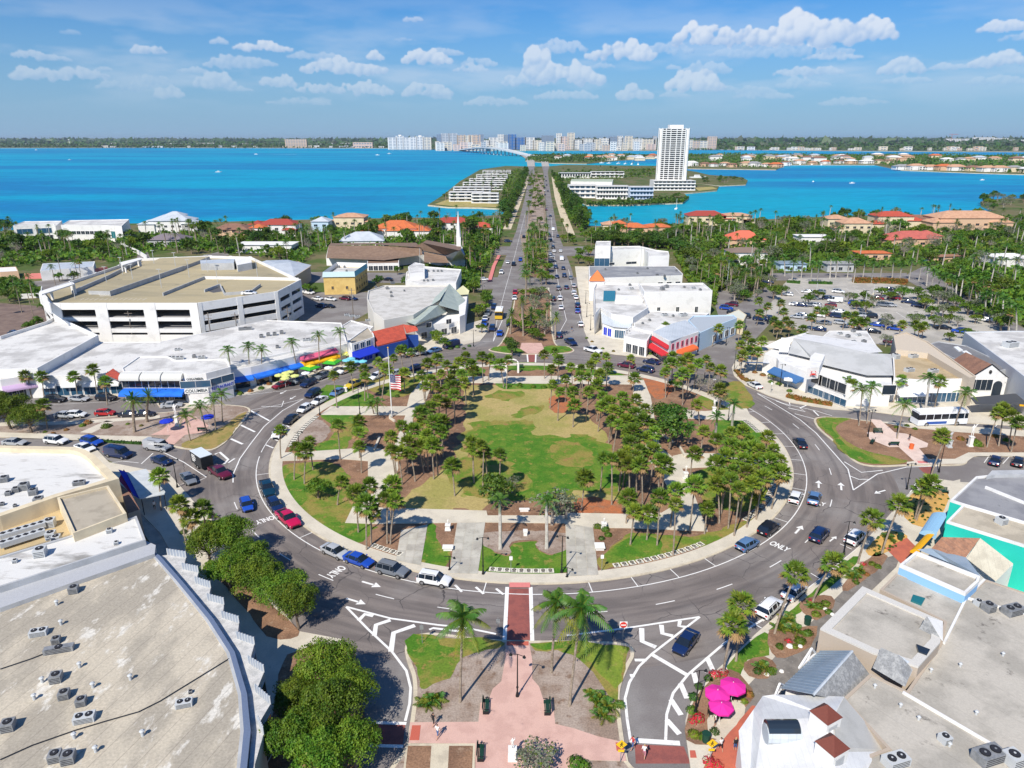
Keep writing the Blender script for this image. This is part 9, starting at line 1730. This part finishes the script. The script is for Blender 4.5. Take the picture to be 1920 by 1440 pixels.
# hedged stone planter base of the plaza lamp
# signs
def sgn(x, y, kind, label, z=ZS, h=2.3):
 B = G(x, y); o = empty('traffic_sign', (B.x,B.y,z)); tag(o, label, 'sign', 'traffic signs'); b = MB(); b.tube([(0,0,0),(0,0,h+.5)], .04, m_acg, 5); b.build('post').parent = o; b = MB()
 if kind == 'noentry':
  b.tube([(0,-.06,h),(0,-.03,h)], .42, mat('sign_red', (.6,.04,.03), .6), 20); b.build('plate').parent = o; b = MB(); b.box((0,-.075,h-.07), (.6,.02,.14), m_wpl); b.build('bar').parent = o; b = MB(); b.box((0,-.02,h-.47), (.94,.03,.94), m_wpl); b.build('back_plate').parent = o
 elif kind == 'ped':
  yl = mat('sign_yellow', (.80,.50,.02), .6, fine=0); b.faces([(0,-.05,h+.55),(.55,-.05,h),(0,-.05,h-.55),(-.55,-.05,h),(0,-.02,h+.55),(.55,-.02,h),(0,-.02,h-.55),(-.55,-.02,h)], [(0,3,2,1),(4,5,6,7),(0,1,5,4),(1,2,6,5),(2,3,7,6),(3,0,4,7)], yl); b.box((0,-.035,h-.95), (.6,.03,.3), yl); b.build('plate').parent = o
  b = MB(); b.ball((.02,-.07,h+.24), .06, m_blk, 1, 6, 4)
  for p0, p1 in (((0,h+.18),(0,h-.02)),((0,h-.02),(-.14,h-.24)),((0,h-.02),(.14,h-.24)),((0,h+.14),(-.15,h)),((0,h+.14),(.14,h+.02))): b.tube([(p0[0],-.07,p0[1]),(p1[0],-.07,p1[1])], .03, m_blk, 4)
  b.build('symbol').parent = o
 else: b.box((0,-.03,h-.3), (.45,.03,.6), m_acg if kind == 'back' else m_wpl); b.build('plate').parent = o
sgn(1167,1203,'noentry','red round no-entry sign at the tip of the right grass island'); sgn(1163,1432,'ped','yellow diamond pedestrian sign left of the red crosswalk'); sgn(1331,1430,'ped','yellow diamond pedestrian sign right of the red crosswalk'); sgn(792,1208,'back','small sign seen edge on at the left island tip'); sgn(934,1196,'back','small sign on the kerb left of the red crosswalk'); sgn(958,1075,'board','small white sign in the park grass south side'); sgn(1128,1072,'board','small white sign right of the slab walks'); sgn(1445,737,'board','white sign board on the pavement before the rusty hedge')
# memorial medallions: square pale slabs with a round relief and a plaque
RGm = MB(); RGm.box((0,0,0), (.98,.98,.05), mat('medallion_slab', (.70,.66,.56), .8)); MSl = RGm.mesh('slab'); RGm = MB(); RGm.tube([(0,.12,.05),(0,.12,.058)], .30, m_blk, 14); RGm.tube([(0,.12,.058),(0,.12,.066)], .17, mat('medallion_bronze', (.25,.22,.16), .6), 12); MRd = RGm.mesh('round_relief'); RGm = MB(); RGm.box((0,-.34,.05), (.52,.16,.02), m_blk); MPq = RGm.mesh('plaque')
def meds(a, b, n, row):
 for i in range(n):
  t = i/(n-1) if n > 1 else 0; p = G(a[0]+(b[0]-a[0])*t, a[1]+(b[1]-a[1])*t); v = Vector((p.x-CX, p.y-CY, 0)); L = v.length; o = empty('paving_medallion', (p.x,p.y,ZP+.01), atan2(v.y, v.x)+pi/2); later(o, 'white square medallion slab', 'medallion', row, p); link('slab', MSl, o); link('round_relief', MRd, o); link('plaque', MPq, o)
def medarc(r, a0, a1, n, row):
 for i in range(n):
  a = a0+(a1-a0)*i/(n-1); p = RG(r, a); o = empty('paving_medallion', (p.x,p.y,ZP+.01), radians(-a)+pi*0+pi*1.0); v = p-Vector((CX,CY,0)); o.rotation_euler = (0,0,atan2(v.y,v.x)+pi/2); later(o, 'white square medallion slab', 'medallion', row, p); link('slab', MSl, o); link('round_relief', MRd, o); link('plaque', MPq, o)
R0 = 47.75
medarc(R0, ang(921,1079), ang(1033,1079) if ang(1033,1079) < 0 else ang(1033,1079)-360, 9, 'medallion slabs before the two royal palms'); medarc(R0, ang(1160,1068), ang(1322,1028), 13, 'medallion slabs on the right of the slab walks'); medarc(R0, ang(687,1036), ang(733,1054), 5, 'medallion slabs on the left of the slab walks'); medarc(R0, ang(1448,958), ang(1478,878), 14, 'medallion slabs under the right palm grove'); medarc(R0, ang(1424,985), ang(1440,968), 5, 'medallion slabs by the small leaning palm'); medarc(R0, ang(1400,790), ang(1432,810), 8, 'medallion slabs at the upper right rim'); medarc(R0, ang(545,838), ang(592,783), 16, 'medallion slabs at the upper left rim')
# garden arch, balustrade of the park
B = G(960,700); o = empty('garden_arch', (B.x,B.y,.15)); tag(o, 'white stone garden arch on the park axis beyond the lawn', 'arch'); b = MB()
for s_ in (-1.6,1.6): b.box((s_,0,0), (.5,.5,2.6), m_stone)
b.build('column').parent = o; b = MB(); b.tube([(1.6*cos(pi*t/8),0,2.6+1.1*sin(pi*t/8)) for t in range(9)], .2, m_stone, 6); b.build('arch').parent = o
for px, lb in (([(733,778),(731,786),(740,792)],'low white kerb wall at the flagpole foot'),([(712,822),(702,846)],'low white garden wall between the left paths'),([(1274,840),(1284,858)],'low white garden wall at the right path fork'),([(1243,818),(1262,832)],'low white garden wall under the dark tree')): gwall(px, .5, .4, m_conc, lb)
# boulders / stone edging along the gravel beds and kerb trees
for i, (x, y) in enumerate(((1465,1262),(1500,1215),(1437,1268),(1547,1145),(1480,1215),(1560,1155))): B = G(x, y); b = MB(); b.ball((0,0,.1), rnd.uniform(.3,.5), m_stone, .6, 6, 4); o = b.build('boulder'); o.location = (B.x,B.y,ZK); later(o, 'pale garden boulder', 'stone', 'garden boulders', B)
# black dotted plants of the yellow gravel beds
for px, n in (([(1622,1035),(1655,1000),(1690,1000),(1700,1015),(1660,1040),(1640,1045)],34),([(1690,955),(1715,925),(1760,920),(1780,935),(1750,985),(1710,985)],46)):
 pts = P(px); x0, x1, y0, y1 = min(p.x for p in pts), max(p.x for p in pts), min(p.y for p in pts), max(p.y for p in pts); k = 0
 while k < n:
  x, y = rnd.uniform(x0,x1), rnd.uniform(y0,y1); c = False
  for i in range(len(pts)):
   a, b_2 = pts[i], pts[i-1]
   if (a.y > y) != (b_2.y > y) and x < (b_2.x-a.x)*(y-a.y)/(b_2.y-a.y)+a.x: c = not c
  if c: k += 1; o = link('shrub', SHR[3], None, (x,y,ZK+.03), rnd.uniform(0,6)); o.scale = (.22,.22,.3); later(o, 'tiny dark gravel plant', 'plant', 'tiny plants in yellow gravel', (x,y))
finish_labels()
HAZE = .00003
if HAZE:
 m = bpy.data.materials.new('haze_air'); m.use_nodes = True; nt = m.node_tree; nt.nodes.clear(); o_ = nt.nodes.new('ShaderNodeOutputMaterial'); v = nt.nodes.new('ShaderNodeVolumePrincipled')
 v.inputs['Color'].default_value = (.72,.86,1,1); v.inputs['Density'].default_value = HAZE; v.inputs['Anisotropy'].default_value = .2; nt.links.new(v.outputs[0], o_.inputs['Volume'])
 b = MB(); X0, X1, Y0, Y1, Z0, Z1 = -24500, 24500, -3200, 28500, WZ-1.0, 106
 b.faces([(X0,Y0,Z0),(X1,Y0,Z0),(X1,Y1,Z0),(X0,Y1,Z0),(X0,Y0,Z1),(X1,Y0,Z1),(X1,Y1,Z1),(X0,Y1,Z1)], [(3,2,1,0),(4,5,6,7),(0,1,5,4),(1,2,6,5),(2,3,7,6),(3,0,4,7)], m)
 o = b.build('haze'); o['kind'] = 'stuff'
